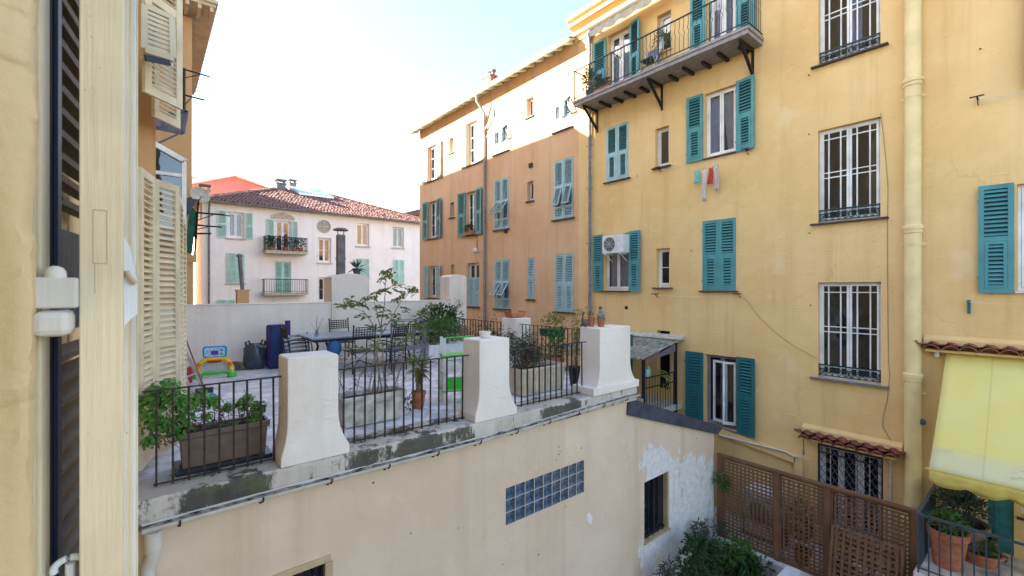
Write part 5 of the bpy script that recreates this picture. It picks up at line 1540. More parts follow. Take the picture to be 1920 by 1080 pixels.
t = thing('wing_ledge', 'apricot rendered balcony ledge on a post behind the white terrace wall', 'ledge', (0, 12.75, 0))
m = MB(); m.box(-.1, Xb, 0, .24, zl, zb_); m.prism([(-.1, zl - .3), (Xb - .05, zl - .001), (-.1, zl - .001)], 'y', .03, .2); m.build('slab', M_OWNO, t)
Xp = onY(363, 0, 12.8)[0]; m = MB(); m.box(-.1, Xp, .1, .22, 3, zl - .002); m.build('post', M_OWNO, t)

# ================================================================== FOREGROUND WINDOW (left edge)
fj = thing('window_jamb', 'rough ochre rendered window jamb at the left edge of the photo', 'wall', (0, 0, CAMZ))
def np_(px, py, Y): X, z = onY(px, py, Y); return X, z - CAMZ
# lumpy jamb with a broken plaster arris
m = MB(); nz = 150; nx = 10
Xl = np_(-120, 0, .85)[0]; Xr = np_(57, 0, .85)[0]
rs = random.Random(3)
edge = [0.0] * (nz + 1); e = 0
for j in range(nz + 1):
    e = e * .82 + rs.gauss(0, .0013); edge[j] = e
o = 0
zs = [-.85 + 1.7 * j / nz for j in range(nz + 1)]
for j in range(nz + 1):
    for i in range(nx + 1):
        s_ = i / nx
        m.v.append((Xl + (Xr + edge[j] - Xl) * s_, .85 + .004 * math.sin(zs[j] * 9 + s_ * 5) + rs.gauss(0, .0006) + (.006 if i == nx else 0), zs[j]))
for j in range(nz):
    for i in range(nx):
        k = j * (nx + 1) + i; m.f.append((k, k + 1, k + nx + 2, k + nx + 1)); m.mi.append(0)
b0 = len(m.v)
for j in range(nz + 1): m.v.append((Xr + edge[j] * .6 + .002, .872, zs[j]))
for j in range(nz): m.f.append((j * (nx + 1) + nx, b0 + j, b0 + j + 1, (j + 1) * (nx + 1) + nx)); m.mi.append(0)
m.build('render', M_OWN, fj, smooth=True)
m = MB(); X2 = np_(80, 0, .9)[0]; m.box(Xl, Xr + .001, .874, .96, -.85, .85); m.box(Xr + .001, X2, .895, .96, -.85, .85); m.build('jamb_core', M_CREAMW, fj)
m = MB(); m.box(Xl - .1, Xl, .84, 1.3, -.9, .9); m.box(Xl, -.125, .96, 1.3, -.85, .85); m.build('wall_return', M_OWN, fj)
# louvred shutter behind the post, swung out from the hinge
fl = thing('louvred_shutter', 'louvred shutter leaf with its shade coloured dark blue, seen edge on behind the cream post', 'shutter', (np_(75, 0, .985)[0], .985, CAMZ), R(90 - 7.7))
LWd = .52
m = MB()
m.box(0, .045, -.012, .022, -.8, .8); m.box(LWd - .045, LWd, -.012, .022, -.8, .8)
m.box(.045, LWd - .045, -.010, .02, -.07, .10)
m.box(.012, .03, -.017, -.012, -.8, .8)
m.build('frame', M_BLUEW, fl)
sme = slat_mesh(LWd - .09, paint_wood('tan_louvre_paint', (0.17, 0.135, 0.095), (0.1, 0.08, 0.06), 0.3), .036, .010, 10)
for i in range(-21, 23):
    z = i * .037
    if -.10 < z < .13: continue
    inst(sme, 'slat', fl, (LWd / 2, .004, z))
# cream post with tenon mark, beads and mouldings
ps = thing('window_post', 'weathered cream painted window post with a through tenon mark and stepped mouldings', 'post', (0, .9, CAMZ))
X0, X1 = np_(148.5, 0, .9)[0], np_(230, 0, .9)[0]
m = MB(); m.box(X0, X1, 0, .05, -.85, .85); m.build('post', M_CREAMW, ps, bevel=.0015)
m = MB(); Xt0, zt0 = np_(174, 493, .9); Xt1, zt1 = np_(201, 396, .9)
for (a_, b_, c_, d_) in ((Xt0, Xt1, zt1, zt1 + .0012), (Xt0, Xt1, zt0 - .0012, zt0), (Xt0, Xt0 + .0008, zt0, zt1), (Xt1 - .0008, Xt1, zt0, zt1), (Xt0 + .002, Xt0 + .0026, zt0 - .045, zt0)):
    m.box(a_, b_, -.0006, .0, c_, d_)
m.build('tenon_joint', M_LWOOD, ps)
for (pa, pb, Y, dy, mt) in ((226, 233, .955, .02, M_WHITEW), (231, 241, .975, .02, M_CREAMW), (238, 249, .998, .02, M_CREAMW), (247, 254, 1.02, .02, M_WHITEW), (252, 258.5, 1.045, .03, M_CREAMW)):
    xa, xb = np_(pa, 0, Y)[0], np_(pb, 0, Y)[0]
    m = MB(); m.box(xa - .004, xb, Y - .9, Y - .9 + dy, -.95, .95); m.build('moulding', mt, ps, bevel=.001)
poly = [np_(px, py, .953) for px, py in ((231, 441), (243, 462), (257, 525), (258, 588), (243, 600), (233, 612))]
m = MB(); m.prism(poly, 'y', .045, .053); m.build('latch_plate', M_WHITEW, ps)
m = MB(); pp = [(np_(px, py, .945)[0], .04, np_(px, py, .945)[1]) for px, py in ((237, 508), (243, 520), (254, 532))]; m.path(pp, .004, 6); m.build('latch', M_LWOOD, ps, smooth=True)
m = MB(); rs = random.Random(9)
for px, py in ((187, 128), (170, 30), (160, 168), (171, 69), (172, 165), (238, 812), (165, 812)):
    X, z = np_(px, py, .9); m.lathe([(.0014, -.0008), (.0006, .0004)], n=7, mtx=Matrix.Translation((X, -.0002, z)) @ Matrix.Rotation(R(90), 4, 'X'))
m.build('nail_hole', M_LWOOD, ps)
# strap hinge, pin and stone lug
hg = thing('strap_hinge', 'thick white painted strap hinge with a domed pin on a rendered lug', 'hinge', (0, .87, CAMZ))
Xa, za = np_(62, 579, .87); Xb, zb_ = np_(149, 521, .885)
m = MB(); m.box(Xa, Xb, -.004, .012, za, zb_); m.build('strap', M_STRAP, hg, bevel=.003)
Xc, zc2 = np_(103, 521, .875)
m = MB(); m.lathe([(.0115, -.04), (.0115, .004), (.011, .009), (.008, .014), (.003, .0165)], (Xc, .008, zc2), 16); m.build('pin', M_STRAP, hg, smooth=True)
Xa, za = np_(56, 634, .86); Xb, zb_ = np_(133, 583, .86)
m = MB()
for j, (f_, y_) in enumerate(((.0, .0), )):
    m.box(Xa, Xb, -.012, .06, za, zb_)
m.build('lug', M_STRAP, hg, bevel=.009)
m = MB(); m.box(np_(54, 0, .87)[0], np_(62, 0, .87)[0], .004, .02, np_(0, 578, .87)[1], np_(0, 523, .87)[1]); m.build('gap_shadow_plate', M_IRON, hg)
# hook ring at the bottom
rg = thing('shutter_hook', 'cream painted iron hook at the bottom left behind the post', 'hook', (0, .92, CAMZ))
Xh, zh = np_(131, 1062, .92)
m = MB(); m.path([(Xh + .017 * math.cos(t), 0, zh + .013 * math.sin(t)) for t in [R(200 - k * 14) for k in range(16)]], .0048, 8); m.path([(Xh, .002, zh + .004), (Xh, .0, zh - .08)], .0055, 8); m.build('hook', M_WHITEW, rg, smooth=True)

# ================================================================== TERRACE BUILDING
TZ = 3.80
WF = 4.95
ter = thing('terrace_building', 'low beige rendered building with a roof terrace, white piers and a peeling end wall', 'building', (0, WF, 0))
TE = 6.95                                            # where the lean-to begins
TW = 10.1
def T(px, py): X, z = onY(px, py, WF); return X, z
gb0, gb1 = T(948, 951)[0], T(1095.5, 892)[0]
gzt = (T(948, 916)[1] + T(1095.5, 862)[1]) / 2; gzb = (T(948, 986.5)[1] + T(1095.5, 922.6)[1]) / 2
pw = (T(1208, 0)[0], T(1254, 0)[0], (T(1208, 1017)[1] + T(1254, 990)[1]) / 2, (T(1208, 903)[1] + T(1254, 885)[1]) / 2)
bw = (T(520, 0)[0], T(611, 0)[0], 1.2, T(611, 1054)[1])
m = MB()
wall_holes(m, -.14, TE, -.34, 3.60, [(gb0, gb1, gzb, gzt, .10), bw + (.2,)])
wall_holes(m, TE, TW, -.34, 2.40, [pw + (.18,)])
m.add([(TE, 0, 2.40), (TW, 0, 2.40), (TW, 0, 2.42), (TE, 0, 3.45)], [(0, 1, 2, 3)])
m.add([(TE, 0, 2.4), (TE, 0, 3.42), (TE, .02, 3.42), (TE, .02, 2.4)], [(0, 1, 2, 3)])
m.add([(TW, 0, -.34), (TW, 3.2, -.34), (TW, 3.2, 2.42), (TW, 0, 2.42)], [(0, 1, 2, 3)])
m.add([(TE, 3.2, -.34), (TW, 3.2, -.34), (TW, 3.2, 2.42), (TE, 3.2, 3.45)], [(0, 3, 2, 1)])
m.add([(7.35, 0.02, -.34), (7.35, 7.5, -.34), (7.35, 7.5, 3.5), (7.35, 0.02, 3.5)], [(0, 1, 2, 3)])
m.build('wall', M_FRONT, ter)
# terrace floor and kerb
MB().box(-.14, 7.4, .45, 7.55, 3.45, TZ - .012).build('terrace_floor', M_TFLOOR, ter)
m = MB(); nx = 160; prof = [(-.055, -.25), (-.06, -.03), (-.035, .0), (.5, .0), (.5, -.25)]
rs = random.Random(5)
for i in range(nx + 1):
    x = -.14 + (7.16) * i / nx
    for k, (y, z) in enumerate(prof): m.v.append((x, y + (rs.gauss(0, .004) if k < 2 else 0) + .006 * math.sin(x * 2.3), z + (rs.gauss(0, .003) if k in (1, 2, 3) else 0)))
for i in range(nx):
    for k in range(len(prof)):
        k2 = (k + 1) % 5; a_ = i * 5
        m.f.append((a_ + k, a_ + k2, a_ + 5 + k2, a_ + 5 + k)); m.mi.append(0)
m.f += [(0, 1, 2, 3, 4), tuple(nx * 5 + k for k in range(5))[::-1]]; m.mi += [0, 0]
m.build('kerb', M_KERB, ter, smooth=True, loc=(0, 0, TZ))
# front piers with flared feet
def pier2(x0, x1, h, fl, y0, y1, lbl, base=0.10):
    m = MB(); pr = []
    for k in range(10):
        t = k / 9; pr.append((fl * (1 - math.sin(t * math.pi / 2)) ** 1.5, base + .45 * t))
    fk = .5
    L = [(x0 - fl * fk, .001), (x0 - fl * fk, base)] + [(x0 - q * fk, z) for q, z in pr[1:]] + [(x0, h - .015), (x0 + .015, h)]
    Rr = [(x1 + fl, .001), (x1 + fl, base)] + [(x1 + q, z) for q, z in pr[1:]] + [(x1, h - .015), (x1 - .015, h)]
    m.prism(L + Rr[::-1], 'y', y0, y1)
    o = m.build('pier', M_PIER, ter, loc=(0, 0, TZ), bevel=.012); o['label'] = lbl; return o
pier2(1.11, 1.615, 1.10, .12, -.04, .36, 'white flared pier nearest the camera')
pier2(3.48, 4.00, 1.11, .14, -.04, .36, 'white flared pier in the middle with a cup on top')
pier2(5.98, 6.84, 1.13, .18, -.05, .40, 'wide white end pier with pots and a goose on top')
m = MB(); m.box(5.78, 7.06, -.085, .40, -.0, .13); m.build('pier_plinth', M_PIER, ter, loc=(0, 0, TZ + .002), bevel=.012)
m = MB(); m.box(7.15, 7.66, 3.58, 4.15, -.1, 1.06); m.build('pier', M_PIER, ter, loc=(0, 0, TZ), bevel=.015)['label'] = 'white pier on the far side with a terracotta trough on top'
# back wall, its base, coping and chimney breast
m = MB(); m.box(-.14, 8.2, 7.39, 7.56, -.1, 1.42); m.build('back_wall', M_PIER, ter, loc=(0, 0, TZ))
m = MB(); m.box(-.14, 7.4, 7.36, 7.388, .0, .40); m.build('back_wall_base', M_PIER, ter, loc=(0, 0, TZ))
m = MB(); m.box(-.14, 7.5, 7.37, 7.58, 1.422, 1.455); m.build('coping', M_PIER, ter, loc=(0, 0, TZ), bevel=.01)
cbx0, cbx1 = onY(622, 0, 12.28)[0], onY(693, 0, 12.28)[0]; cbz = onY(657, 516, 12.28)[1]
m = MB(); cw = cbx1 - cbx0
prf = [(cbx0, 0), (cbx0, cbz - TZ - .06)] + [(cbx0 + cw * (k / 8), cbz - TZ - .04 + .09 * math.sin(math.pi * k / 8)) for k in range(1, 8)] + [(cbx1, cbz - TZ - .06), (cbx1, 0)]
m.prism(prf, 'y', 7.33, 8.02); m.build('chimney_breast', M_PIER, ter, loc=(0, 0, TZ), bevel=.01)
bpx0, bpx1 = onY(843, 0, 12.3)[0], onY(875, 0, 12.3)[0]; bpz = onY(858, 516, 12.3)[1]
m = MB(); cw = bpx1 - bpx0
prf = [(bpx0, -.3), (bpx0, bpz - TZ - .05)] + [(bpx0 + cw * (k / 8), bpz - TZ - .03 + .05 * math.sin(math.pi * k / 8)) for k in range(1, 8)] + [(bpx1, bpz - TZ - .05), (bpx1, -.3)]
m.prism(prf, 'y', 7.35, 7.95); m.build('pier', M_PIER, ter, loc=(0, 0, TZ), bevel=.012)['label'] = 'tall white pier with a rounded top at the back right corner'
# wall stub under the side railing
m = MB(); m.box(7.2, 7.41, .4, 7.4, -.34, .04); m.build('side_kerb', M_KERB, ter, loc=(0, 0, TZ + .002))

# gutter with brackets, downpipe
gl = onY(266, 990, 4.83); gr = onY(1196, 738, 4.83)
m = MB(); nseg = 40; sec = []
for k in range(9):
    a_ = math.pi + math.pi * k / 8; sec.append((.058 * math.cos(a_), .055 * math.sin(a_)))
sec = [(-.068, .006)] + sec + [(.064, .004), (.052, .002)] + [(.05 * math.cos(math.pi * 2 - math.pi * k / 8), .047 * math.sin(math.pi * 2 - math.pi * k / 8)) for k in range(9)]
ns = len(sec); rs = random.Random(2)
for i in range(nseg + 1):
    t = i / nseg; x = gl[0] + (gr[0] - gl[0]) * t; zz = gl[1] + (gr[1] - gl[1]) * t + .012 * math.sin(t * 9) - .02 * math.sin(t * math.pi)
    for (y, z) in sec: m.v.append((x, 4.83 - WF + y, zz + z))
for i in range(nseg):
    for k in range(ns):
        k2 = (k + 1) % ns; m.f.append((i * ns + k, i * ns + k2, (i + 1) * ns + k2, (i + 1) * ns + k)); m.mi.append(0)
m.f.append(tuple(range(ns))[::-1]); m.f.append(tuple(nseg * ns + k for k in range(ns))); m.mi += [0, 0]
m.build('gutter', M_PLASTW, ter)
m = MB(); rs = random.Random(12)
for i in range(81):
    t = i / 80; x = gl[0] + (gr[0] - gl[0]) * t; zz = gl[1] + (gr[1] - gl[1]) * t + .012 * math.sin(t * 9) - .02 * math.sin(t * math.pi)
    m.v += [(x, 4.83 - WF - .026 + rs.gauss(0, .006), zz - .026 + rs.gauss(0, .004)), (x, 4.83 - WF + .046, zz - .008 + rs.gauss(0, .005))]
for i in range(80): m.f.append((2 * i, 2 * i + 2, 2 * i + 3, 2 * i + 1)); m.mi.append(0)
tag(m.build('gutter_debris', plain('gutter_silt', (0.24, 0.225, 0.19), 0.95, var=.8, scale=14, bump=.6), ter), kind='stuff')
for i in range(11):
    t = (i + .4) / 11; x = gl[0] + (gr[0] - gl[0]) * t; zz = gl[1] + (gr[1] - gl[1]) * t + .012 * math.sin(t * 9) - .02 * math.sin(t * math.pi)
    m = MB(); m.path([(x, 4.83 - WF + .066 * math.cos(a_), zz + .064 * math.sin(a_)) for a_ in [math.pi + math.pi * k / 6 for k in range(7)]] + [(x, -.001, zz + .03)], .008, 5); m.box(x - .01, x + .01, -.05, -.001, zz - .11, zz - .06); m.build('gutter_bracket', M_RUST, ter)
xd = onY(287, 0, 4.8)[0]
m = MB(); m.lathe([(.062, 0), (.062, -.16), (.055, -.17)], (xd, -.13, gl[1] - .05), 14); m.path([(xd, -.13, gl[1] - .16), (xd, -.12, gl[1] - .26), (xd - .03, -.08, gl[1] - .36), (xd - .03, -.07, gl[1] - .5), (xd - .03, -.07, .0)], .05, 12)
m.build('downpipe', M_PLASTW, ter, smooth=True)
m = MB(); m.lathe([(.056, 0), (.058, .012), (.058, .06), (.056, .07)], (xd - .03, -.07, gl[1] - .52), 14); m.build('pipe_collar', M_PLASTW, ter, smooth=True)

# glass block window: every block its own piece
GW, GH = (gb1 - gb0) / 9, (gzt - gzb) / 3
jt = .010
m = MB()
for i in range(10): m.box(gb0 + GW * i - jt / 2, gb0 + GW * i + jt / 2, .004, .085, gzb, gzt)
for j in range(4): m.box(gb0 + jt, gb1 - jt, .006, .083, gzb + GH * j - jt / 2, gzb + GH * j + jt / 2)
m.build('mortar_grid', M_PLASTW, ter)
m = MB(); w_, h_ = GW - jt - .002, GH - jt - .002
m.prism([(-w_ / 2, -h_ / 2), (w_ / 2, -h_ / 2), (w_ / 2, h_ / 2), (-w_ / 2, h_ / 2)], 'y', .004, .012)
GBF = m.mesh('glass_block', [M_GBLOCK])
m = MB(); 
m.add([(-w_ / 2, .013, -h_ / 2), (w_ / 2, .013, -h_ / 2), (w_ / 2, .013, h_ / 2), (-w_ / 2, .013, h_ / 2), (-w_ * .36, .07, -h_ * .36), (w_ * .36, .07, -h_ * .36), (w_ * .36, .07, h_ * .36), (-w_ * .36, .07, h_ * .36)],
      [(0, 4, 5, 1), (1, 5, 6, 2), (2, 6, 7, 3), (3, 7, 4, 0), (4, 7, 6, 5)])
GBB = m.mesh('glass_block', [plain('glass_block_core', (0.40, 0.45, 0.50), 0.12, var=.35, scale=14, spec=.8)])
for i in range(9):
    for j in range(3):
        c = (gb0 + GW * (i + .5), 0, gzb + GH * (j + .5))
        b_ = inst(GBF, 'glass_block', ter, c)
        inst(GBB, 'block_core', b_, (0, 0, 0))
m = MB(); rs = random.Random(21)
for (px, py) in ((943, 1058), (1048, 838), (1050, 846), (1048, 852), (1060, 950), (1135, 968), (1043, 862), (700, 905), (860, 990), (1306, 822), (1090, 840), (520, 905), (770, 1000), (1010, 1040)):
    X, z = T(px, py); m.lathe([(rs.uniform(.006, .014), 0), (rs.uniform(.003, .008), .006)], n=7, mtx=Matrix.Translation((X, -.0005, z)) @ Matrix.Rotation(R(90), 4, 'X'))
tag(m.build('rust_specks', M_RUST, ter), kind='stuff')
m = MB()
for pts in (((1100, 964), (1106, 960), (1111, 972), (1108, 984), (1102, 978)),):
    P_ = [T(*p) for p in pts]; m.prism(P_, 'y', -.003, -.0005)
m.build('bare_patch', M_WHI, ter)
# barred windows
def dark_win(h, trim):
    MB().box(h[0] + .003, h[1] - .003, .10, .13, h[2] + .003, h[3] - .003).build('pane', plain('black_glass', (0.012, 0.014, 0.02), 0.08, spec=.8), ter)
    m = MB(); w = h[1] - h[0]
    for k in (0.02, .5, .98): x = h[0] + w * k; m.box(x - .025 if k else x, x + .025, .06, .098, h[2] + .004, h[3] - .004)
    m.box(h[0] + .004, h[1] - .004, .065, .097, h[2] + .004, h[2] + .06); m.box(h[0] + .004, h[1] - .004, .065, .097, h[3] - .05, h[3] - .004)
    m.build('window', M_BLACKP, ter)
    for k in range(1, 5):
        x = h[0] + w * k / 5; m = MB(); m.tube((x, .03, h[2] + .002), (x, .03, h[3] - .002), .008, 6); m.build('window_bar', M_IRON, ter)
    if trim:
        m = MB(); m.box(h[1] - .055, h[1] - .003, -.006, .17, h[2] + .003, h[3] - .003); m.box(h[0] - .01, h[1] + .02, -.03, .17, h[2] - .035, h[2] + .002); m.build('window_trim', M_LWOOD, ter)
dark_win(pw, True)
dark_win(bw, False)
m = MB(); m.box(bw[0] - .12, bw[1] + .05, -.02, .05, bw[3] - .0, bw[3] + .07); m.box(bw[1] - .012, bw[1] + .07, -.022, .05, bw[2], bw[3] - .001); m.build('window_trim', M_LWOOD, ter, bevel=.006)
# lean-to roof and flashing
m = MB(); m.prism([(TE - .05, 3.46), (TW + .08, 2.44), (TW + .08, 2.48), (TE - .05, 3.5)], 'y', .0, 3.3); m.build('lean_to_roof', M_FLASH, ter)
fl_ = [T(1174, 776), T(1176, 745), T(1352, 800), T(1343, 813)]
m = MB(); m.prism(fl_, 'y', -.045, -.012); m.prism([fl_[0], fl_[3], (fl_[3][0], fl_[3][1] - .012), (fl_[0][0], fl_[0][1] - .016)], 'y', -.058, -.01); m.build('flashing', M_FLASH, ter)
# flue, stub chimney and pot on the chimney breast
X0, z0 = onY(630.5, 510, 12.6); X1, z1 = onY(647, 441, 12.6)
t = thing('chimney_flue', 'tall square grey chimney flue with a flat cap on the white chimney breast', 'flue', ((X0 + X1) / 2, 12.6, cbz - .05))
w_ = (X1 - X0) / 2 * .8; hh = z1 - cbz + .05
m = MB(); m.box(-w_, w_, -w_, w_, 0, hh); m.box(-w_ - .01, w_ + .01, -w_ - .01, w_ + .01, hh * .42, hh * .46); m.build('shaft', M_FLUE, t)
m = MB(); m.lathe([(.20, hh + .12), (.21, hh + .14), (.12, hh + .19), (1e-3, hh + .20)], n=16)
for s_ in (-1, 1): m.beam((s_ * w_ * .7, 0, hh), (s_ * .1, 0, hh + .13), .02, .02)
m.build('cap', M_FLUE, t)
Xp, zp = onY(669, 508, 12.5)
t = thing('potted_plant', 'spiky little plant in a dark pot on top of the white chimney breast', 'potted plant', (Xp, 12.5, cbz + .02))
m = MB(); pot_mesh(m, .12, .18); m.build('pot', [M_FLASH, M_SOIL], t, smooth=True)
m = MB()
for k in range(26): leaf(m, (0, 0, .18), rnd_dir(.7), .3, .035)
m.build('foliage', L_DARK, t)
X, z = onY(448, 575, 12.9); _, z2 = onY(448, 543, 12.9); Xa = onY(444, 0, 12.9)[0]; Xb = onY(466, 0, 12.9)[0]
t = thing('chimney_flue', 'small orange stub chimney with a leaning thin dark pipe behind the terrace wall', 'flue', ((Xa + Xb) / 2, 12.95, z2 - 1.2))
m = MB(); w_ = (Xb - Xa) / 2; m.box(-w_, w_, -w_, w_, 0, 1.16); m.box(-w_ - .02, w_ + .02, -w_ - .02, w_ + .02, 1.16, 1.2); m.build('stack', M_OWNO, t)
m = MB(); m.tube((.0, 0, 1.2), (-.06, 0, 2.02), .045, 10); m.lathe([(.07, 2.02), (.075, 2.06), (.02, 2.1)], (-.06, 0, 0), 10); m.build('pipe', M_FLUE, t, smooth=True)

# ------------------------------------------------------------------ railings
RY = 5.18; RT = 0.885
barm = MB().box(-.0085, .0085, -.0085, .0085, .0, RT - .012).mesh('railing_bar', M_RUST)
def railing(lbl, p0, p1, n, zb_=0.02, group='iron railings round the terrace'):
    p0, p1 = Vector(p0), Vector(p1); d = p1 - p0; L = d.length
    t = thing('iron_railing', lbl, 'railing', p0, math.atan2(d.y, d.x), group)
    m = MB(); m.box(-.1, L + .1, -.017, .017, RT - .012, RT); m.build('top_rail', M_RUST, t)
    m = MB(); m.box(-.02, L + .04, -.014, .014, zb_, zb_ + .009); m.build('bottom_rail', M_RUST, t)
    for i in range(n):
        o = inst(barm, 'railing_bar', t, (L * i / (n - 1), random.uniform(-.002, .002), 0), (R(random.uniform(-.5, .5)), R(random.uniform(-.5, .5)), 0))
railing('front terrace railing nearest the camera with geraniums behind it', (onY(293, 0, RY)[0], RY, TZ), (onY(514, 0, RY)[0], RY, TZ), 9)
railing('front terrace railing between the two flared piers before the stone trough', (onY(644, 0, RY)[0], RY, TZ), (onY(867, 0, RY)[0], RY, TZ), 14)
railing('front terrace railing before the beige trough at the end pier', (onY(954, 0, RY)[0], RY, TZ), (onY(1091, 0, RY)[0], RY, TZ), 14)
railing('side terrace railing from the end pier back to the terracotta trough', (7.3, 5.5, TZ + .04), (7.3, 8.45, TZ + .04), 22)
railing('side terrace railing in the far right corner beyond the terracotta trough', (7.3, 9.2, TZ + .04), (7.3, 12.2, TZ + .04), 22)

# ------------------------------------------------------------------ planters on the terrace
def trough(name, lbl, x0, x1, y0, y1, h, mt, taper=.04, z=TZ, ribs=0, lip=.02, tray=None):
    cx, cy = (x0 + x1) / 2, (y0 + y1) / 2
    t = thing(name, lbl, 'planter', (cx, cy, z)); a, b = (x1 - x0) / 2, (y1 - y0) / 2
    m = MB(); e = taper
    def ring(f, zz): return [(-a + f, -b + f, zz), (a - f, -b + f, zz), (a - f, b - f, zz), (-a + f, b - f, zz)]
    rings = [ring(e, 0.0), ring(.0 + lip, h - .06), ring(0, h - .055), ring(0, h), ring(.03, h), ring(.045, h - .07)]
    o = 0
    for r in rings: m.v += r
    for k in range(len(rings) - 1):
        for i in range(4): m.f.append((k * 4 + i, k * 4 + (i + 1) % 4, k * 4 + 4 + (i + 1) % 4, k * 4 + 4 + i)); m.mi.append(0)
    m.f.append((3, 2, 1, 0)); m.mi.append(0)
    body = m.build('trough', mt, t, bevel=.008)
    if ribs:
        for k in range(ribs):
            x = -a + lip + .02 + (2 * a - 2 * lip - .04) * (k + .5) / ribs
            rb = MB(); rb.beam((x * (a - e) / (a - lip), -b + e - .003, .01), (x, -b + lip - .003, h - .065), (2 * a / ribs) * .55, .012, up=(0, 1, 0)); rb.build('rib', mt, body)
    m = MB(); q = ring(.045, h - .06); m.add(q, [(0, 1, 2, 3)]); m.build('soil', M_SOIL, t)
    if tray:
        m = MB(); m.box(-a - .02, a + .02, -b - .03, b + .03, -.03, .012); m.build('tray', tray, t, bevel=.006)
    return t
x0, x1 = onY(333, 0, 5.36)[0], onY(500, 0, 5.36)[0]
trough('planter_trough', 'long brown plastic planter trough behind the nearest railing', x0, x1 + .03, 5.34, 5.66, .36, M_TERRAB, z=TZ + .035, tray=M_BLACKP)
g = thing('geranium', 'green geraniums with dry brown stems spilling from the brown trough over the railing', 'plant', ((x0 + x1) / 2, 5.5, TZ + .33))
xm = (x0 + x1) / 2
def gpt(px, py, Y): X, z = onY(px, py, Y); return Vector((X - xm, Y - 5.5, z - TZ - .33))
m = MB(); md = MB(); mt_ = MB()
root = [gpt(360, 800, 5.5), gpt(400, 790, 5.5), gpt(450, 785, 5.5), gpt(485, 780, 5.5), gpt(345, 810, 5.45)]
GC = [(285, 790, 5.36, .10, 60), (275, 760, 5.45, .10, 60), (300, 745, 5.4, .13, 95), (330, 755, 5.42, .12, 85), (318, 730, 5.6, .10, 60), (350, 760, 5.5, .10, 70), (378, 750, 5.5, .09, 55), (345, 790, 5.38, .09, 55), (305, 800, 5.32, .09, 45),
      (282, 830, 5.3, .06, 26), (330, 815, 5.32, .07, 26), (400, 755, 5.5, .07, 36), (388, 785, 5.45, .06, 20), (425, 765, 5.55, .05, 20), (465, 755, 5.5, .08, 48), (485, 765, 5.5, .07, 38), (475, 790, 5.5, .07, 30), (450, 760, 5.55, .05, 20), (440, 800, 5.48, .06, 20), (418, 805, 5.5, .06, 18)]
for (px, py, Y, r, n) in GC:
    c = gpt(px, py, Y)
    for _ in range(int(n * 2.6)):
        d = rnd_dir(.4); roundleaf(m, c + d * r * 1.2 * random.random() ** .5, d + Vector((0, -.5, .7)), random.uniform(.011, .023))
    rt = min(root, key=lambda q: (q - c).length)
    mt_.path([rt, (rt + c) / 2 + rnd_dir() * .04, c], .006, 5, r2=.003)
for (px, py, Y, n) in ((330, 800, 5.4, 45), (305, 818, 5.35, 45), (360, 785, 5.45, 45), (395, 770, 5.5, 30), (420, 775, 5.5, 30), (455, 775, 5.5, 25), (370, 800, 5.45, 30), (470, 765, 5.5, 15)):
    c = gpt(px, py, Y)
    clump(md, c, (.09, .08, .09), n, .04, .028, 0, flat=.3)
    for k in range(4): twig(mt_, c + rnd_dir() * .05, rnd_dir(.3), .22, .0035)
m.build('leaves', L_GER, g); md.build('dry_leaves', L_DRY, g); mt_.build('stems', M_TWIG, g)
m = MB()
for (px, py) in ((440, 808), (465, 803), (490, 795)):
    c = gpt(px, py, 5.5); clump(m, c, (.09, .07, .05), 60, .05, .02, .6)
m.build('low_foliage', L_DARK, g)

x0, x1 = onY(641, 0, 5.72)[0], onY(764, 0, 5.72)[0]
trough('stone_trough', 'pale weathered stone planter trough behind the middle railing', x0, x1, 5.72, 6.14, .40, M_TROUGHW, taper=.07, ribs=0, lip=.015)
# faint handwriting on the stone trough
m = MB(); sx, sz = x1 - .50, TZ + .27
pts = [(0, 0), (.01, .05), (.03, .012), (.055, .05), (.065, .0), (.085, .0), (.095, .025), (.11, .03), (.12, .01), (.105, -.003), (.135, .01), (.15, .028), (.165, .02), (.16, .0), (.185, .005), (.19, .028), (.2, .0), (.215, .027), (.23, .02), (.235, .0), (.26, .004)]
m.path([(sx + a, 5.741 + (.27 - b - sz + TZ) * .0, sz + b) for a, b in pts], .0028, 4)
tr_ = [o for o in COL.objects if o.name == 'stone_trough'][0]
o = m.build('handwriting', M_FLUE, None); o.parent = tr_; o.location = -Vector(tr_.location)

def leafy_sprig(mb, tip, d, n=7, L=.11, W=.034):
    """pinnate spray of drooping pointed leaves"""
    d = Vector(d).normalized()
    for k in range(n):
        p = Vector(tip) - d * (.03 * k)
        s_ = d.cross(Vector((0, 0, 1))).normalized() * (1 if k % 2 else -1)
        dd = (d * .7 + s_ * random.uniform(.5, 1.1) + Vector((0, 0, random.uniform(-.55, .1)))).normalized()
        leaf(mb, p, dd, L * random.uniform(.7, 1.2), W * random.uniform(.8, 1.25), fold=.2)
SY = 6.0
sc = Vector((onY(700, 0, 5.93)[0], 5.93, TZ + .33))
sh = thing('tall_shrub', 'tall thin shrub with sparse pointed leaves growing from the pale stone trough', 'shrub', sc)
def sp(px, py, Y=SY): X, z = onY(px, py, Y); return Vector((X, Y, z)) - sc
m = MB(); ml = MB()
def stem(pts, r0, r1):
    P_ = [Vector(p) for p in pts]; out = []
    for i in range(len(P_) - 1):
        for k in range(4): out.append(P_[i].lerp(P_[i + 1], k / 4) + rnd_dir() * .008)
    out.append(P_[-1]); m.path(out, r0, 6, r2=r1)
base = [(697, 742, 5.95), (708, 742, 6.0), (718, 740, 5.9), (690, 744, 5.9), (728, 738, 6.0)]
for b in base[:5]:
    stem([sp(*b), sp(b[0] + (712 - b[0]) * .4 + random.uniform(-6, 6), 690, b[2]), sp(712 + random.uniform(-8, 8), 640, b[2])], .011, .008)
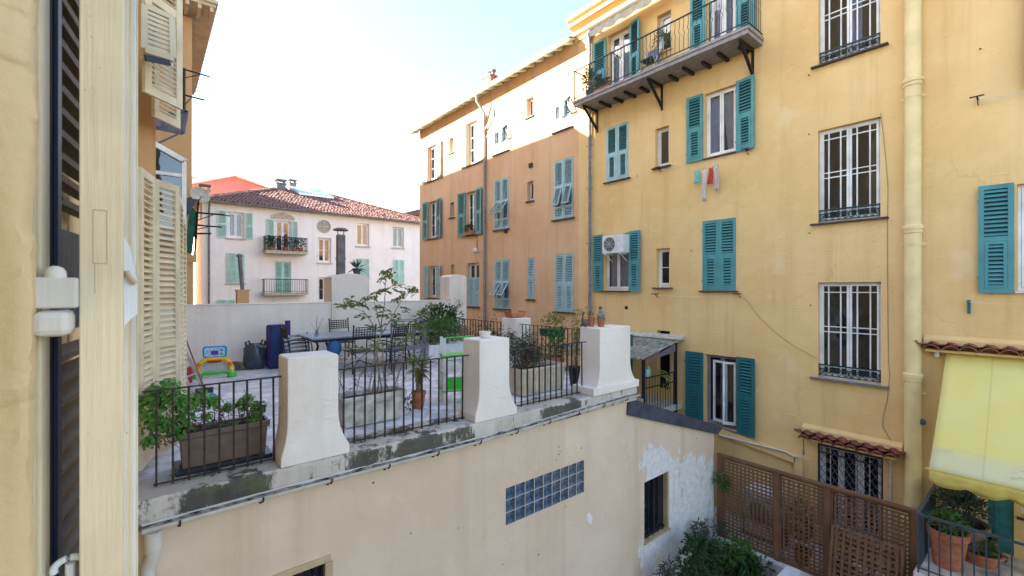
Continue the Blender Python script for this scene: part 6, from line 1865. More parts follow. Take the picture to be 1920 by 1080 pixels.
stem([sp(712, 640), sp(716, 600), sp(722, 560), sp(722, 515)], .010, .004)
stem([sp(708, 640), sp(700, 610), sp(682, 585), sp(650, 572)], .008, .003)
stem([sp(712, 630), sp(735, 595), sp(752, 565), sp(772, 545)], .008, .003)
stem([sp(715, 620), sp(705, 580), sp(700, 555)], .007, .003)
stem([sp(735, 735, 6.0), sp(752, 690, 6.0), sp(758, 650, 6.0), sp(775, 615, 6.05), sp(812, 567, 6.05)], .009, .003)
stem([sp(715, 660), sp(740, 640), sp(760, 632)], .006, .003)
SPR = [(722, 512, 26), (735, 520, 16), (710, 525, 16), (750, 540, 22), (770, 545, 26), (745, 555, 18), (722, 548, 18), (700, 555, 24), (685, 566, 22), (660, 570, 30), (645, 571, 20), (712, 580, 18), (728, 590, 20), (745, 600, 16), (680, 590, 16), (690, 612, 12), (715, 615, 14), (760, 582, 12),
       (805, 572, 16), (792, 590, 20), (780, 605, 20), (770, 625, 18), (790, 620, 12), (760, 645, 16), (740, 640, 14), (775, 640, 12), (682, 655, 14), (700, 648, 10), (722, 640, 14), (660, 655, 10)]
for (px, py, n) in SPR:
    c = sp(px, py, SY + random.uniform(-.15, .15))
    for k in range(max(2, n // 6)):
        d = rnd_dir(-.1); d.z *= .5
        leafy_sprig(ml, c + rnd_dir() * .05 + d * .06, d, 6, .105, .038)
for k in range(26): twig(m, sp(random.uniform(660, 760), random.uniform(690, 742), 5.95), rnd_dir(.9), random.uniform(.15, .4), .004)
for (px, py) in ((640, 700), (655, 690), (665, 720), (680, 700), (735, 700), (755, 720), (648, 735), (745, 735), (690, 690), (720, 712)):
    c = sp(px, py, 5.9); leafy_sprig(ml, c, rnd_dir(), 5, .06, .022); twig(m, c, rnd_dir(-.3), .25, .004)
stem([sp(634, 745, 5.85), sp(640, 700, 5.8), sp(650, 670, 5.8)], .006, .003); stem([sp(628, 690, 5.85), sp(648, 745, 5.85)], .008, .006); stem([sp(665, 745, 5.9), sp(678, 690, 5.9), sp(690, 655, 5.9)], .006, .003)
m.build('stems', M_TWIGP, sh); ml.build('leaves', L_NAN, sh)

# terracotta pot with a palm like yucca
p = onZ(785, 764, TZ)
yu = thing('potted_palm', 'slender potted palm with a tuft of spiky leaves in a terracotta pot', 'potted plant', (p[0], p[1], TZ))
m = MB(); pot_mesh(m, .11, .25); m.build('pot', [M_TERRA, M_SOIL], yu, smooth=True)
hP = onY(785, 690, p[1])[1] - TZ
m = MB(); m.path([(0, 0, .2), (.01, 0, .45), (.0, .01, hP)], .045, 9, r2=.06); m.build('trunk', M_BARK, yu, smooth=True)
m = MB()
for k in range(46):
    d = rnd_dir(.55); leaf(m, Vector((0, 0, hP)) + d * .03, d, random.uniform(.18, .33), .02, fold=.3)
m.build('leaves', L_LIME, yu)
m = MB()
for k in range(24): leaf(m, (0, 0, hP - .02), rnd_dir(-.8), random.uniform(.12, .25), .02)
m.build('dry_leaves', L_DRY, yu)
p = onZ(765, 772, TZ)
rd = thing('small_plant', 'little plant with a red bloom on the floor before the stone trough', 'plant', (p[0], p[1] - .05, TZ))
m = MB(); clump(m, (0, 0, .12), (.07, .07, .1), 40, .07, .03, .3); m.build('leaves', L_DARK, rd)
m = MB(); clump(m, (-.05, 0, .2), (.025, .025, .025), 16, .03, .02); m.build('bloom', L_RED, rd)
m = MB(); m.tube((0, 0, 0), (-.04, 0, .2), .004, 5); m.build('stem', M_TWIG, rd)
# beige trough with a conifer and the black pot
x0, x1 = onY(978, 0, 5.58)[0], onY(1063, 0, 5.58)[0]
trough('planter_trough', 'beige ribbed plastic trough behind the right hand railing', x0, x1, 5.58, 6.02, .46, M_TROUGHB, taper=.05, ribs=14)
cf = thing('conifer', 'feathery dark conifer sprouting from the beige trough', 'shrub', (x0 + .2, 5.8, TZ + .4))
m = MB(); ml = MB()
for (px, py) in ((955, 625), (963, 640), (975, 650), (985, 640), (1000, 648), (1008, 655), (970, 670), (990, 668), (1005, 672), (982, 690), (960, 655), (995, 632), (985, 655)):
    X, z = onY(px, py, 5.85); c = Vector((X - x0 - .2, .05 + random.uniform(-.1, .1), z - TZ - .4))
    m.path([(0, 0, 0), c * .5 + rnd_dir() * .05, c], .008, 5, r2=.003)
    for k in range(30):
        q = c + rnd_dir() * .13
        leafy_sprig(ml, q, (c.normalized() + rnd_dir() * .6), 6, .075, .017)
m.build('stems', M_TWIG, cf); ml.build('foliage', L_GREY, cf)
bp_ = thing('potted_plant', 'tall yellow green bamboo like plant in a black pot beside the end pier', 'potted plant', (onY(1078, 0, 5.72)[0], 5.72, TZ))
m = MB(); pot_mesh(m, .135, .34, rim=False); m.build('pot', [M_BLACKP, M_SOIL], bp_, smooth=True)
m = MB(); ml = MB()
for k in range(7):
    pts = twig(m, (random.uniform(-.05, .05), random.uniform(-.05, .05), .3), Vector((random.uniform(-.25, .1), random.uniform(-.2, .2), 1)), random.uniform(.6, 1.15), .006, .12, 6)
    for q in pts[2:]:
        for j in range(7): leaf(ml, q + rnd_dir() * .05, rnd_dir(.1), random.uniform(.07, .13), .018)
m.build('stems', M_TWIGP, bp_); ml.build('leaves', L_LIME, bp_)
# things standing on the piers
p2 = onY(893, 629, 5.15)
cu = thing('plant_cup', 'squat cream cup pot standing on the middle pier', 'cup', (3.72, 5.12, TZ + 1.11))
m = MB(); m.lathe([(.05, 0), (.075, .03), (.085, .09), (.075, .09), (.06, .04), (1e-3, .03)], n=18); m.build('cup', M_PIER, cu, smooth=True)
X = onY(1127, 0, 5.1)[0]
ca = thing('potted_cactus', 'pale furry cactus in a terracotta pot on the wide end pier', 'potted plant', (X, 5.1, TZ + 1.13))
m = MB(); pot_mesh(m, .078, .15); m.build('pot', [M_TERRA, M_SOIL], ca, smooth=True)
m = MB(); m.sphere((0, 0, .19), .07, n=14, k=8, sc=(1, 1, .9)); m.sphere((.02, .02, .26), .04, sc=(1, 1, 1.2)); m.build('cactus', L_CACT, ca, smooth=True)
m = MB(); clump(m, (0, 0, .2), (.085, .085, .08), 260, .03, .006, .3); m.build('spines', L_CACT, ca)
m = MB(); m.lathe([(1e-3, 0), (.045, .008), (.04, .015), (1e-3, .012)], n=14, mtx=Matrix.Translation((.05, .06, .32)) @ Matrix.Rotation(R(75), 4, 'X')); m.build('pad', M_FLASH, ca)
ca2 = thing('flower_pot', 'second terracotta pot tucked behind the cactus on the end pier', 'flower pot', (X - .1, 5.24, TZ + 1.13))
m = MB(); pot_mesh(m, .07, .17); m.build('pot', [M_TERRA, M_SOIL], ca2, smooth=True)
m = MB(); clump(m, (0, 0, .2), (.04, .04, .05), 25, .05, .02, .5); m.build('foliage', L_DRY, ca2)
X = onY(1098, 0, 5.22)[0]
gs = thing('goose_figure', 'small brown goose figure with a raised neck on the end pier', 'ornament', (X + .02, 5.24, TZ + 1.13))
m = MB(); m.sphere((0, 0, .07), .07, n=12, k=8, sc=(1.25, .8, .95)); m.path([(-.05, 0, .09), (-.085, 0, .15), (-.075, 0, .21), (-.05, 0, .245)], .022, 8, r2=.015); m.sphere((-.05, 0, .25), .024); m.path([(-.055, 0, .25), (-.1, 0, .235)], .01, 6, r2=.003); m.path([(.06, 0, .08), (.12, 0, .13)], .03, 7, r2=.006); m.build('body', plain('brown_bronze', (0.13, 0.085, 0.06), 0.6), gs, smooth=True)
tt = thing('terracotta_trough', 'shallow terracotta trough sitting on the far side pier', 'planter', (7.4, 8.85, TZ + 1.06))
m = MB(); m.prism([(-.2, 0), (.2, 0), (.27, .17), (.23, .17), (.2, .12), (-.2, .12), (-.23, .17), (-.27, .17)], 'y', -.14, .14); m.build('trough', M_TERRA, tt, bevel=.01)
hp_ = thing('hanging_planter', 'dark green planter with pale leaves hanging on the side railing', 'planter', (7.22, 7.3, TZ + .72))
m = MB(); m.prism([(-.13, 0), (.1, 0), (.13, .17), (-.16, .17)], 'y', -.28, .28); m.box(.08, .12, -.2, -.17, .15, .24); m.build('box', plain('dark_green_plastic', (0.012, 0.06, 0.04), 0.45), hp_)
m = MB(); clump(m, (-.02, -.05, .3), (.18, .36, .22), 240, .09, .03, .4); m.build('foliage', L_LIME, hp_)
# greenery along the side railing
for (px, py, Y, r, n, mt_, lbl) in ((1030, 690, 7.9, (.35, .4, .35), 420, L_FERN, 'fresh green bush against the side railing behind the beige trough'),
                                (1000, 640, 9.4, (.3, .3, .4), 220, L_DARK, 'dark bush left of the far side pier'),
                                (1055, 655, 7.0, (.3, .3, .45), 260, L_FERN, 'light green bush below the hanging planter')):
    X, z = onY(px, py, Y)
    b = thing('terrace_bush', lbl, 'bush', (min(X, 7.0), Y, TZ))
    m = MB(); pot_mesh(m, .2, .32); m.build('pot', [M_TERRA, M_SOIL], b, smooth=True)
    m = MB(); clump(m, (0, 0, z - TZ), r, n, .12, .045, .2); m.build('foliage', mt_, b)
    m = MB()
    for k in range(6): twig(m, (0, 0, .28), rnd_dir(1.3), z - TZ, .008)
    m.build('stems', M_TWIG, b)
# back right corner: white planters with bushes, pots, rose
wp = thing('white_planter', 'long white planter box with a dense green bush near the back right corner', 'planter', (5.9, 9.9, TZ))
m = MB(); m.box(-.55, .55, -.22, .22, 0, .42); m.build('box', M_WHITEP, wp, bevel=.01)
m = MB(); clump(m, (-.15, 0, .72), (.62, .35, .36), 800, .11, .045, .3); m.build('foliage', L_FERN, wp)
m = MB()
for k in range(10): twig(m, (random.uniform(-.4, .4), 0, .4), rnd_dir(1.5), .5, .008)
m.build('stems', M_TWIG, wp)
wp = thing('green_bush', 'wide dark green bush filling the back right corner of the terrace', 'bush', (6.6, 11.3, TZ))
m = MB(); m.box(-.5, .5, -.25, .25, 0, .5); m.build('box', M_TROUGHW, wp)
m = MB(); clump(m, (0, 0, .85), (.75, .55, .5), 800, .13, .05, .3); m.build('foliage', L_DARK, wp)
m = MB()
for k in range(10): twig(m, (random.uniform(-.4, .4), 0, .45), rnd_dir(1.5), .6, .008)
m.build('stems', M_TWIG, wp)
bpot = onY(847, 603, 11.6)
t = thing('flower_pot', 'dark red pot with a bare twiggy plant on a stand before the tall back pier', 'flower pot', (bpot[0], 11.6, TZ))
hs_ = bpot[1] - TZ
m = MB(); pot_mesh(m, .15, .26, (0, 0, hs_)); m.build('pot', [plain('dark_red_pot', (0.11, 0.03, 0.03), 0.5), M_SOIL], t, smooth=True)
m = MB(); m.box(-.14, .14, -.14, .14, 0, hs_ - .001); m.build('stand', M_PIER, t)
m = MB(); ml = MB()
for k in range(9):
    pts = twig(m, (0, 0, hs_ + .2), rnd_dir(1.0), .5, .006)
    for q in pts[1:]: clump(ml, q, (.05, .05, .05), 4, .06, .03)
m.build('stems', M_TWIG, t); ml.build('foliage', L_DARK, t)
bpot = onY(866, 620, 11.2)
t = thing('flower_pot', 'tall tan cylinder pot beside the dark red pot', 'flower pot', (bpot[0], 11.2, TZ))
m = MB(); m.lathe([(.13, 0), (.14, bpot[1] - TZ + .15), (.12, bpot[1] - TZ + .15), (.11, bpot[1] - TZ + .1), (1e-3, bpot[1] - TZ + .1)], n=18); m.build('pot', M_LWOOD, t, smooth=True)
t = thing('rose_bush', 'thin rose bush with few leaves between the back pier and the middle pier', 'shrub', (onY(900, 0, 9.5)[0], 9.5, TZ))
m = MB(); pot_mesh(m, .17, .3); m.build('pot', [M_TERRA, M_SOIL], t, smooth=True)
m = MB(); ml = MB()
for k in range(10):
    pts = twig(m, (0, 0, .25), rnd_dir(1.6), random.uniform(.6, 1.0), .008, .25, 5)
    for q in pts[2:]: clump(ml, q, (.07, .07, .07), 7, .07, .035)
m.build('stems', M_TWIG, t); ml.build('foliage', L_GREY, t)

# ------------------------------------------------------------------ table and chairs
tx0, tx1, ty0, ty1, tz = 2.72, 5.75, 9.95, 11.15, TZ + .755
tb = thing('dining_table', 'long blue grey topped outdoor dining table before the white back wall', 'table', ((tx0 + tx1) / 2, (ty0 + ty1) / 2, TZ))
hx, hy = (tx1 - tx0) / 2, (ty1 - ty0) / 2
m = MB(); m.box(-hx, hx, -hy, hy, .715, .755); m.build('tabletop', M_TABLE, tb, bevel=.01)
m = MB(); m.box(-hx + .08, hx - .08, -hy + .06, hy - .06, .65, .714); m.build('apron', M_IRON, tb)
for sx in (-1, 1):
    for sy in (-1, 1):
        m = MB(); x, y = sx * (hx - .35), sy * (hy - .2)
        m.path([(x, y, .65), (x - sx * .06, y, .45), (x + sx * .02, y, .2), (x + sx * .1, y + sy * .05, 0)], .025, 6); m.build('leg', M_IRON, tb)
def iron_chair():
    t = thing('iron_chair', '', 'chair', (0, 0, 0), 0, 'black iron chairs around the long table')
    w, d_ = .24, .23
    for sx in (-1, 1):
        m = MB(); m.path([(sx * w, d_, 0), (sx * w, d_ - .03, .45), (sx * w, d_ + .06, 1.0)], .014, 6); m.sphere((sx * w, d_ + .063, 1.02), .022); m.build('leg', M_IRON, t, smooth=True)
        m = MB(); m.path([(sx * w, -d_ - .03, 0), (sx * w, -d_, .45), (sx * w, -d_ + .02, .66), (sx * w, 0, .69), (sx * w, d_, .66)], .013, 6); m.build('leg', M_IRON, t, smooth=True)
    m = MB(); m.box(-w, w, -d_, d_, .44, .46); m.build('seat', M_IRON, t)
    m = MB(); 
    for z in (.78, .83, .88, .93, .98): m.tube((-w, d_ + .03 + (z - .78) * .12, z), (w, d_ + .03 + (z - .78) * .12, z), .010, 5)
    for k in range(1, 8):
        x = -w + 2 * w * k / 8; m.tube((x, d_ + .03, .78), (x, d_ + .055, .98), .009, 5)
    m.build('back_lattice', M_IRON, t)
    m = MB()
    for sx in (-1, 1): m.path([(sx * w, -d_, .12), (0, -.02, .25), (sx * w, d_, .12)], .009, 5)
    m.path([(-w, 0, .45), (0, .0, .28), (w, 0, .45)], .008, 5)
    m.build('stretcher', M_IRON, t)
    return t
ch0 = iron_chair()
spots = [(2.52, 10.25, 90, 'black iron chair at the left end of the long table'),
         (3.92, 11.62, 0, 'black iron chair on the wall side of the table with its back above the tabletop'),
         (3.62, 9.62, 180, 'black iron chair on the near side of the table, left of the shrub'),
         (4.62, 9.72, 180, 'black iron chair on the near side of the table, right of the shrub stem'),
         (6.35, 10.75, -90, 'black iron chair at the right end of the table beside the green bush'),
         (4.2, 9.3, 205, 'black iron chair pulled out between the two near side chairs')]
for i, (x, y, a, lbl) in enumerate(spots):
    o = ch0 if i == 0 else copy_tree(ch0)
    o.location = (x, y, TZ); o.rotation_euler = (0, 0, R(a)); o['label'] = lbl
p = onZ(586, 636, tz)
t = thing('wire_plant', 'spindly dry twig in a small glass vase on the table end', 'vase', (tx0 + .18, ty0 + .3, tz))
m = MB(); m.lathe([(.03, 0), (.05, .04), (.03, .12), (.035, .15)], n=12); m.build('vase', M_GBLOCK, t, smooth=True)
m = MB()
for k in range(5): twig(m, (0, 0, .05), rnd_dir(1.5), .42, .004)
m.build('twigs', M_TWIG, t)
# blue cloth bundle hanging at the table's left underside
t = thing('blue_bag', 'bright blue bag hanging under the left part of the table', 'bag', (tx0 + .5, ty0 + .12, TZ))
m = MB(); m.sphere((0, 0, .5), .16, n=12, k=8, sc=(1, .7, 1.3)); m.build('bag', plain('mid_blue_fabric', (0.03, 0.12, 0.32), 0.6, bump=.6, bscale=10), t, smooth=True)
m = MB(); m.tube((0, 0, .65), (0, .05, .72), .01, 5); m.build('strap', M_BLUEF, t)
# folded cot frame
t = thing('folding_cot', 'folded grey blue tubular cot frame standing beside the table', 'folding bed', (onY(767, 0, 9.25)[0], 9.25, TZ), R(4))
fm = plain('grey_blue_tube', (0.16, 0.18, 0.23), 0.45, 0.3)
for y, hh, dx2 in ((0, 1.08, 0), (.16, 1.1, .07)):
    m = MB(); w = .43
    m.path([(-w + dx2, y, 0), (-w + dx2, y, hh - .07), (-w + .05 + dx2, y, hh), (w - .05 + dx2, y, hh), (w + dx2, y, hh - .07), (w + dx2, y, 0)], .016, 8); m.build('frame', fm, t, smooth=True)
m = MB()
for z in (.35, .62, .8): m.tube((-.43, 0, z), (.43, 0, z), .009, 6)
for x in (-.15, .15): m.tube((x, .0, .35), (x, 0, 1.08), .01, 6)
m.build('springs', fm, t)
m = MB(); m.box(-.44, .5, -.02, .18, .42, .50); m.build('canvas', plain('grey_canvas', (0.16, 0.17, 0.2), 0.9), t)

# ------------------------------------------------------------------ things along the back wall
p = onZ(520, 690, TZ)
t = thing('gym_mat', 'dark blue folded gym mat standing upright against the white wall', 'mat', (p[0], p[1] + .1, TZ), R(8))
hh = onY(520, 609, p[1] + .1)[1] - TZ
m = MB(); m.box(-.175, .175, -.13, .13, 0, hh); mo = m.build('mat', M_BLUEF, t, bevel=.03)
m = MB(); m.box(-.179, -.176, -.12, .12, .02, hh - .03); m.box(-.17, .17, -.12, .12, hh + .0005, hh + .004); m.build('edge_binding', M_PURPLE, t)
m = MB(); m.box(-.177, .177, -.134, -.128, hh * .48, hh * .485); m.build('seam', M_PURPLE, t)
p = onZ(541, 682, TZ)
t = thing('mat_roll', 'thin purple mat roll standing beside the dark blue mat', 'mat', (p[0] + .05, p[1] + .3, TZ))
hh = onY(541, 601, p[1] + .3)[1] - TZ
m = MB(); m.lathe([(.06, 0), (.062, hh), (.02, hh), (.015, hh - .03)], n=16); m.build('roll', M_PURPLE, t, smooth=True)
m = MB(); m.lathe([(.064, hh * .8), (.064, hh * .83)], n=16, cap0=False, cap1=False); m.build('strap', M_BLACKP, t)
p = onZ(482, 692, TZ)
t = thing('bin_bag', 'full grey black bin bag slumped beside the dark blue mat', 'bag', (p[0], p[1] + .18, TZ))
m = MB(); prof = [(.05, 0), (.21, .01), (.255, .1), (.25, .25), (.235, .38), (.22, .46), (.17, .52), (.06, .56)]
m.lathe(prof, n=28); rs = random.Random(4)
for i, v in enumerate(m.v):
    a = math.atan2(v[1], v[0]); k = 1 + .06 * math.sin(a * 5 + v[2] * 9) + .04 * math.sin(a * 11 - v[2] * 17) + rs.gauss(0, .012)
    m.v[i] = (v[0] * k, v[1] * k * .85, v[2] + .015 * math.sin(a * 3))
m.build('sack', M_BAG, t, smooth=True)
m = MB()
for s_ in (-1, 1): m = MB(); m.path([(s_ * .17, 0, .48), (s_ * .2, 0, .6), (s_ * .14, 0, .63), (s_ * .1, 0, .52)], .03, 6, r2=.02); m.build('ear', M_BAG, t, smooth=True)

p = onZ(446, 694, TZ)
t = thing('stone_heap', 'small dark heap of stones at the wall foot beside the bin bag', 'stones', (p[0], p[1] + .1, TZ))
for k in range(9):
    m = MB(); m.sphere((random.uniform(-.13, .13), random.uniform(-.08, .08), .05 + .07 * (k > 5)), random.uniform(.05, .08), n=7, k=5, sc=(1.2, 1, .8)); m.build('stone', M_TERRAB, t)
# slatted folding lounger behind the near pier
p = onZ(560, 680, TZ)
t = thing('folding_lounger', 'folded pale slatted garden lounger leaning by the purple roll', 'lounger', (2.72, 11.0, TZ), R(10))
m = MB()
for s_ in (-.28, .28): m.beam((s_, 0, 0), (s_, .18, .78), .03, .03)
m.build('frame', fm, t)
for k in range(8):
    z = .12 + .085 * k; m = MB(); m.box(-.26, .26, -.012 + z * .23, .0 + z * .23, z - .03, z + .03); m.build('slat', plain('pale_lilac_slat', (0.42, 0.40, 0.46), 0.6), t)
# toy football goal
p = onZ(403, 707, TZ)
t = thing('toy_goal', 'colourful plastic toy football goal with a blue scoreboard', 'toy', (p[0], p[1], TZ), R(-14))
S = 1.02
for s_ in (-1, 1):
    m = MB(); x = s_ * .29 * S
    m.path([(x, .0, .02), (x - s_ * .01, 0, .2), (x - s_ * .05, .0, .30), (x - s_ * .12, 0, .36)], .052, 10, r2=.045); m.build('post', M_YELP, t, smooth=True)
    m = MB(); m.lathe([(.09, 0), (.085, .05), (.06, .09)], (x, 0, 0), 14); m.build('foot', M_GRNP, t, smooth=True)
    m = MB(); m.sphere((x - s_ * .02, -.04, .27), .045); m.build('knob', M_ORP, t, smooth=True)
    m = MB(); m.sphere((x, -.045, .16), .03); m.build('button', M_WHITEP, t, smooth=True)
m = MB(); m.path([(-.19, 0, .36), (-.1, 0, .375), (.1, 0, .375), (.19, 0, .36)], .045, 10); m.build('crossbar', M_YELP, t, smooth=True)
m = MB(); m.prism([(-.14, .345), (.14, .345), (.10, .30), (-.10, .30)], 'y', -.06, -.03); m.build('badge', M_REDP, t, bevel=.006)
m = MB(); m.box(-.22, .22, -.03, .03, .05, .11); m.build('base_bar', M_GRNP, t, bevel=.01)
m = MB()
for k in range(9): x = -.2 + .05 * k; m.tube((x, .03, .11), (x, .06, .33), .004, 4)
for k in range(4): z = .14 + .05 * k; m.tube((-.22, .045, z), (.22, .045, z), .004, 4)
m.build('net', M_WHITEP, t)
m = MB(); m.box(-.22, .22, .065, .07, .11, .33); m.build('net_backing', M_WHITEP, t)
m = MB(); m.prism([(-.17, .40), (.17, .40), (.205, .43), (.21, .60), (.18, .635), (-.18, .635), (-.21, .60), (-.205, .43)], 'y', -.025, .035); sb = m.build('scoreboard', M_BLUEP, t, bevel=.012)
m = MB(); m.prism([(-.15, .425), (.15, .425), (.175, .45), (.178, .585), (.155, .61), (-.155, .61), (-.178, .585), (-.175, .45)], 'y', -.034, -.0255); m.build('face_plate', plain('sky_blue_print', (0.35, 0.62, 0.80), 0.4, var=.3, scale=30), sb)
m = MB(); m.box(-.065, .065, -.040, -.0345, .46, .545); m.build('screen', M_PURP, sb)
for x, z, mt_ in ((-.12, .47, M_WHITEP), (.12, .55, M_BLACKP), (-.12, .56, M_YELP), (.12, .47, M_REDP), (0, .58, M_YELP)):
    m = MB(); m.sphere((x, -.036, z), .018); m.build('dot', mt_, sb, smooth=True)
# ladder, broom, red kettle, blue ball
pa = onZ(372, 735, TZ)
t = thing('ladder', 'white aluminium stepladder leaning against the cream shutters', 'ladder', (pa[0], pa[1], TZ))
top = onY(332, 650, pa[1] + .2); dxl, dzl = top[0] - pa[0], top[1] - TZ
ld = Vector((dxl, .2, dzl))
for o_ in (-.19, .19):
    m = MB(); m.beam((o_ * .5, o_, 0), Vector((o_ * .5, o_, 0)) + ld * 1.15, .03, .06); m.build('rail', M_ALU, t)
for k in range(1, 6):
    m = MB(); c = ld * 1.1 * k / 6; m.beam(c + Vector((-.095, -.19, 0)), c + Vector((.095, .19, 0)), .03, .02); m.build('rung', M_ALU, t)
pa = onZ(383, 738, TZ); top = onY(338, 607, pa[1] + .55)
t = thing('broom', 'wooden broom handle leaning against the shutter edge', 'broom', (pa[0], pa[1], TZ))
m = MB(); m.tube((0, 0, .08), (top[0] - pa[0], .55, top[1] - TZ), .013, 8); m.build('handle', plain('reddish_wood', (0.22, 0.12, 0.08), 0.6), t)
m = MB(); m.box(-.13, .13, -.03, .03, 0, .1); m.build('head', M_BLACKP, t, bevel=.01)
pa = onZ(349, 722, TZ)
t = thing('red_bucket', 'dark red plastic bucket behind the white ladder', 'bucket', (pa[0], pa[1] + .25, TZ))
m = MB(); m.lathe([(.11, 0), (.15, .27), (.16, .27), (.16, .30), (.14, .30), (.10, .02)], n=18); m.build('bucket', M_REDP, t, smooth=True)
m = MB(); m.path([(.15 * math.cos(a), 0, .28 + .15 * math.sin(a)) for a in [math.pi * k / 10 for k in range(11)]], .006, 5); m.build('handle', M_REDP, t)
pa = onZ(398, 748, TZ)
t = thing('toy_ball', 'small blue ball on the terrace floor behind the nearest railing', 'ball', (pa[0], pa[1], TZ + .045))
m = MB(); m.sphere((0, 0, 0), .055, n=16, k=10); m.build('ball', M_CYANP, t, smooth=True)
# white and green play stand
p = onZ(850, 752, TZ)
t = thing('play_stand', 'white wooden play stand with green panels beside the middle pier', 'toy stand', (p[0], p[1], TZ), R(-20))
hS = onY(850, 632, p[1])[1] - TZ
for sx in (-.17, .17):
    for sy in (-.13, .13):
        m = MB(); m.box(sx - .022, sx + .022, sy - .022, sy + .022, 0, hS if sx < 0 else hS * .62); m.build('leg', M_WHITEW, t)
for z, mt_ in ((.18, M_GRNP), (.48, M_WHITEP), (.72, M_GRNP)):
    m = MB(); m.box(-.2, .2, -.16, .16, z * hS, z * hS + .02); m.build('shelf', mt_, t)
m = MB(); m.box(-.148, .148, -.152, -.14, .22 * hS, .40 * hS); m.build('panel', M_GRNP, t)
m = MB(); m.box(-.148, .148, -.152, -.14, .52 * hS, .60 * hS); m.build('panel', M_WHITEP, t)
m = MB(); m.tube((-.17, -.13, hS), (.3, -.13, hS + .02), .012, 6); m.build('top_bar', M_GRNP, t)

# ------------------------------------------------------------------ LATTICE FENCE
LX = 10.08
fy0, fy1 = onX(1350, 0, LX)[0], onX(1716, 0, LX)[0]
fzt = ZF(1534, 908, LX); fzb = -.02
lf = thing('lattice_fence', 'brown wooden lattice fence with three panels between the peeling wall and the right terrace', 'fence', (LX, fy0, 0), R(-90))
FL = fy0 - fy1
posts = [0.0, fy0 - onX(1457, 0, LX)[0], fy0 - onX(1552, 0, LX)[0], FL]
for x in posts:
    m = MB(); m.box(x - .05, x + .05, -.045, .045, fzb, fzt - .001); m.build('post', M_BROWNW, lf, bevel=.004)
m = MB(); m.box(-.06, FL + .06, -.055, .055, fzt, fzt + .045); m.build('top_rail', M_BROWNW, lf, bevel=.004)
vs_me = MB().box(-.017, .017, -.006, .004, 0, fzt - fzb - .14).mesh('lattice_strip', M_BROWNW)
for a_, b_ in zip(posts[:-1], posts[1:]):
    x0, x1 = a_ + .05, b_ - .05; W_ = x1 - x0
    m = MB(); m.box(x0, x0 + .035, -.02, .02, fzb + .03, fzt - .003); m.box(x1 - .035, x1, -.02, .02, fzb + .03, fzt - .003); m.box(x0 + .035, x1 - .035, -.02, .02, fzt - .05, fzt - .003); m.box(x0 + .035, x1 - .035, -.02, .02, fzb + .03, fzb + .08); m.build('panel_frame', M_BROWNW, lf)
    n = max(3, int(round((W_ - .07) / .085)))
    for i in range(n):
        x = x0 + .035 + (W_ - .07) * (i + .5) / n
        inst(vs_me, 'lattice_strip', lf, (x, -.006, fzb + .07))
    hs_me = MB().box(0, W_ - .07, .004, .013, -.015, .015).mesh('lattice_strip', M_BROWNW)
    k = int((fzt - fzb - .14) / .075)
    for i in range(k): inst(hs_me, 'lattice_strip', lf, (x0 + .035, 0, fzb + .10 + (fzt - fzb - .16) * (i + .5) / k))
# loose lattice panel leaning on the fence
lp = thing('loose_trellis', 'loose reddish lattice panel leaning against the third fence section', 'trellis', (LX - .42, fy0 - posts[2] - .12, -.02), R(-90))
lp.rotation_euler = (R(-13), 0, R(-90))
WL, HL = 1.0, 1.25
m = MB(); m.box(-.02, .02, -.012, .012, 0, HL); m.box(WL - .02, WL + .02, -.012, .012, 0, HL); m.box(.02, WL - .02, -.012, .012, HL - .04, HL); m.box(.02, WL - .02, -.012, .012, 0, .04); m.build('frame', M_BROWNW, lp)
v1 = MB().box(-.02, .02, -.006, .004, .04, HL - .04).mesh('lattice_strip', M_BROWNW); h1 = MB().box(.02, WL - .02, .004, .013, -.02, .02).mesh('lattice_strip', M_BROWNW)
for i in range(9): inst(v1, 'lattice_strip', lp, (.07 + (WL - .14) * i / 8, 0, 0))
for i in range(12): inst(h1, 'lattice_strip', lp, (0, 0, .1 + (HL - .2) * i / 11))
# things on the patio behind the fence
X_ = 10.85; Y_, z_ = onX(1428, 935, X_)
t = thing('patio_cabinet', 'white covered washing machine like cabinet behind the lattice fence', 'cabinet', (X_, Y_ - .05, 0))
m = MB(); m.box(-.28, .28, -.34, .34, .05, 1.05); m.build('body', M_WHITEP, t, bevel=.04)
m = MB(); m.lathe([(.2, 0), (.23, .02), (.2, .03)], n=20, mtx=Matrix.Translation((-.285, 0, .62)) @ Matrix.Rotation(R(-90), 4, 'Y')); m.build('round_door', M_FLUE, t, smooth=True)
m = MB()
for s_ in (-.3, .3): m.box(-.22, .22, s_ - .04, s_ + .04, 0, .05)
m.build('feet', M_BLACKP, t)
t = thing('patio_bench', 'dark low bench behind the lattice beside the white cabinet', 'bench', (10.75, 4.1, 0))
m = MB(); m.box(-.2, .2, -.45, .45, .40, .45); m.build('seat', M_BROWNW, t)
for s_ in (-.38, .38):
    m = MB(); m.box(-.18, .18, s_ - .03, s_ + .03, 0, .40); m.build('leg', M_IRON, t)
for (Y_, X_, hgt, n, mt_, lbl) in ((3.25, 10.35, .95, 260, L_DARK, 'climbing dark green plant behind the second lattice panel'), (2.55, 10.4, .6, 120, L_GREY, 'small plant behind the third lattice panel')):
    t = thing('patio_plant', lbl, 'potted plant', (X_, Y_, 0))
    m = MB(); pot_mesh(m, .17, .3); m.build('pot', [M_TERRA, M_SOIL], t, smooth=True)
    m = MB(); clump(m, (0, 0, .3 + hgt * .55), (.12, .2, hgt * .55), n, .1, .04, .2); m.build('foliage', mt_, t)
    m = MB()
    for k in range(5): twig(m, (0, 0, .25), rnd_dir(2.5), hgt, .006)
    m.build('stems', M_TWIG, t)
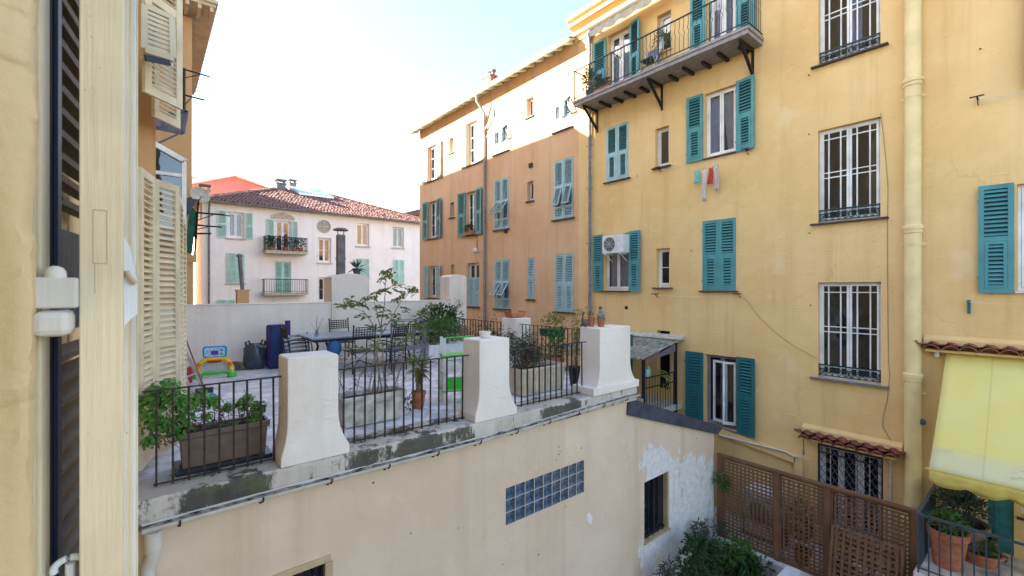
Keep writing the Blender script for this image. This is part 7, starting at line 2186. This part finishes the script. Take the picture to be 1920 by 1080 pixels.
# low wall and garden edge before the fence
m = MB(); m.box(8.9, 9.85, 3.1, 3.35, -.34, .12)
tag(m.build('garden_wall', M_FRONT), 'low beige garden wall stub at the foot of the lattice fence', 'wall')

# ------------------------------------------------------------------ garden bushes in the court
def court_bush(px, py, Y, r, n, mt, L, W, lbl, zb=.2, name='garden_bush', flat=0.2):
    X, z = onY(px, py, Y)
    t = thing(name, lbl, 'bush', (X, Y, -.35))
    m = MB(); nc = max(5, n // 45)
    for k in range(nc):
        d = rnd_dir(.2); c = Vector((d.x * r[0], d.y * r[1], z + .35 + d.z * r[2])) * 1.0
        clump(m, c, (r[0] * .42, r[1] * .42, r[2] * .42), n // nc, L, W, zb, flat=flat)
    m.build('foliage', mt, t)
    m = MB()
    for k in range(12):
        d = rnd_dir(.8); e = Vector((d.x * r[0] * .8, d.y * r[1] * .8, z + .35 + d.z * r[2] * .7))
        m.path([(random.uniform(-.1, .1), random.uniform(-.1, .1), 0), e * .55 + rnd_dir() * .1, e], .012, 5, r2=.004)
    m.build('stems', M_TWIG, t)
court_bush(1308, 1068, 4.3, (.42, .3, .42), 640, L_DARK, .15, .045, 'dark loose leafed shrub before the peeling wall window')
court_bush(1375, 1060, 4.2, (.40, .34, .38), 720, L_FERN, .17, .035, 'bright fern like bush in the corner of the peeling wall and lattice', flat=.5)
court_bush(1330, 1010, 4.65, (.40, .2, .55), 420, L_GREY, .13, .03, 'grey green shrub rising against the peeling wall beside the lattice')
court_bush(1245, 1092, 4.5, (.3, .2, .26), 260, L_GREY, .14, .03, 'low grey green plant below the barred window of the peeling wall')
court_bush(1410, 1080, 3.9, (.45, .4, .30), 420, L_DARK, .15, .05, 'low dark bush at the foot of the first lattice panel')
X, z = onY(1352, 905, 4.7)
t = thing('wall_tuft', 'tuft of green leaves growing at the top corner of the lattice post', 'plant', (LX - .06, 4.72, z))
m = MB()
for k in range(90): d = rnd_dir(-.1); leaf(m, d * .05, d, random.uniform(.12, .24), .035)
m.build('leaves', L_FERN, t)
m = MB(); m.path([(0, 0, .0), (-.05, 0, .1), (-.15, -.02, .2), (.12, -.02, .16)], .008, 5); m.build('twig', M_TWIGP, t)

# ------------------------------------------------------------------ RIGHT HAND TERRACE
RTX, RTY = 9.57, 1.37
fz = DOORZ
rt = thing('raised_terrace', 'raised stone floored terrace in front of the yellow building below the awning', 'terrace', (RTX, RTY, 0))
MB().box(.0, XF - RTX - .005, -6, .0, -.34, fz - .08).build('retaining_wall', M_YEL, rt)
MB().box(-.06, XF - RTX - .005, -6, .05, fz - .079, fz).build('terrace_floor', plain('marble_floor', (0.58, 0.52, 0.47), 0.6, var=.35, scale=3.5, bump=.2), rt)
RTT = ZF(1722, 962, RTX) - fz
rr_ = thing('iron_railing', 'dark blue grey railing along the front of the right hand terrace', 'railing', (RTX, RTY, fz), R(-90))
M_RAILB = plain('blue_grey_railing_paint', (0.06, 0.085, 0.105), 0.4, 0.2)
m = MB(); m.box(-.02, 6, -.02, .02, RTT - .03, RTT); m.build('top_rail', M_RAILB, rr_)
m = MB(); m.box(-.02, 6, -.015, .015, .07, .085); m.build('bottom_rail', M_RAILB, rr_)
bm_ = MB().box(-.009, .009, -.009, .009, .0, RTT - .03).mesh('railing_bar', M_RAILB)
for i in range(40): inst(bm_, 'railing_bar', rr_, (.125 * i, 0, 0))
r2 = thing('iron_railing', 'short end railing of the right terrace running back to the drainpipe', 'railing', (RTX, RTY + .0, fz))
m = MB(); m.box(.021, XF - RTX, -.022, .022, RTT - .03, RTT + .01); m.build('top_rail', M_RAILB, r2)
for i in range(1, 15): inst(bm_, 'railing_bar', r2, ((XF - RTX) * i / 15, 0, 0))
def bigpot(px, pyb, r, h, mt, lbl, fol, rim=True, name='potted_plant'):
    p = onZ(px, pyb, fz)
    t = thing(name, lbl, 'potted plant', (p[0], p[1], fz))
    m = MB(); pot_mesh(m, r, h, rim=rim, n=28); m.build('pot', [mt, M_SOIL], t, smooth=True)
    for (c, rr2, n, L_, W_, lm) in fol:
        m = MB(); clump(m, (c[0], c[1], h + c[2]), rr2, n, L_, W_, .4); m.build('foliage', lm, t)
    m = MB()
    for k in range(6): twig(m, (0, 0, h - .05), rnd_dir(1.2), .35, .006)
    m.build('stems', M_TWIG, t)
bigpot(1777, 1060, .26, .60, M_TERRA, 'large terracotta pot with low green leaves, nearest on the right terrace', [((-.02, 0, .10), (.22, .22, .14), 240, .10, .045, L_FERN)])
bigpot(1800, 1038, .36, .58, M_TERRAB, 'wide brown pot with a feathery grey green bush behind the terracotta pot', [((-.05, 0, .24), (.33, .36, .27), 1100, .09, .032, L_GREY)])
bigpot(1838, 1055, .28, .22, M_TERRA, 'shallow terracotta bowl of small green plants on the right terrace', [((0, 0, .08), (.24, .22, .1), 260, .07, .03, L_FERN)])
bigpot(1838, 1038, .22, .30, M_TERRAB, 'brown pot behind the shallow bowl under the awning', [((0, 0, .06), (.14, .14, .08), 60, .08, .03, L_DARK)])
p = onZ(1872, 1048, fz)
t = thing('slippers', 'pair of dark shoes on the floor by the teal door', 'shoes', (p[0], p[1], fz))
for s_ in (-.07, .07):
    m = MB(); m.sphere((s_, 0, .04), .06, n=10, k=6, sc=(.7, 1.9, .7)); m.build('shoe', M_BLACKP, t, smooth=True)
